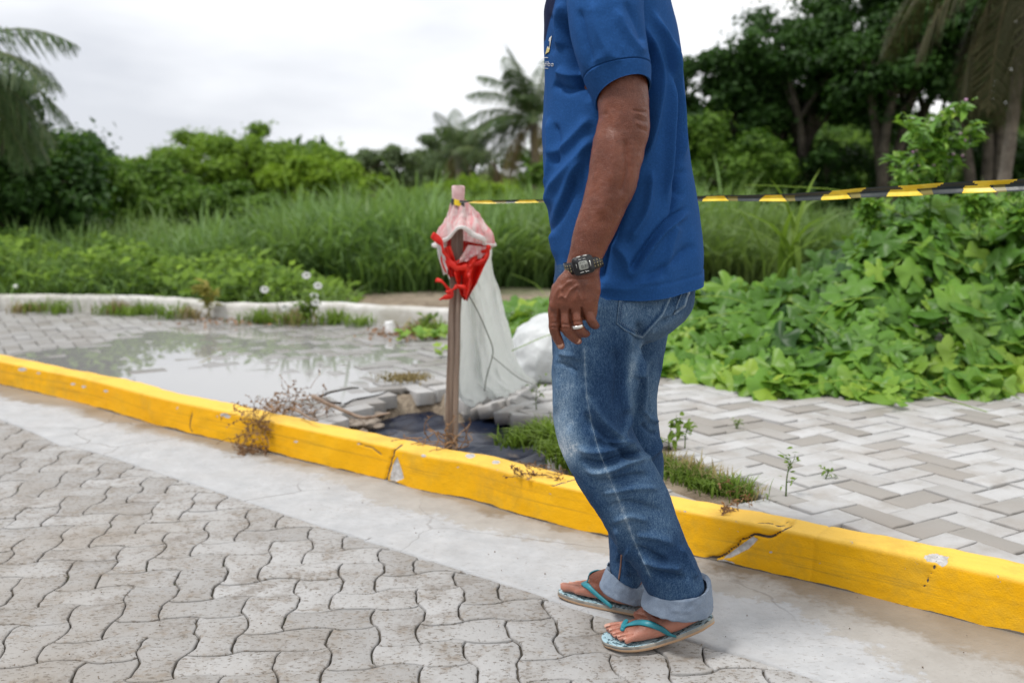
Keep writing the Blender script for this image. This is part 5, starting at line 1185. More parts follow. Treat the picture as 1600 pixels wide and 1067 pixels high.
rim = V.reshape(n, k, 3)[-1]; mb = MB(); rimc = np.vstack([rim, rim[:2]]); mb.add(*tube(rimc, .0075 + .0025 * np.sin(np.linspace(0, 25, len(rimc))), 8)); mb.build('rolled_rim', whitenet, RAG)
YR = YP - .045
cloth('inner_lining', [(700, 372), (698, 400), (704, 425)], [(766, 384), (764, 405), (735, 425)], (3.60, 3.58), (3.60, 3.58), scol('dark red lining', (0.30, .01, .01), (.5, .03, .02), 20), RAG, 30, 30, .006, 3, 11)
cloth('red_swag', [(711, 409), (711, 425), (716, 448), (722, 468)], [(765, 386), (764, 402), (750, 432), (731, 468)], (YR, YR), (YR + .02, YR), redm, RAG, 90, 90, .020, 1.6, 12, rag=.02)
cloth('red_flap', [(692, 388), (690, 408), (697, 425), (702, 433)], [(705, 384), (711, 408), (713, 420), (711, 431)], (YR, YR), (YR, YR), redm, RAG, 30, 30, .008, 1.5, 13, rag=.01)
mb = MB()
def ribbon(line, wd, Y, seed=0):
    q = catmull(np.array(line, float), 30); pts = np.array([P(a, b, Y + .01 * math.sin(i * .4 + seed)) for i, (a, b) in enumerate(q)]); r_ = wd * (.75 + .35 * np.sin(np.linspace(0, 9, 30) + seed)) * S * 1.8
    V, f = tube(pts, r_, 10); V[:, 1] = Y + (V[:, 1] - Y) * .35; V += .006 * np.stack([noise(V, 45, 2, seed + q) for q in range(3)], -1) * np.array([1, .6, 1]); return V, f
make('red_strip', *ribbon([(677, 368), (684, 376), (692, 388), (698, 402), (706, 413), (716, 418), (730, 417)], 4.5, YR - .012, 1), redm, RAG)
make('red_strip', *ribbon([(685, 437), (692, 441), (699, 449), (703, 459), (696, 466), (687, 469)], 4.3, YR - .012, 2), redm, RAG)
make('red_strip', *ribbon([(700, 455), (710, 452), (718, 447), (726, 452), (724, 464)], 4.5, YR - .014, 3), redm, RAG)
make('red_strip', *ribbon([(734, 417), (750, 409), (760, 398), (764, 386)], 3.4, YR - .006, 5), redm, RAG)
cloth('pink_lining', [(731, 383), (722, 398), (714, 411)], [(758, 386), (757, 396), (750, 404)], (YR + .01, YR), (YR + .02, YR + .01), pinknet, RAG, 24, 24, .006, 1.5, 14)
cloth('side_veil', [(683, 378), (682, 390), (688, 412), (693, 430)], [(693, 382), (694, 396), (699, 414), (700, 428)], (YR, YR), (YR, YR), whitenet, RAG, 14, 24, .004, 1, 15)
SHEET = empty('white_sheet', P(760, 600, 4.2), 'long white netting sheet hanging from the wooden stake down to the paving', 'sheet')
cloth('cloth', [(690, 372), (697, 420), (713, 465), (715, 520), (714, 575), (716, 615), (732, 634)], [(768, 384), (769, 415), (779, 452), (790, 490), (800, 530), (812, 570), (842, 600)], (3.60, 4.02), (3.62, 4.55), whitenet, SHEET, 120, 140, .030, 1.3, 16, .002, .02)
m = scol('dark string', (.10, .11, .09), (.2, .2, .17), 40)
def lace(line, ys, r=.0022):
    q = catmull(np.array(line, float), 40); pts = np.array([P(a, b, y) for (a, b), y in zip(q, np.linspace(*ys, 40))]); return tube(pts, r, 6)
mb = MB(); mb.add(*lace([(733, 462), (748, 490), (762, 522), (770, 545), (768, 562), (760, 590), (757, 610)], (3.60, 3.95))); mb.build('string', m, SHEET)
mb = MB(); mb.add(*lace([(768, 556), (785, 570), (810, 590), (832, 600)], (3.8, 4.4), .0018)); mb.build('string', m, SHEET)
# sack behind
c = P(852, 548, 4.72); V, f = ball((0, 0, 0), 1, 110); d_ = V / np.linalg.norm(V, axis=1)[:, None]
rr = 1 + .12 * noise(d_, 1.6, 2, 21) - .14 * np.abs(noise(d_ * np.array([1, 1, .4]), 2.2, 1, 22)) - .03 * np.abs(noise(d_ * np.array([1, 1, .4]), 6, 1, 24)) + .004 * noise(d_, 14, 2, 23)
V = d_ * rr[:, None] * np.array((.20, .20, .19)); V[:, 0] -= .05 * (V[:, 2] < 0) * (-V[:, 2] / .2) * np.sign(-V[:, 0] + .05)
V += c + np.array((0.015, 0, -.012)); V[:, 2] = np.maximum(V[:, 2], SW + .004 + .006 * noise(V, 9, 2, 3))
sackm = scol('white woven sack', (0.48, 0.50, 0.50), (0.62, 0.64, 0.64), 9, .6, .4, .004)
o = make('sack', V, f, sackm, origin=c * [1, 1, 0] + [0, 0, SW]); tag(o, 'bulging white sack lying on the paving behind the man', 'sack')
mb = MB()
# ---- tape
m = M('barrier tape'); t = m.attr('tint')
yel, blk = (0.86, 0.60, 0.015), (0.028, 0.035, 0.034)
tapem = [None, None]
tapem[0] = m.done(m.bsdf(m.mix(m.map(m.noise(30, 3), .4, .6), (0.80, 0.55, 0.015), (0.88, 0.66, 0.06)), .35, m.bump(m.noise(40, 3), .3, .002)))
m = M('barrier tape black'); tapem[1] = m.done(m.bsdf((0.025, 0.034, 0.033), .3, m.bump(m.noise(40, 3), .3, .002)))
m = M('barrier tape show-through'); tapem.append(m.done(m.bsdf((0.17, 0.14, 0.02), .35)))
# centre line: tied at the stake, passing behind the man, nearer and lower-slung on the right
cl = [(718, 315.5, 3.47), (740, 316, 3.46), (780, 315.5, 3.43), (843, 314, 3.38), (950, 312, 3.25), (1080, 311, 3.08), (1140, 310, 2.99), (1212, 309, 2.89), (1300, 305, 2.77), (1400, 299, 2.64), (1500, 293.5, 2.52), (1600, 289, 2.42), (1700, 285, 2.32), (1800, 282, 2.22)]
cp = catmull(np.array([P(*q) for q in cl]), 700); cp, cs_ = arclen(cp, .003); pxc = proj(cp)[:, 0]
hwv = np.interp(pxc, [715, 730, 760, 840, 950, 1080, 1150, 1300, 1450, 1600, 1800], np.array([2.0, 1.2, 2.6, 2.4, 3.0, 4.0, 4.6, 6.8, 8.4, 9.2, 10]) * 1.0) * np.interp(pxc, [715, 1800], [3.47, 2.22]) / F
crease = np.interp(pxc, [700, 1080, 1800], [.0, .1, .1])
K = 9; vv = np.linspace(-1, 1, K); V = np.zeros((len(cp), K, 3))
V[:] = cp[:, None]; V[..., 2] += vv * hwv[:, None]; V[..., 1] += (.004 * np.cos(vv * math.pi))[None] * (hwv[:, None] / .01) + .003 * noise(V, 8, 2, 7)
V[..., 2] += .0012 * noise(V, 10, 2, 6)
f = gridfaces(len(cp), K)
# stripes: slanted bands, upper half over lower half where the tape is folded double
fc_s = pxc[f[:, 0] // K]; fv = (vv[f[:, 0] % K] + vv[np.minimum(f[:, 0] % K + 1, K - 1)]) / 2
yt = [(748, 776), (806, 844)]; mi = np.ones(len(f), int)
bands = [(730, 776), (803, 843), (900, 940), (995, 1040), (1095, 1139), (1185, 1229), (1280, 1329), (1384, 1440), (1500, 1555), (1625, 1690), (1760, 1800)]
for a, b in bands:
    w2 = b - a; sl = .5 + .5 * fv       # 0 bottom .. 1 top
    lower = (fc_s > a + sl * w2 * .24) & (fc_s < b - sl * w2 * .24) & (fv < .72)
    if a > 1250:
        low_only = fv < .25; mi[lower & low_only] = 0
        up_ = (fc_s > a + w2 * (.35 + .3 * (1 - fv)) - 4) & (fc_s < b + w2 * (.30 + .30 * fv)) & (fv >= .25); mi[up_ & (a > 1350)] = 0
        mi[(fc_s > a + w2 * .25 + fv * 6) & (fc_s < b + w2 * .25 + fv * 10) & (fv >= .25) & (a <= 1350)] = 0
    else: mi[lower] = 0
    ghost = (fc_s >= b - sl * w2 * .1) & (fc_s < b + w2 * .3) & (mi == 1) & (fv < .6); mi[ghost] = 2
V = V.reshape(-1, 3); n = len(V); V2 = V + np.array((0, .0006, 0))
o = make('barrier_tape', np.vstack([V, V2]), [f, f[:, ::-1] + n], tapem, matidx=np.r_[mi, mi], origin=cp[0]); tag(o, 'yellow and black striped barrier tape stretched from the stake across behind the man', 'barrier tape')
# knot on the stake
mb = MB(); k = 40; th = np.linspace(0, 2 * math.pi, k)
for dz, r_, in ((.0, .004),):
    ctr = P(716, 316, YP); pts = np.stack([ctr[0] + .026 * np.cos(th), ctr[1] + .028 * np.sin(th), ctr[2] + .004 * np.sin(th * 2) + dz], -1); Vk = []
    for a in (-.012, .008): Vk.append(pts + (0, 0, a))
    Vk = np.concatenate(Vk); fk = gridfaces(2, k)
    mk = np.where((np.arange(len(fk)) % 13) < 6, 0, 1)
    o = make('tape_knot', np.vstack([Vk, Vk * 1 + (0, 0, .0)]), [fk], tapem, POST, matidx=mk)
# the tape's other end: a second stake outside the picture
pe = cp[-1]; o2 = empty('barrier_post.001', (pe[0], pe[1] + .03, -.0), 'plain wooden stake holding the right end of the tape beside the road', 'post')
SUPb = float(np.where(kdist(np.array(pe[:2])[None])[0] > .1, SW, 0))
plank(np.array((pe[0], pe[1] + .02, SUPb - .1)), np.array((pe[0], pe[1] + .02, 1.06)), .047, .04, .035, wood, 'stake', o2)
# ---- pit: black plastic, rubble, fallen bricks, sticks
m = M('black plastic sheeting'); n = m.noise(7, 5, .6); n2 = m.noise(3.5, 4, .6)
pc = m.mix(m.map(m.noise(9, 6, .7), .58, .68), (0.008, 0.013, 0.030), (0.14, 0.11, 0.085))
plm = m.done(m.bsdf(pc, .30, m.bump(m.math('ADD', n, m.math('MULTIPLY', m.noise(28, 3), .12)), .4, .02), **{'Specular IOR Level': .55}))
ol = np.array([G(a, b, .03)[:2] for a, b in [(566, 664), (580, 640), (640, 622), (700, 617), (780, 622), (845, 640), (866, 668), (870, 740), (790, 735), (700, 720), (620, 705), (585, 690)]])
lo, hi = ol.min(0) - .03, ol.max(0) + .03; gx = np.arange(lo[0], hi[0], .008); gy = np.arange(lo[1], hi[1], .008); A, B = np.meshgrid(gx, gy, indexing='ij'); ab = np.stack([A, B], -1)
sd_ = np.where(inpoly(ab, ol), 1, -1) * polydist(ab, ol, True)[0] + .02 * noise(ab, 14, 3, 3)
rot = ab @ np.array([[.75, .66], [-.66, .75]]); rot[..., 1] *= .28
z = -.004 + .014 * noise(ab, 4, 2, 12) + .014 * (1 - 2 * np.abs(noise(rot, 11, 1, 13))) + .0012 * noise(rot, 45, 2, 14) + .04 * smoothstep(.06, -.02, sd_)
V = np.dstack([A, B, z]).reshape(-1, 3); f = gridfaces(len(gx), len(gy))[:, ::-1]; ok = (kdist(ab) > .118).ravel() & (sd_ > 0).ravel()

o = make('plastic_sheet', V, f[ok[f].all(1)], plm, origin=(*ol.mean(0), 0)); tag(o, 'crumpled black plastic sheeting lining the bottom of the pit', 'plastic sheet')
rockm = scol('rubble', (.16, .12, .09), (.34, .29, .24), 12, .9, 1, .01)
def rock(name, c, r_, seed, mat=rockm, lab=None, grp=None, flat=.7):
    V, f = ball((0, 0, 0), 1, 16); d_ = V.copy(); V = d_ * (1 + .35 * noise(d_, 1.3, 3, seed))[:, None] * r_ * np.array((1.1, 1, flat)); V = np.round(V / (r_ * .22)) * (r_ * .22) * .5 + V * .5
    o = make(name, V + c, f, mat, origin=c, smooth=False); tag(o, lab, 'rock', grp)
RL = ['brown lump in the middle of the rubble left of the black plastic', 'largest brown lump touching the left edge of the black plastic', 'brown lump by the broken brick end at the left of the pit', 'small lump lying on the left corner of the black plastic', 'low brown lump behind the kerb top, under the pale stick', 'brown lump below the overhanging bricks at the upper left of the pit', 'tiny leftmost lump of the rubble beside the kerb', 'brown lump under the tipped bricks right of the stake', 'larger brown lump at the right edge of the black plastic', 'small lump between the tipped bricks and the black plastic', 'rightmost brown lump of the pit, nearest the green grass']
for i, (x, y, r_) in enumerate([(556, 664, .030), (576, 662, .036), (545, 658, .026), (592, 668, .018), (566, 678, .022), (592, 650, .020), (535, 668, .020), (806, 655, .03), (826, 662, .04), (790, 645, .03), (842, 668, .03)]):
    rock('rubble_stone', G(x, y, .05) + (0, 0, .005), r_, i + 3, lab=RL[i], grp='rubble lumps in the pit')
def brick(px_, py_, z, yaw, tx, ty, ln=.198, wd=.098, th=.055, lab=None):
    c = G(px_, py_, z); Rm = np.array(Matrix.Rotation(yaw, 3, 'Z') @ Matrix.Rotation(tx, 3, 'X') @ Matrix.Rotation(ty, 3, 'Y')); bm_V = []
    V = []
    for sc_, dz in (((ln / 2 - .005, wd / 2 - .005), 0), ((ln / 2 - .001, wd / 2 - .001), -.003), ((ln / 2, wd / 2), -.006), ((ln / 2, wd / 2), -th)):
        s = np.array([(-1, -1), (1, -1), (1, 1), (-1, 1)]); V += [(*(a * np.array(sc_)), dz) for a in s]
    V = np.array(V, float) @ Rm.T + c; f = [np.array([[0, 1, 2, 3]]), gridfaces(4, 4, True)[:, ::-1], np.array([[15, 14, 13, 12]])]
    o = make('paving_brick', V, f, swmat, origin=c, smooth=False, attrs={'tint': np.full(16, rng.uniform(.3, .9)), 'wet': np.zeros(16)}); tag(o, lab, 'paving brick'); return o
brick(772, 628, .085, R(75), R(-16), R(4), lab='upright tipped grey brick leaning into the pit just right of the white sheet')
brick(806, 634, .09, R(52), R(-9), R(-6), lab='grey brick slipping into the pit, second right of the white sheet')
brick(836, 646, .10, R(8), R(-5), R(3), lab='flat grey brick on the pit edge nearest the man')
brick(735, 632, .07, R(95), R(-22), R(-3), .15, lab='grey brick half hidden under the foot of the white sheet')
brick(505, 645, .105, R(25), R(6), R(-9), .15, lab='broken brick end beside the dry weeds on the kerb')
stickm = scol('dead stick', (.16, .11, .08), (.30, .23, .18), 20, .9)
stickd = scol('dark wet stick', (.03, .025, .02), (.07, .055, .045), 20, .7)
def stick(line, Ys, r0, r1, mat, lab):
    q = catmull(np.array(line, float), 24); pts = np.array([P(a, b, y) for (a, b), y in zip(q, np.linspace(*Ys, 24))]); pts += .004 * noise(pts, 12, 2, 4)[:, None]
    V, f = tube(pts, np.linspace(r0, r1, 24), 8); o = make('stick', V, f, mat, origin=pts[0]); tag(o, lab, 'stick')
stick([(487, 620), (520, 636), (560, 652), (582, 651)], (3.85, 3.72), .009, .006, stickm, 'pale stick slanting from the kerb towards the black plastic')
stick([(500, 618), (520, 611), (545, 607), (560, 606)], (4.0, 4.1), .005, .003, stickd, 'dark bent twig on the bricks, upper one')
stick([(500, 620), (515, 626), (535, 628)], (3.95, 3.95), .007, .005, stickd, 'thick dark twig stub beside the pale stick')
stick([(462, 640), (480, 649), (497, 655)], (3.80, 3.66), .006, .004, stickm, 'short pale stick lying on the kerb top in the dry weeds')
stick([(582, 651), (596, 647), (610, 645)], (3.72, 3.70), .006, .004, stickm, 'short brown twig at the left edge of the black plastic')
# litter
cupm = scol('white plastic', (.75, .76, .76), (.82, .82, .82), 8, .4)
c = G(611, 522, SW); V, f = loft([np.r_[c + (t * .06, 0, .028 + t * .045), (0, 0, .024 - .004 * t), (0, .026 - .006 * t, 0)] if False else np.r_[c + (-.012 * t, 0, .005 + .075 * t), (.033 - .006 * t, 0, .004), (0, .033 - .006 * t, 0)] for t in (0, .3, .6, 1)], 16, 24)
V += (.003 * noise(V, 40, 2, 3))[:, None]
o = make('plastic_cup', V, f, cupm, origin=c); tag(o, 'upturned white plastic cup in the leaf litter by the white kerb', 'cup')
ORD = ['first', 'second', 'third', 'fourth', 'fifth', 'sixth', 'seventh', 'eighth', 'ninth', 'tenth', 'eleventh', 'twelfth', 'thirteenth', 'fourteenth', 'fifteenth', 'sixteenth', 'seventeenth', 'eighteenth']
# ================================================================ GROWING THINGS
def rotmats(nrm, spin):
    """frames whose z is nrm, spun about it"""
    nrm = nrm / np.linalg.norm(nrm, axis=1)[:, None]; h = np.where(np.abs(nrm[:, 2:3]) < .9, [[0, 0, 1.0]], [[1.0, 0, 0]]); a = np.cross(h, nrm); a /= np.linalg.norm(a, axis=1)[:, None]; b = np.cross(nrm, a)
    c, s = np.cos(spin)[:, None], np.sin(spin)[:, None]; return np.stack([a * c + b * s, -a * s + b * c, nrm], 1)   # rows = axes
def scatter(tv, tf, pos, fr, size, tint):
    n, m_ = len(pos), len(tv); sz = np.broadcast_to(np.asarray(size, float).reshape(-1, 1, 1), (n, 1, 1))
    V = np.einsum('mk,nkj->nmj', tv, fr) * sz + pos[:, None]; off = (np.arange(n) * m_)[:, None, None]
    return V.reshape(-1, 3), [(f[None] + off).reshape(-1, f.shape[1]) for f in tf], np.repeat(tint, m_)
LEAF = (np.array([(0, 0, 0), (.28, .35, .06), (0, 1, -.10), (-.28, .35, .06)]), [np.array([[0, 1, 2], [0, 2, 3]])])
def frond_strip(base, d0, L, wd, droop, seg=5, az=None): pass
def blades(pos, h, wd, lean, seg=4, seed=0):
    """arching grass blades as tapering strips; returns V, F, per-vertex height fraction"""
    rg = np.random.default_rng(seed); n = len(pos); az = rg.random(n) * 2 * math.pi; d = np.stack([np.cos(az), np.sin(az), 0 * az], 1); side = np.stack([-np.sin(az), np.cos(az), 0 * az], 1)
    h = np.broadcast_to(h, n) * rg.uniform(.6, 1.1, n); lean = lean * rg.uniform(.2, 1.3, n); V = []
    ts = np.linspace(0, 1, seg + 1)
    for t in ts:
        c = pos + d * (h * lean * t ** 2)[:, None] + np.array((0, 0, 1.0)) * (h * (t - .42 * lean * t ** 3))[:, None]; w_ = (wd * (1 - t) ** .6 * (.6 + .8 * min(t * 3, 1)))
        w_ = np.broadcast_to(w_, n)[:, None] / 2; V += [c - side * w_, c + side * w_]
    V = np.stack(V, 1); k = 2 * (seg + 1); f = np.array([[2 * i, 2 * i + 1, 2 * i + 3, 2 * i + 2] for i in range(seg)]); F_ = (f[None] + (np.arange(n) * k)[:, None, None]).reshape(-1, 4)
    return V.reshape(-1, 3), F_, np.tile(np.repeat(ts, 2), n), n, k
def grd(x, y): return SW - .03 if y < 7 else SW - .01
# ---- materials
gm = leafmat('tall grass', (0.030, 0.080, 0.018), (0.25, 0.39, 0.14), None, .38, .45, patch=((.20, .26, .09), .55, .45))
g2 = leafmat('short weeds', (0.05, 0.10, 0.015), (0.22, 0.32, 0.05), None, .35, .5)
dryg = leafmat('dry grass', (0.16, 0.12, 0.05), (0.36, 0.30, 0.14), None, .2, .7, tr=(.4, .3, .1))
vm = leafmat('vine leaf', (0.020, 0.075, 0.010), (0.15, 0.32, 0.04), (0.36, 0.50, 0.06), .36, .42, spec=.35, patch=((.05, .13, .03), 1.6, .45))
tg = dict(
    dark=leafmat('dark foliage', (0.012, 0.036, 0.008), (0.055, 0.125, 0.022), None, .25, .5, tr=(.08, .2, .01)),  # backlit darkness of the right-hand canopy put into the leaf colour
    deep=leafmat('deep green foliage', (0.022, 0.062, 0.009), (0.16, 0.28, 0.032), None, .3, .5, tr=(.12, .28, .02)),
    mid=leafmat('mid green foliage', (0.045, 0.105, 0.012), (0.25, 0.39, 0.04), None, .35, .5),
    light=leafmat('light green foliage', (0.09, 0.18, 0.012), (0.33, 0.48, 0.045), None, .4, .5),
    grey=leafmat('grey green foliage', (0.06, 0.095, 0.045), (0.18, 0.235, 0.12), None, .3, .5))
bark = scol('bark', (.05, .04, .03), (.14, .115, .09), 6, .95, 1, .02)
def tree(name, px, top, bot, D, wpx, kind, label, group='trees beyond the tall grass', n=9000, leaf=.10, clumps=34, seed=0, cb=.35, trunks=3, cat='tree', dens=1.0, hollow=.0, upz=.5):
    rg = np.random.default_rng(seed + 100); t3 = P(px, top, D); b3 = P(px, bot, D); H = t3[2]; Wd = wpx * D / F / 2; zb = min(SW - .05, b3[2]) if cb == 0 else None
    base = np.array((t3[0], D, .05)); root = empty(name, base, label, cat, group)
    zc0 = max(b3[2], .1); cz = (zc0 + H) / 2; rz = (H - zc0) / 2
    C_ = []
    while len(C_) < clumps:
        p = rg.uniform(-1, 1, 3); r_ = np.linalg.norm(p)
        if r_ > 1 or r_ < hollow: continue
        C_.append(p)
    C_ = np.array(C_); cc = C_ * np.array((Wd * .92, Wd * .7, rz * .97)) + np.array((base[0], D, cz)); cr_ = rg.uniform(.16, .34, clumps) * np.sqrt(Wd * max(rz, .4)) * dens
    k = rg.integers(0, clumps, n); dirs = rg.normal(size=(n, 3)); dirs /= np.linalg.norm(dirs, axis=1)[:, None]
    rad = cr_[k] * (rg.random(n) ** .45) * (1 + .25 * rg.normal(size=n)); pos = cc[k] + dirs * rad[:, None] * np.array((1.2, 1.2, .75)); pos[:, 2] = np.maximum(pos[:, 2], .1)
    nr = dirs * .9 + np.array((0, 0, upz)) + rg.normal(size=(n, 3)) * .45; fr = rotmats(nr, rg.random(n) * 6.28)
    tint = np.clip(rg.normal(.45, .18, n) + .25 * (rg.random(clumps)[k] - .5), 0, 1)
    V, f, t = scatter(*LEAF, pos, fr, leaf * rg.uniform(.6, 1.3, n), tint); make('crown', V, f, tg[kind], root, smooth=False, attrs={'tint': t})
    if trunks:
        mb = MB(); r0 = .05 + .035 * H / 3
        for i in range(trunks):
            x0 = base + np.array((rg.uniform(-.25, .25) * Wd * .6, rg.uniform(-.2, .2), -.1)); tgt = cc[rg.integers(0, clumps)]; mid = (x0 + tgt) / 2 + np.array((rg.normal() * .12 * Wd, 0, .1 * H))
            mb.add(*tube(catmull(np.array([x0, mid, tgt]), 14), np.linspace(r0, r0 * .35, 14), 8))
            for j in range(5):
                e = cc[rg.integers(0, clumps)]; s0 = catmull(np.array([x0, mid, tgt]), 14)[rg.integers(5, 11)]
                mb.add(*tube(catmull(np.array([s0, (s0 + e) / 2 + (0, 0, .06 * H), e]), 8), np.linspace(r0 * .45, r0 * .12, 8), 6))
        mb.build('trunk', bark, root)
    return root
def palm(name, px, py, D, fl, nfr, label, seed=0, trunk_px=None, tw=.11, kind='palm', droop=1.0, elev=(-.5, 1.3), mat=None, dead=3, azr=None, extra=None, deadmat=None, group='palms beyond the tall grass'):
    rg = np.random.default_rng(seed + 500); c = P(px, py, D); base = np.array((*(P(*trunk_px, D)[:2] if trunk_px else c[:2]), .02)); root = empty(name, base, label, 'palm tree', group)
    pts = catmull(np.array([base, base + (c - base) * .5 + (.05, 0, 0), c]), 30); rad = np.linspace(tw * 1.25, tw * .8, 30) * (1 + .06 * np.sin(np.arange(30) * 2.1)); make('trunk', *tube(pts, rad, 14), scol('palm bark', (.13, .11, .09), (.27, .23, .19), 8, .95, 1, .02), root)
    ext_ = list(extra or [])
    for fi in range(nfr + len(ext_)):
        isdead = fi < dead; az = (azr[0] + (azr[1] - azr[0]) * rg.random()) if azr else fi * 2.4 + rg.random() * .5
        el = rg.uniform(-.9, -.2) if isdead else rg.uniform(*elev); L = fl * rg.uniform(.8, 1.1); n = 30
        if fi >= nfr: az, el = ext_[fi - nfr][:2]; isdead = len(ext_[fi - nfr]) > 2; L = fl
        q = [c.copy()]; d = np.array((math.cos(az) * math.cos(el), math.sin(az) * math.cos(el), math.sin(el))); 
        for i in range(n - 1):
            d = d + np.array((0, 0, -1)) * (.055 + .03 * i / n) * (1.5 if isdead else droop); d /= np.linalg.norm(d); q.append(q[-1] + d * L / n)
        q = np.array(q); T = np.gradient(q, axis=0); T /= np.linalg.norm(T, axis=1)[:, None]; side = np.cross(T, (0, 0, 1.0)); side /= np.linalg.norm(side, axis=1)[:, None] + 1e-9
        mb = MB(); mb.add(*tube(q, np.linspace(.022, .004, n) * fl / 2, 5), .9)
        m_ = 64; ti = np.linspace(.12, .99, m_); P0 = np.stack([np.interp(ti, np.linspace(0, 1, n), q[:, a]) for a in range(3)], 1); TT = np.stack([np.interp(ti, np.linspace(0, 1, n), T[:, a]) for a in range(3)], 1); SS = np.stack([np.interp(ti, np.linspace(0, 1, n), side[:, a]) for a in range(3)], 1)
        ll = fl * .30 * np.sin(np.clip(ti * 1.05, 0, 1) * math.pi) ** .6 + .03
        for sg in (-1, 1):
            d1 = SS * sg * .8 + TT * .55 + np.array((0, 0, -.15)) + rg.normal(size=(m_, 3)) * .08; d1 /= np.linalg.norm(d1, axis=1)[:, None]
            a0 = P0; a1 = P0 + d1 * (ll * .5)[:, None]; a2 = a1 + (d1 * .65 + np.array((0, 0, -.75 - (.5 if isdead else 0)))) * (ll * .5)[:, None]
            wv = TT * (.0065 * fl); V = np.stack([a0 - wv * .5, a0 + wv * .5, a1 - wv * .85, a1 + wv * .85, a2 - wv * .1, a2 + wv * .1], 1).reshape(-1, 3); f = (np.array([[0, 1, 3, 2], [2, 3, 5, 4]])[None] + (np.arange(m_) * 6)[:, None, None]).reshape(-1, 4)
            mb.add(V, f, np.repeat(np.clip(rg.normal(.5, .15, m_), 0, 1), 6))
        mb.build('frond', ((deadmat or deadm) if isdead else (mat or palmm)), root, smooth=False)
    return root
palmm = leafmat('palm frond', (0.035, 0.07, 0.022), (0.12, 0.185, 0.06), (.28, .30, .13), .25, .4, spec=.35)
palmd = leafmat('old palm frond', (0.022, 0.026, 0.012), (0.065, 0.066, 0.028), (.12, .10, .05), .2, .6, tr=(.10, .10, .03))
palmf = leafmat('dark palm frond', (0.018, 0.042, 0.016), (0.075, 0.125, 0.045), (.18, .20, .09), .2, .5, tr=(.12, .2, .04))
deadm = leafmat('dead frond', (.13, .10, .045), (.26, .21, .10), (.34, .28, .15), .25, .6, tr=(.35, .28, .1))
# ---- trees on the left, across the grass
tree('tree', -15, 122, 420, 11, 330, 'dark', 'dark leafy tree at the left edge of the photo, tallest of the left side', n=16000, leaf=.10, seed=1, clumps=60)
tree('tree', 100, 205, 370, 13, 230, 'deep', 'broad dark green tree right beside the leftmost one', n=11000, leaf=.10, seed=2, clumps=44)
tree('tree', 205, 245, 350, 17, 230, 'deep', 'dim green tree filling the dip between the left trees', n=9000, leaf=.11, seed=3)
tree('tree', 290, 232, 330, 19, 190, 'mid', 'yellowish green rounded tree left of the feathery treetop', n=8000, leaf=.11, seed=4)
tree('tree', 405, 196, 315, 20, 270, 'mid', 'bright green feathery tree, highest in the left half behind the grass', n=11000, leaf=.12, seed=5, clumps=46)
tree('tree', 300, 212, 300, 23, 140, 'mid', 'light treetop behind the yellowish green tree', n=5000, leaf=.12, seed=6)
tree('tree', 490, 248, 320, 18, 170, 'light', 'bright lime green bushy tree between feathery treetop and grey-green trees', n=7000, leaf=.11, seed=7)
tree('shrub', 345, 288, 352, 12.5, 190, 'deep', 'dense dark green shrub rising out of the tall grass', n=8000, leaf=.08, seed=8, cat='shrub', group='shrubs among the grass', trunks=1)
tree('shrub', 745, 284, 330, 17, 190, 'light', 'lime green shrub behind the stake top', n=6000, leaf=.09, seed=9, cat='shrub', group='shrubs among the grass', trunks=1)
tree('shrub', 560, 270, 330, 22, 120, 'light', 'small pale green shrub in front of the grey-green trees', n=3500, leaf=.1, seed=10, cat='shrub', group='shrubs among the grass', trunks=1)
tree('tree', 600, 216, 300, 27, 105, 'grey', 'grey-green domed tree left of the short palms', n=6000, leaf=.13, seed=11)
tree('tree', 560, 236, 300, 28, 80, 'grey', 'small low grey-green tree at the end of the lime bush', n=3500, leaf=.13, seed=12)
tree('tree', 655, 232, 300, 29, 80, 'grey', 'low grey-green tree between the dome and the short palms', n=3500, leaf=.13, seed=13)
tree('tree', 700, 195, 300, 30, 120, 'grey', 'grey-green tree behind the short palms', n=6000, leaf=.14, seed=14)
tree('tree', 860, 215, 310, 27, 150, 'deep', 'dark green tree behind the tall palm trunk', n=6000, leaf=.12, seed=15)
tree('tree', 950, 235, 320, 22, 240, 'deep', 'dark green tree hidden behind the man', n=6000, leaf=.12, seed=16)
palm('palm_tree', 834, 192, 24, 2.0, 22, 'tall palm with drooping brown fronds just left of the man', 1, (832, 290), .12, mat=palmf, elev=(.1, 1.45), droop=.8, extra=[(3.1, 1.42), (2.9, 1.15), (3.4, .95), (3.0, .68), (3.3, .45), (3.14, .2), (2.8, -.1), (3.3, -.35, 1), (3.0, -.6, 1)])
palm('palm_tree', 716, 236, 26, 1.25, 16, 'short dark palm left of the tall palm', 2, None, .11, mat=palmf, elev=(.0, 1.4), droop=.7, dead=2)
palm('palm_tree', 770, 255, 25, 1.2, 10, 'short yellowish palm under the tall palm', 3, None, .13, dead=5)
palm('palm_tree', -95, 96, 9.5, 1.42, 9, 'palm reaching in at the upper left edge of the photo', 4, None, .08, dead=0, mat=palmf, elev=(-.5, .9), droop=.7, extra=[(.1, .72), (-.2, .40), (.25, .12), (0, -.08), (.15, -.3)])
tree('shrub', 385, 352, 450, 10.5, 120, 'deep', 'low dark shrub in the grass behind the white trumpet flowers', n=3000, leaf=.06, seed=51, cat='shrub', group='shrubs among the grass', trunks=1, clumps=16)
tree('shrub', 190, 372, 468, 9.6, 210, 'mid', 'low leafy shrub in the grass between the white kerb and the left trees', n=4200, leaf=.06, seed=52, cat='shrub', group='shrubs among the grass', trunks=1, clumps=22)
tree('shrub', 20, 360, 466, 9.4, 190, 'deep', 'low shrub at the left edge behind the end of the white kerb', n=4200, leaf=.06, seed=53, cat='shrub', group='shrubs among the grass', trunks=1, clumps=22)
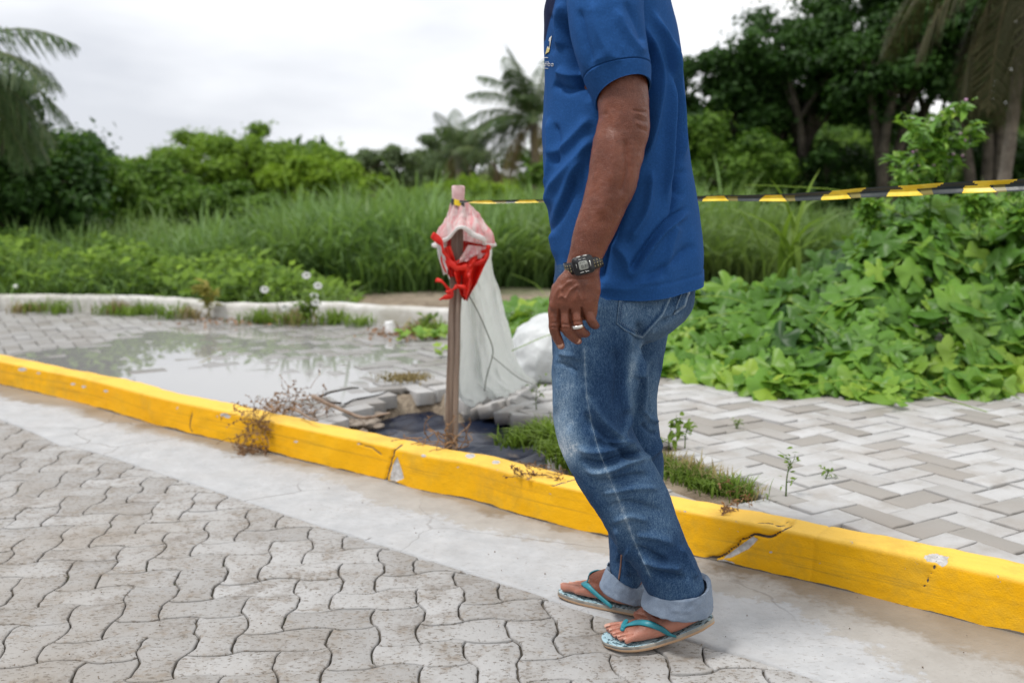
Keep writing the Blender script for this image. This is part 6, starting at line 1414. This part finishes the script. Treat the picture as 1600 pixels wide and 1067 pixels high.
tree('shrub', 620, 292, 330, 16, 150, 'mid', 'soft green shrub standing above the grass left of the stake top', n=3500, leaf=.08, seed=54, cat='shrub', group='shrubs among the grass', trunks=1, clumps=18)
# ---- big trees on the right
RG = 'dark trees on the right'
tree('tree', 1130, 70, 250, 17, 260, 'dark', 'lower dark tree just right of the man', RG, n=20000, leaf=.10, seed=21, clumps=70, dens=.75, trunks=3)
tree('tree', 1270, -22, 225, 16.5, 330, 'dark', 'large dark spreading tree with sky gaps, its crown topping the tape', RG, n=26000, leaf=.10, seed=22, clumps=80, dens=.72, trunks=5)
tree('tree', 1410, -60, 200, 15.5, 330, 'dark', 'large dark tree right of centre with crown cut by the top edge', RG, n=26000, leaf=.10, seed=23, clumps=75, dens=.75, trunks=4)
tree('tree', 1560, -90, 190, 15, 330, 'dark', 'darkest tree at the right edge behind the palm trunk', RG, n=24000, leaf=.11, seed=24, clumps=70, dens=.8, trunks=3)
tree('shrub', 1130, 190, 330, 15, 260, 'deep', 'dark undergrowth shrub at the man\'s back', 'undergrowth shrubs below the dark trees', n=14000, leaf=.09, seed=25, cat='shrub', trunks=1)
tree('shrub', 1320, 212, 330, 16.5, 280, 'dark', 'dark undergrowth shrub below the spreading tree', 'undergrowth shrubs below the dark trees', n=12000, leaf=.09, seed=26, cat='shrub', trunks=1)
tree('shrub', 1490, 170, 330, 17.5, 280, 'dark', 'dark undergrowth shrub left of the palm trunk', 'undergrowth shrubs below the dark trees', n=14000, leaf=.10, seed=27, cat='shrub', trunks=1)
tree('shrub', 1640, 190, 330, 16.5, 220, 'dark', 'dark undergrowth shrub at the right edge', 'undergrowth shrubs below the dark trees', n=10000, leaf=.10, seed=28, cat='shrub', trunks=1)
palm('palm_tree', 1606, -75, 9.5, 1.75, 15, 'near palm at the right edge, old fronds hanging above its leaning trunk', 6, (1553, 280), .055, elev=(-.2, .9), mat=palmd, dead=9, deadmat=palmd)
# ---- far-off wood behind everything
rg = np.random.default_rng(77); n = 60000; D = rg.uniform(34, 46, n); a = rg.uniform(-.75, .75, n); x = a * D
hmax = 2.0 + .9 * noise(np.stack([a * 9, a * 0], -1), 1.0, 3, 5) + 2.4 * smoothstep(.12, .28, a) * 1.0; z = .1 + (hmax) * rg.random(n) ** .8
pos = np.stack([x, D, z], 1); V, f, t = scatter(*LEAF, pos, rotmats(np.stack([rg.normal(0, .6, n), -np.ones(n), rg.normal(.5, .5, n)], 1), rg.random(n) * 6.28), .38 * rg.uniform(.6, 1.3, n), np.clip(rg.normal(.4, .2, n), 0, 1))
o = make('distant_woodland', V, f, tg['deep'], smooth=False, attrs={'tint': t}, origin=(0, 40, 0)); tag(o, 'distant wood closing the view behind the trees', 'woodland', kind='stuff')
# ---- tall grass field: tussocks of arching blades
def tussocks(cen, per, h, wd, lean, spread, seg, seed):
    rg_ = np.random.default_rng(seed); m_ = len(cen); n = m_ * per; k = np.repeat(np.arange(m_), per); off = rg_.normal(size=(n, 2)) * spread; base = cen[k].copy(); base[:, :2] += off * .55
    az = np.arctan2(off[:, 1], off[:, 0]) + rg_.normal(0, .7, n); d = np.stack([np.cos(az), np.sin(az), 0 * az], 1); sd = az + rg_.normal(0, .5, n) + math.pi / 2; side = np.stack([np.cos(sd), np.sin(sd), 0 * az], 1)
    hh_ = h[k] * rg_.uniform(.55, 1.12, n); ln = lean * rg_.uniform(.15, 1.35, n); V = []; ts = np.linspace(0, 1, seg + 1)
    for t in ts:
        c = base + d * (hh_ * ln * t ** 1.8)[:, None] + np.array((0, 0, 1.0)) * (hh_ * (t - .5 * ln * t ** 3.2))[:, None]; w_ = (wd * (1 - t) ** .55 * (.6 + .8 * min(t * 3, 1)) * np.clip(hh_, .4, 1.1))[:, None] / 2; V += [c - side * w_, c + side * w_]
    V = np.stack(V, 1); kk = 2 * (seg + 1); f = np.array([[2 * i, 2 * i + 1, 2 * i + 3, 2 * i + 2] for i in range(seg)]); F_ = (f[None] + (np.arange(n) * kk)[:, None, None]).reshape(-1, 4); return V.reshape(-1, 3), F_, k, kk, np.tile(np.repeat(ts, 2), n)
m_ = 3400; Y = rg.random(m_); a = rg.uniform(-.64, .64, m_); pxx = 800 + a * F
front = np.interp(pxx, [-100, 300, 430, 520, 700, 860, 1050, 1250, 1700], [8.6, 8.6, 8.7, 9.0, 9.2, 9.5, 9.8, 10.2, 9.5]); Y = front + (21 - front) * Y ** 1.7; x = a * Y; Y = Y + .5 * noise(np.stack([x, x * 0], -1), .9, 2, 3)
cl_ = noise(np.stack([x, Y], -1), .8, 3, 9); hh = (np.interp(pxx, [-100, 100, 330, 430, 560, 1100, 1300, 1700], [.62, .62, .72, .95, 1.08, 1.05, .9, .85]) * (1 + .22 * cl_ + .10 * rg.normal(size=m_))) * np.interp(Y - front, [0, .6, 3], [.7, .92, 1.0])
V, f, kt, kk, tt = tussocks(np.stack([x, Y, np.full(m_, SW - .03)], 1), 17, hh, .030, .85, .16, 5, 5)
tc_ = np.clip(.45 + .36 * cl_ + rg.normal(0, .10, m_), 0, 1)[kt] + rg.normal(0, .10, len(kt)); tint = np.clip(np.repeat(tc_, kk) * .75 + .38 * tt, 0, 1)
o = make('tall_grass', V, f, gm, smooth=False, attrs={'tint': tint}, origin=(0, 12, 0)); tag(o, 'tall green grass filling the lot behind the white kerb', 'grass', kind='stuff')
# ragged edge of lower broad-leaved grass
m_ = 420; a = rg.uniform(-.62, .0, m_); x = a * 8.3; Y = np.interp(x, FARK[:, 0], FARK[:, 1]) + .25 + 1.1 * rg.random(m_); pxx = 800 + x / Y * F; kp2 = rg.random(m_) > np.interp(pxx, [400, 560, 800], [0, 1, 1]); x, Y = x[kp2], Y[kp2]; m_ = len(x)
hh = .38 * (1 + .5 * noise(np.stack([x, Y], -1), 1.3, 2, 77)) * np.interp(800 + x / Y * F, [0, 300, 450, 800], [1.1, 1.0, .8, .5])
V, f, kt, kk, tt = tussocks(np.stack([x, Y, np.full(m_, SW - .03)], 1), 13, hh, .034, 1.0, .10, 5, 6)
o = make('edge_grass', V, f, gm, smooth=False, attrs={'tint': np.clip(np.repeat(rg.normal(.4, .2, m_)[kt], kk) + .3 * tt, 0, 1)}, origin=(-2, 8.5, SW)); tag(o, 'lower ragged grass right behind the white kerb', 'grass', kind='stuff')
# low leafy weeds between the white kerb and the tall grass (left), thinner by the bare earth
n = 15000; a = rg.uniform(-.62, .02, n); Y = rg.uniform(7.3, 10.0, n); x = a * Y; pxx = 800 + a * F; lim = np.interp(pxx, [-200, 420, 520, 570, 830], [0, 0, .5, 1.15, 1.15])
keep = (Y > np.interp(x, FARK[:, 0], FARK[:, 1]) + .22) & (rg.random(n) > lim * .9); x, Y = x[keep], Y[keep]; n = len(x); bump_ = np.clip(.28 + .22 * noise(np.stack([x, Y], -1), 1.6, 3, 12), .03, .6) * np.interp(800 + x / Y * F, [-100, 350, 450, 560, 800], [1.15, 1.1, .7, .35, .3])
pos = np.stack([x, Y, SW - .02 + bump_ * rg.random(n) ** .6], 1); V, f, t = scatter(*LEAF, pos, rotmats(np.stack([rg.normal(0, .5, n), -.5 + rg.normal(0, .4, n), np.full(n, 1.0)], 1), rg.random(n) * 6.28), .085 * rg.uniform(.5, 1.4, n), np.clip(rg.normal(.45, .2, n), 0, 1))
o = make('leafy_ground_cover', V, f, tg['mid'], smooth=False, attrs={'tint': t}, origin=(-2, 8, SW)); tag(o, 'low leafy weeds growing along the back of the white kerb', 'weeds', kind='stuff')
# ---- vine mass on the right
def mound(x, y):
    a = x / y; yf = np.interp(a, [-.02, .0, .05, .16, .20, .25, .32, .36, .52, .7], [5.35, 5.3, 5.0, 4.86, 4.62, 4.36, 4.40, 4.30, 4.22, 4.1]) + .22 * noise(np.stack([x, y * 0], -1), 2.6, 3, 19)
    hm = np.interp(a, [-.02, .05, .15, .2, .27, .31, .345, .37, .42, .7], [.10, .16, .22, .34, .42, .48, .64, .76, .78, .78]); run = np.interp(a, [0, .3, .4], [.9, 1.2, 1.0])
    d = y - yf; h = hm * smoothstep(-.04, 1, d / run) ** .75 * (1 + .20 * noise(np.stack([x, y], -1), 2.6, 2, 17)); back = smoothstep(3.4, 2.2, d) if True else 1
    back = np.where(a < .34, smoothstep(2.1, 1.4, d), smoothstep(3.6, 2.6, d)); return np.where(d > 0, h * back, 0), d
th = np.linspace(0, 2 * math.pi, 26)[:-1]; rr = .58 + .30 * np.abs(np.cos(2.5 * (th - math.pi / 2))) ** 1.5 + .06 * np.cos(25 * th); rr = np.where(np.abs(((th - 1.5 * math.pi + math.pi) % (2 * math.pi)) - math.pi) < .25, .16, rr)
VT = np.vstack([[0, 0, 0]] + [[(r_ * .5 * math.cos(q), r_ * .5 * math.sin(q), .05) for r_, q in zip(rr, th)]] + [[(r_ * math.cos(q), r_ * math.sin(q), -.10 * r_ + .09 * math.cos(5 * (q - math.pi / 2))) for r_, q in zip(rr, th)]]); k = 25; j = np.arange(k); j2 = (j + 1) % k
VF = [np.stack([0 * j, 1 + j, 1 + j2], -1), np.stack([1 + j, 1 + k + j, 1 + k + j2, 1 + j2], -1)]
n = 7800; a = rg.uniform(-.02, .66, n); yy = 4.05 + 4.0 * rg.random(n) ** 1.5; xx = a * yy; h, d = mound(xx, yy); keep = (d > 0) & (h > .02); xx, yy, h, d = xx[keep], yy[keep], h[keep], d[keep]; n = len(xx)
e = .05; gx = (mound(xx + e, yy)[0] - mound(xx - e, yy)[0]) / (2 * e); gy = (mound(xx, yy + e)[0] - mound(xx, yy - e)[0]) / (2 * e)
lay = rg.random(n) ** 1.3 * np.minimum(h * .8, .34); nr = np.stack([-gx * .45 + rg.normal(0, .62, n), -np.clip(gy, -1, 3) * .5 - .35 + rg.normal(0, .60, n), np.full(n, 1.0)], 1)
pos = np.stack([xx, yy, SW + h - lay + .015], 1); sz = .040 + .075 * rg.random(n) ** 1.5 * np.interp(d, [0, 3], [1.05, 1.0]); tint = np.clip(rg.normal(.42, .15, n) + .25 * noise(pos, 2.2, 2, 8) + .22 * smoothstep(.35, .0, d), 0, 1); tint = np.where(rg.random(n) < .015, .98, tint)
V, f, t = scatter(VT, VF, pos, rotmats(nr, rg.random(n) * 6.28), sz, tint)
mb = MB(); mb.add(V, f, t)
for i in range(90):          # runners and petioles
    i0 = rg.integers(0, n); p0 = pos[i0] + (0, 0, .02); d_ = rg.normal(size=3) * (.12, .12, .05); q = np.array([p0, p0 + d_ + (0, 0, .05), p0 + d_ * 2.2, p0 + d_ * 3.2 + (0, -.03, -.06)]); mb.add(*tube(catmull(q, 12), .0022, 4), .85)
o = mb.build('creeping_vine', vm, smooth=True, origin=(1.8, 5, SW)); tag(o, 'dense creeping vine with lobed leaves heaped at the back of the paving', 'vine', kind='stuff')
# stragglers on the bricks at the mound's foot
for i, (x, y, s_) in enumerate([(1135, 604, .05), (1190, 612, .05), (1215, 614, .045), (1345, 600, .07), (1390, 612, .065), (1420, 622, .06), (1480, 600, .07), (1545, 608, .07), (1400, 640, .04), (632, 534, .045), (662, 532, .06), (684, 530, .05), (690, 560, .035)]):
    mb = MB(); p = G(x, y, SW)
    for j_ in range(4): V, f, t = scatter(VT, VF, np.array([p + (rg.normal() * s_ * .6, rg.normal() * s_ * .5, .03 + .015 * j_)]), rotmats(np.array([[rg.normal() * .35, -.4 + rg.normal() * .25, 1]]), rg.random(1) * 6.28), s_ * rg.uniform(.7, 1.1), np.array([rg.uniform(.6, .9)])); mb.add(V, f, t)
    mb.add(*tube(np.array([p + (0, .05, .0), p + (0, .02, .02), p + (0, 0, .035)]), .002, 4), .7)
    o = mb.build('vine_sprig', vm, origin=p); tag(o, 'vine sprig on the bricks before the creeper, ' + ORD[[0, 1, 2, 3, 4, 6, 7, 8, 5][i]] + ' from the left' if i < 9 else 'small light green sprig on the bricks left of the stake, ' + ['leftmost one', 'middle of the upper three', 'nearest the stake', 'lowest of all'][i - 9], 'plant', 'vine sprigs at the foot of the creeper' if i < 9 else 'sprigs left of the stake')
# ---- flowering weed rising above the tape
def stemweed(name, base, tip, lab, leafs=60, size=.06, seed=0, branches=5, mat=vm, cat='plant', group=None):
    rg_ = np.random.default_rng(seed); b = np.array(base); t = np.array(tip); root = empty(name, b, lab, cat, group); mb = MB(); L = []; H = np.linalg.norm(t - b)
    def br(p0, p1, r_):
        q = catmull(np.array([p0, (p0 + p1) / 2 + rg_.normal(size=3) * .04 * H, p1]), 12); mb.add(*tube(q, np.linspace(r_, r_ * .4, 12), 6), .2); L.extend(list(q[3:])); return q
    m_ = br(b, t, .006 * H + .002)
    for i in range(branches):
        p0 = m_[3 + int(rg_.random() * 7)]; br(p0, p0 + np.array((rg_.normal() * .22, rg_.normal() * .15, .12 + rg_.random() * .28)) * H, .003 * H + .001)
    L = np.array(L); i = rg_.integers(0, len(L), leafs); pos = L[i] + rg_.normal(size=(leafs, 3)) * .01; V, f, tt = scatter(np.array([(0, 0, 0), (.22, .3, .07), (0, .35, .0), (-.22, .3, .07), (.18, .7, .02), (0, .7, -.04), (-.18, .7, .02), (0, 1.1, -.22)]), [np.array([[0, 1, 2], [0, 2, 3]]), np.array([[1, 4, 5, 2], [2, 5, 6, 3]]), np.array([[4, 7, 5], [5, 7, 6]])], pos, rotmats(np.stack([rg_.normal(0, .6, leafs), rg_.normal(-.3, .6, leafs), np.full(leafs, 1.0)], 1), rg_.random(leafs) * 6.28), size * rg_.uniform(.6, 1.3, leafs), np.clip(rg_.normal(.5, .15, leafs), 0, 1))
    make('leaves', V, f, mat, root, attrs={'tint': tt}, smooth=False); mb.build('stem', mat, root); return root, L
wr_, L = stemweed('flowering_weed', P(1450, 360, 5.2), P(1478, 172, 5.2), 'tall leafy weed with tiny pink flowers rising above the tape, right of centre', 520, .062, 31, 16)
m = M('pink petals'); pinkf = m.done(m.bsdf((.55, .30, .48), .7)); mb = MB()
for i in range(22): mb.add(*ball(L[np.random.default_rng(i).integers(0, len(L))] + np.random.default_rng(i + 50).normal(size=3) * .02, .008, 6))
o = mb.build('flower_cluster', pinkf, wr_); tag(o, kind='stuff')
stemweed('flowering_weed', P(1415, 350, 5.1), P(1400, 238, 5.1), 'shorter leafy weed just left of the tall flowering one above the tape', 220, .06, 32, 9)
for i, (x, y, x2, y2, lab) in enumerate([(1530, 372, 1522, 300, 'fine-leaved weed standing in the creeper below the tape, near the right edge'), (1600, 380, 1592, 292, 'fine-leaved weed at the very right edge behind the creeper'), (1360, 372, 1352, 318, 'fine-leaved weed poking out of the creeper, left of the tall flowering one'), (1568, 440, 1575, 360, 'fine-leaved weed low in the creeper near the right edge')]):
    stemweed('leafy_weed', P(x, y, 4.9 + .1 * i), P(x2, y2, 4.9 + .1 * i), lab, 260, .05, 80 + i, 10, vm, group='fine-leaved weeds in the creeper')
# ---- broad grass clump
def bladeclump(name, px_, py_, z, n_, h, wd, lean, mat, lab, cat='grass tuft', group=None, spread=.05, seed=0, tb=.5, kind=None, Y=None):
    rg_ = np.random.default_rng(seed + 900); c = G(px_, py_, z) if Y is None else P(px_, py_, Y); pos = c + rg_.normal(size=(n_, 3)) * (spread, spread, 0); V, f, tt, a, b = blades(pos, h, wd, lean, 6, seed); o = make(name, V, f, mat, origin=c, smooth=False, attrs={'tint': np.clip(np.repeat(rg_.normal(tb, .15, n_), b) + .2 * tt, 0, 1)}); tag(o, lab, cat, group, kind); return o
bladeclump('grass_clump', 1235, 440, 0, 14, .72, .034, 1.25, g2, 'clump of broad arching grass blades below the tape, right of the man', 'grass clump', Y=5.4, spread=.06, seed=3, tb=.35)
bladeclump('grass_clump', 60, 468, 0, 24, .55, .035, 1.0, g2, 'broad-bladed grass clump behind the left end of the white kerb', 'grass clump', Y=8.3, spread=.25, seed=4, tb=.35)
bladeclump('grass_clump', 150, 462, 0, 26, .5, .03, .8, gm, 'spiky pale grass clump behind the white kerb, second from the left edge', 'grass clump', Y=8.4, spread=.3, seed=5, tb=.75)
# weeds along the white kerb
wk = [(40, 488), (52, 488), (92, 490), (175, 492), (185, 490), (212, 492), (228, 492), (268, 498), (300, 498), (398, 505), (415, 505), (450, 508), (462, 508), (512, 507), (520, 506), (560, 510), (655, 520), (675, 525)]
for i, (x, y) in enumerate(wk): bladeclump('weed_tuft', x, y, SW, 70, .11 + .05 * ((i * 7) % 5) / 5, .009, .9, g2 if i % 4 else dryg, ('green' if i % 4 else 'straw-coloured') + ' weed tuft at the foot of the white kerb, ' + ORD[i] + ' from the left', 'weed', 'weed tufts along the white kerb', .06, i + 10, .5)
wm_ = scol('white petals', (.75, .76, .74), (.85, .85, .83), 30)
for i, (x, y, tx, ty) in enumerate([(440, 505, 415, 452), (470, 505, 480, 430), (480, 506, 498, 446), (470, 506, 492, 462), (492, 508, 494, 472), (455, 505, 446, 480), (468, 505, 474, 478)]):
    b = G(x, y, SW); t = P(tx, ty, b[1] - .02); rt = empty('white_flower', b, 'white trumpet flower by the white kerb, ' + ['leftmost and standing apart', 'highest of its group', 'right one of the upper pair', 'in the middle of its group', 'lower right of its group', 'low on the left, against the kerb face', 'lowest of its group, at the kerb foot'][i], 'flower', 'white flowers by the kerb'); mb = MB(); mb.add(*tube(catmull(np.array([b, (b + t) / 2 + (.02, 0, .02), t]), 10), .003, 5), .5); mb.build('stem', g2, rt)
    q = np.arange(12) * math.pi / 6; V = np.vstack([np.stack([t[0] + r_ * np.cos(q), t[1] - d_ + 0 * q, t[2] + r_ * np.sin(q) * .8], 1) for r_, d_ in ((.005, .0), (.014, .02), (.030, .028), (.028, .031), (.010, .02))]); make('bloom', V, gridfaces(5, 12, True), wm_, rt)
for i, (x, y, tx, ty) in enumerate([(28, 480, 25, 448), (10, 482, 15, 468), (112, 470, 112, 449)]):
    b = G(x, y, SW); t = P(tx, ty, b[1]); rt = empty('white_flower', b, 'small white flower at the left end of the white kerb, ' + ['highest of the three', 'leftmost of the three', 'rightmost of the three'][i], 'flower', 'white flowers at the left end'); mb = MB(); mb.add(*tube(np.array([b, t]), .003, 5), .5); mb.build('stem', g2, rt); make('bloom', *ball(t, (.022, .018, .018), 8), wm_, rt)
stemweed('leafy_weed', G(478, 508, SW), P(486, 470, G(478, 508, SW)[1]), 'bushy yellow-green weed leaning over the white kerb below the white flowers', 130, .05, 41, 9, g2)
stemweed('dying_weed', G(330, 500, SW), P(316, 446, G(330, 500, SW)[1]), 'yellowing wilted plant drooping over the white kerb', 90, .055, 42, 9, leafmat('wilted leaf', (.16, .13, .03), (.34, .30, .06), None, .3))
stemweed('leafy_weed', G(668, 522, SW), P(672, 495, G(668, 522, SW)[1]), 'small leafy weed at the white kerb right beside the stake', 70, .045, 43, 7, g2)
# litter of brown leaves
n = 700; cx = rg.normal(0, 1, n); base = np.where((rg.random(n) < .7)[:, None], np.array([640, 522]) + np.stack([rg.normal(0, 32, n), rg.normal(0, 5, n)], 1), np.array([380, 503]) + np.stack([rg.normal(0, 40, n), rg.normal(0, 3, n)], 1)); pos = np.array([G(a_, b_, SW + .004) for a_, b_ in base]); pos[:, 2] += rg.random(n) * .015
V, f, t = scatter(*LEAF, pos, rotmats(np.stack([rg.normal(0, .5, n), rg.normal(0, .5, n), np.full(n, 1.)], 1), rg.random(n) * 6.28), .03 * rg.uniform(.5, 1.2, n), rg.random(n)); o = make('leaf_litter', V, f, leafmat('dead leaf', (.14, .055, .02), (.34, .17, .07), None, .1, .8), smooth=False, attrs={'tint': t}, origin=G(600, 522, SW)); tag(o, 'rusty brown leaf litter at the foot of the white kerb', 'leaf litter', kind='stuff')
# dry moss patch on the bricks
bladeclump('grass_patch', 632, 592, SW, 420, .028, .006, .9, dryg, 'flat patch of dry moss and grass on the bricks left of the stake', 'grass patch', None, .055, 70, .25, 'stuff')
# ---- weeds along the yellow kerb, right of the pit and behind the man
def strip(name, line, n_, h, wd, mat, lab, z, spr, seed, tb=.5, cat='grass'):
    rg_ = np.random.default_rng(seed); q = catmull(np.array(line, float), 60); w3 = np.array([G(a_, b_, z) for a_, b_ in q]); i = rg_.integers(0, 60, n_); pos = w3[i] + rg_.normal(size=(n_, 3)) * (spr, spr, 0); kd_ = kdist(pos); pos = pos[kd_ > .125]; n_ = len(pos)
    hh_ = h * (1 + .5 * noise(pos[:, :2], 5, 2, seed)); V, f, tt, a, b = blades(pos, hh_, wd, .9, 5, seed); o = make(name, V, f, mat, origin=w3[30], smooth=False, attrs={'tint': np.clip(np.repeat(rg_.normal(tb, .18, n_), b) + .25 * tt, 0, 1)}); tag(o, lab, cat, kind='stuff'); return o
strip('weed_clump', [(800, 700), (830, 690), (860, 700), (885, 722), (905, 738)], 900, .135, .0075, g2, 'lush grass growing between pit and man behind the yellow kerb', SW - .02, .028, 5, .45)
strip('weed_clump', [(985, 742), (1030, 735), (1070, 750), (1110, 765), (1160, 778)], 1300, .075, .0045, g2, 'low grass along the yellow kerb right of the man\'s legs', SW - .01, .03, 6, .35)
strip('dry_weed_clump', [(1020, 725), (1060, 735), (1110, 756), (1175, 782)], 420, .06, .004, dryg, 'dry straw mixed in the grass right of the man\'s legs', SW - .01, .03, 7, .5)
for i, (x, y, hgt, lab) in enumerate([(1228, 775, .11, 'thin wiry seedling standing alone in a brick joint'), (1290, 748, .03, 'tiny green sprout in a brick joint, right of the wiry seedling'), (1070, 700, .10, 'thin brownish weed by the man\'s far leg'), (1150, 668, .03, 'tiny sprout among the bricks further back'), (1044, 715, .13, 'single broad-leaved sprig touching the man\'s far leg'), (838, 640, .12, 'reddish seed stalk just left of the man\'s knee')]):
    b = G(x, y, SW); stemweed('small_weed', b, b + np.array((.01, 0, hgt)), lab, 26 if hgt > .05 else 18, .018 + .012 * (i == 4) * 2, 60 + i, 4, g2)
# ---- dry tangle hanging over the kerb
drym = leafmat('dry tangle', (.13, .07, .035), (.36, .22, .12), None, .1, .8, tr=(.3, .2, .1))
def tangle(name, pts, n_, ln, lab, seed, r_=.0013, leafn=300, zmin=.01):
    rg_ = np.random.default_rng(seed); mb = MB(); pts = np.array(pts); tips = []
    for i in range(n_):
        p = pts[rg_.integers(0, len(pts))] + rg_.normal(size=3) * .022; d = rg_.normal(size=3) * (1, .7, .55) + (0, 0, .25); d /= np.linalg.norm(d); q = [p]
        for j in range(9): d = d + rg_.normal(size=3) * .32 + (0, 0, -.05); d /= np.linalg.norm(d); q.append(q[-1] + d * ln * rg_.uniform(.6, 1.2) / 9)
        q = np.array(q); q[:, 2] = np.maximum(q[:, 2], zmin); mb.add(*tube(q, np.linspace(r_, r_ * .5, 10), 4), rg_.random()); tips += list(q[4:])
    tips = np.array(tips); i = rg_.integers(0, len(tips), leafn); V, f, t = scatter(*LEAF, tips[i], rotmats(rg_.normal(size=(leafn, 3)), rg_.random(leafn) * 6.28), .012 * rg_.uniform(.5, 1.4, leafn), rg_.random(leafn)); mb.add(V, f, t)
    o = mb.build(name, drym, origin=pts[0], smooth=False); tag(o, lab, 'dry weeds')
kc = lambda x, y, z: G(x, y, z)
def frontp(x, y, z=None):   # a point on the kerb's street face
    lo_, hi_ = 2.0, 7.0
    for _ in range(40):
        mid_ = (lo_ + hi_) / 2; p_ = P(x, y, mid_)
        if kdist(p_)  > -.006: hi_ = mid_
        else: lo_ = mid_
    return P(x, y, lo_)
tp_ = [G(x, y, TOP + .012) for x, y in [(405, 645), (420, 636), (440, 632), (455, 628), (470, 630), (485, 636), (500, 640), (430, 642), (450, 640), (470, 622)]] + [frontp(x, y) + (0, -.012, 0) for x, y in [(398, 650), (394, 665), (392, 680), (390, 694), (400, 660), (405, 655), (410, 672)]]
tangle('dry_weed', tp_, 150, .11, 'tangle of dry brown weeds draped over the yellow kerb', 71, .0014, 900)
tp_ = [P(x, y, 3.55) for x, y in [(450, 600), (462, 590), (470, 610), (480, 600)]]
tp_ = [G(x, y, TOP + .01) for x, y in [(660, 686), (680, 690), (700, 693), (720, 695), (740, 700), (675, 680), (715, 688)]]
tangle('dry_weed', tp_, 24, .14, 'thin reddish dry stems curling round the foot of the stake', 72, .0022, 40, zmin=TOP + .002)
tp_ = [G(x, y, TOP + .005) for x, y in [(815, 742), (828, 746), (845, 742), (860, 738)]]
tangle('dry_weed', tp_, 26, .05, 'small brown sprig lying on the yellow kerb top left of the man\'s knee', 73, .0013, 120, zmin=TOP + .002)
tp_ = [G(x, y, TOP + .005) for x, y in [(1140, 795), (1155, 790), (1150, 784)]]
tangle('dry_weed', tp_, 20, .045, 'small brown sprig on the yellow kerb top right of the man', 74, .0013, 90, zmin=TOP + .002)
tp_ = [G(x, y, .01) for x, y in [(383, 704), (395, 706), (408, 703)]]
tangle('dry_weed', tp_, 34, .05, 'brown weed roots at the bottom of the yellow kerb face', 75, .0013, 200)
# crumbs of grit in the gutter and on the road
n = 160; pos = np.array([G(a_, b_, .006) for a_, b_ in zip(rg.uniform(-100, 1600, n), rg.uniform(0, 1, n) ** .6 * 380 + 690)]); kd_ = kdist(pos); pos = pos[(kd_ < -.01)]
gv, gf = ball((0, 0, 0), 1, 4); V, f, t = scatter(gv, gf, pos, rotmats(rng.normal(size=(len(pos), 3)), rng.random(len(pos))), rng.uniform(.0006, .0022, len(pos)), rng.random(len(pos)))
o = make('grit', V, f, rockm, attrs={'tint': t}, origin=(0, 2.5, 0)); tag(o, 'scattered grit on the road and gutter', 'grit', kind='stuff')
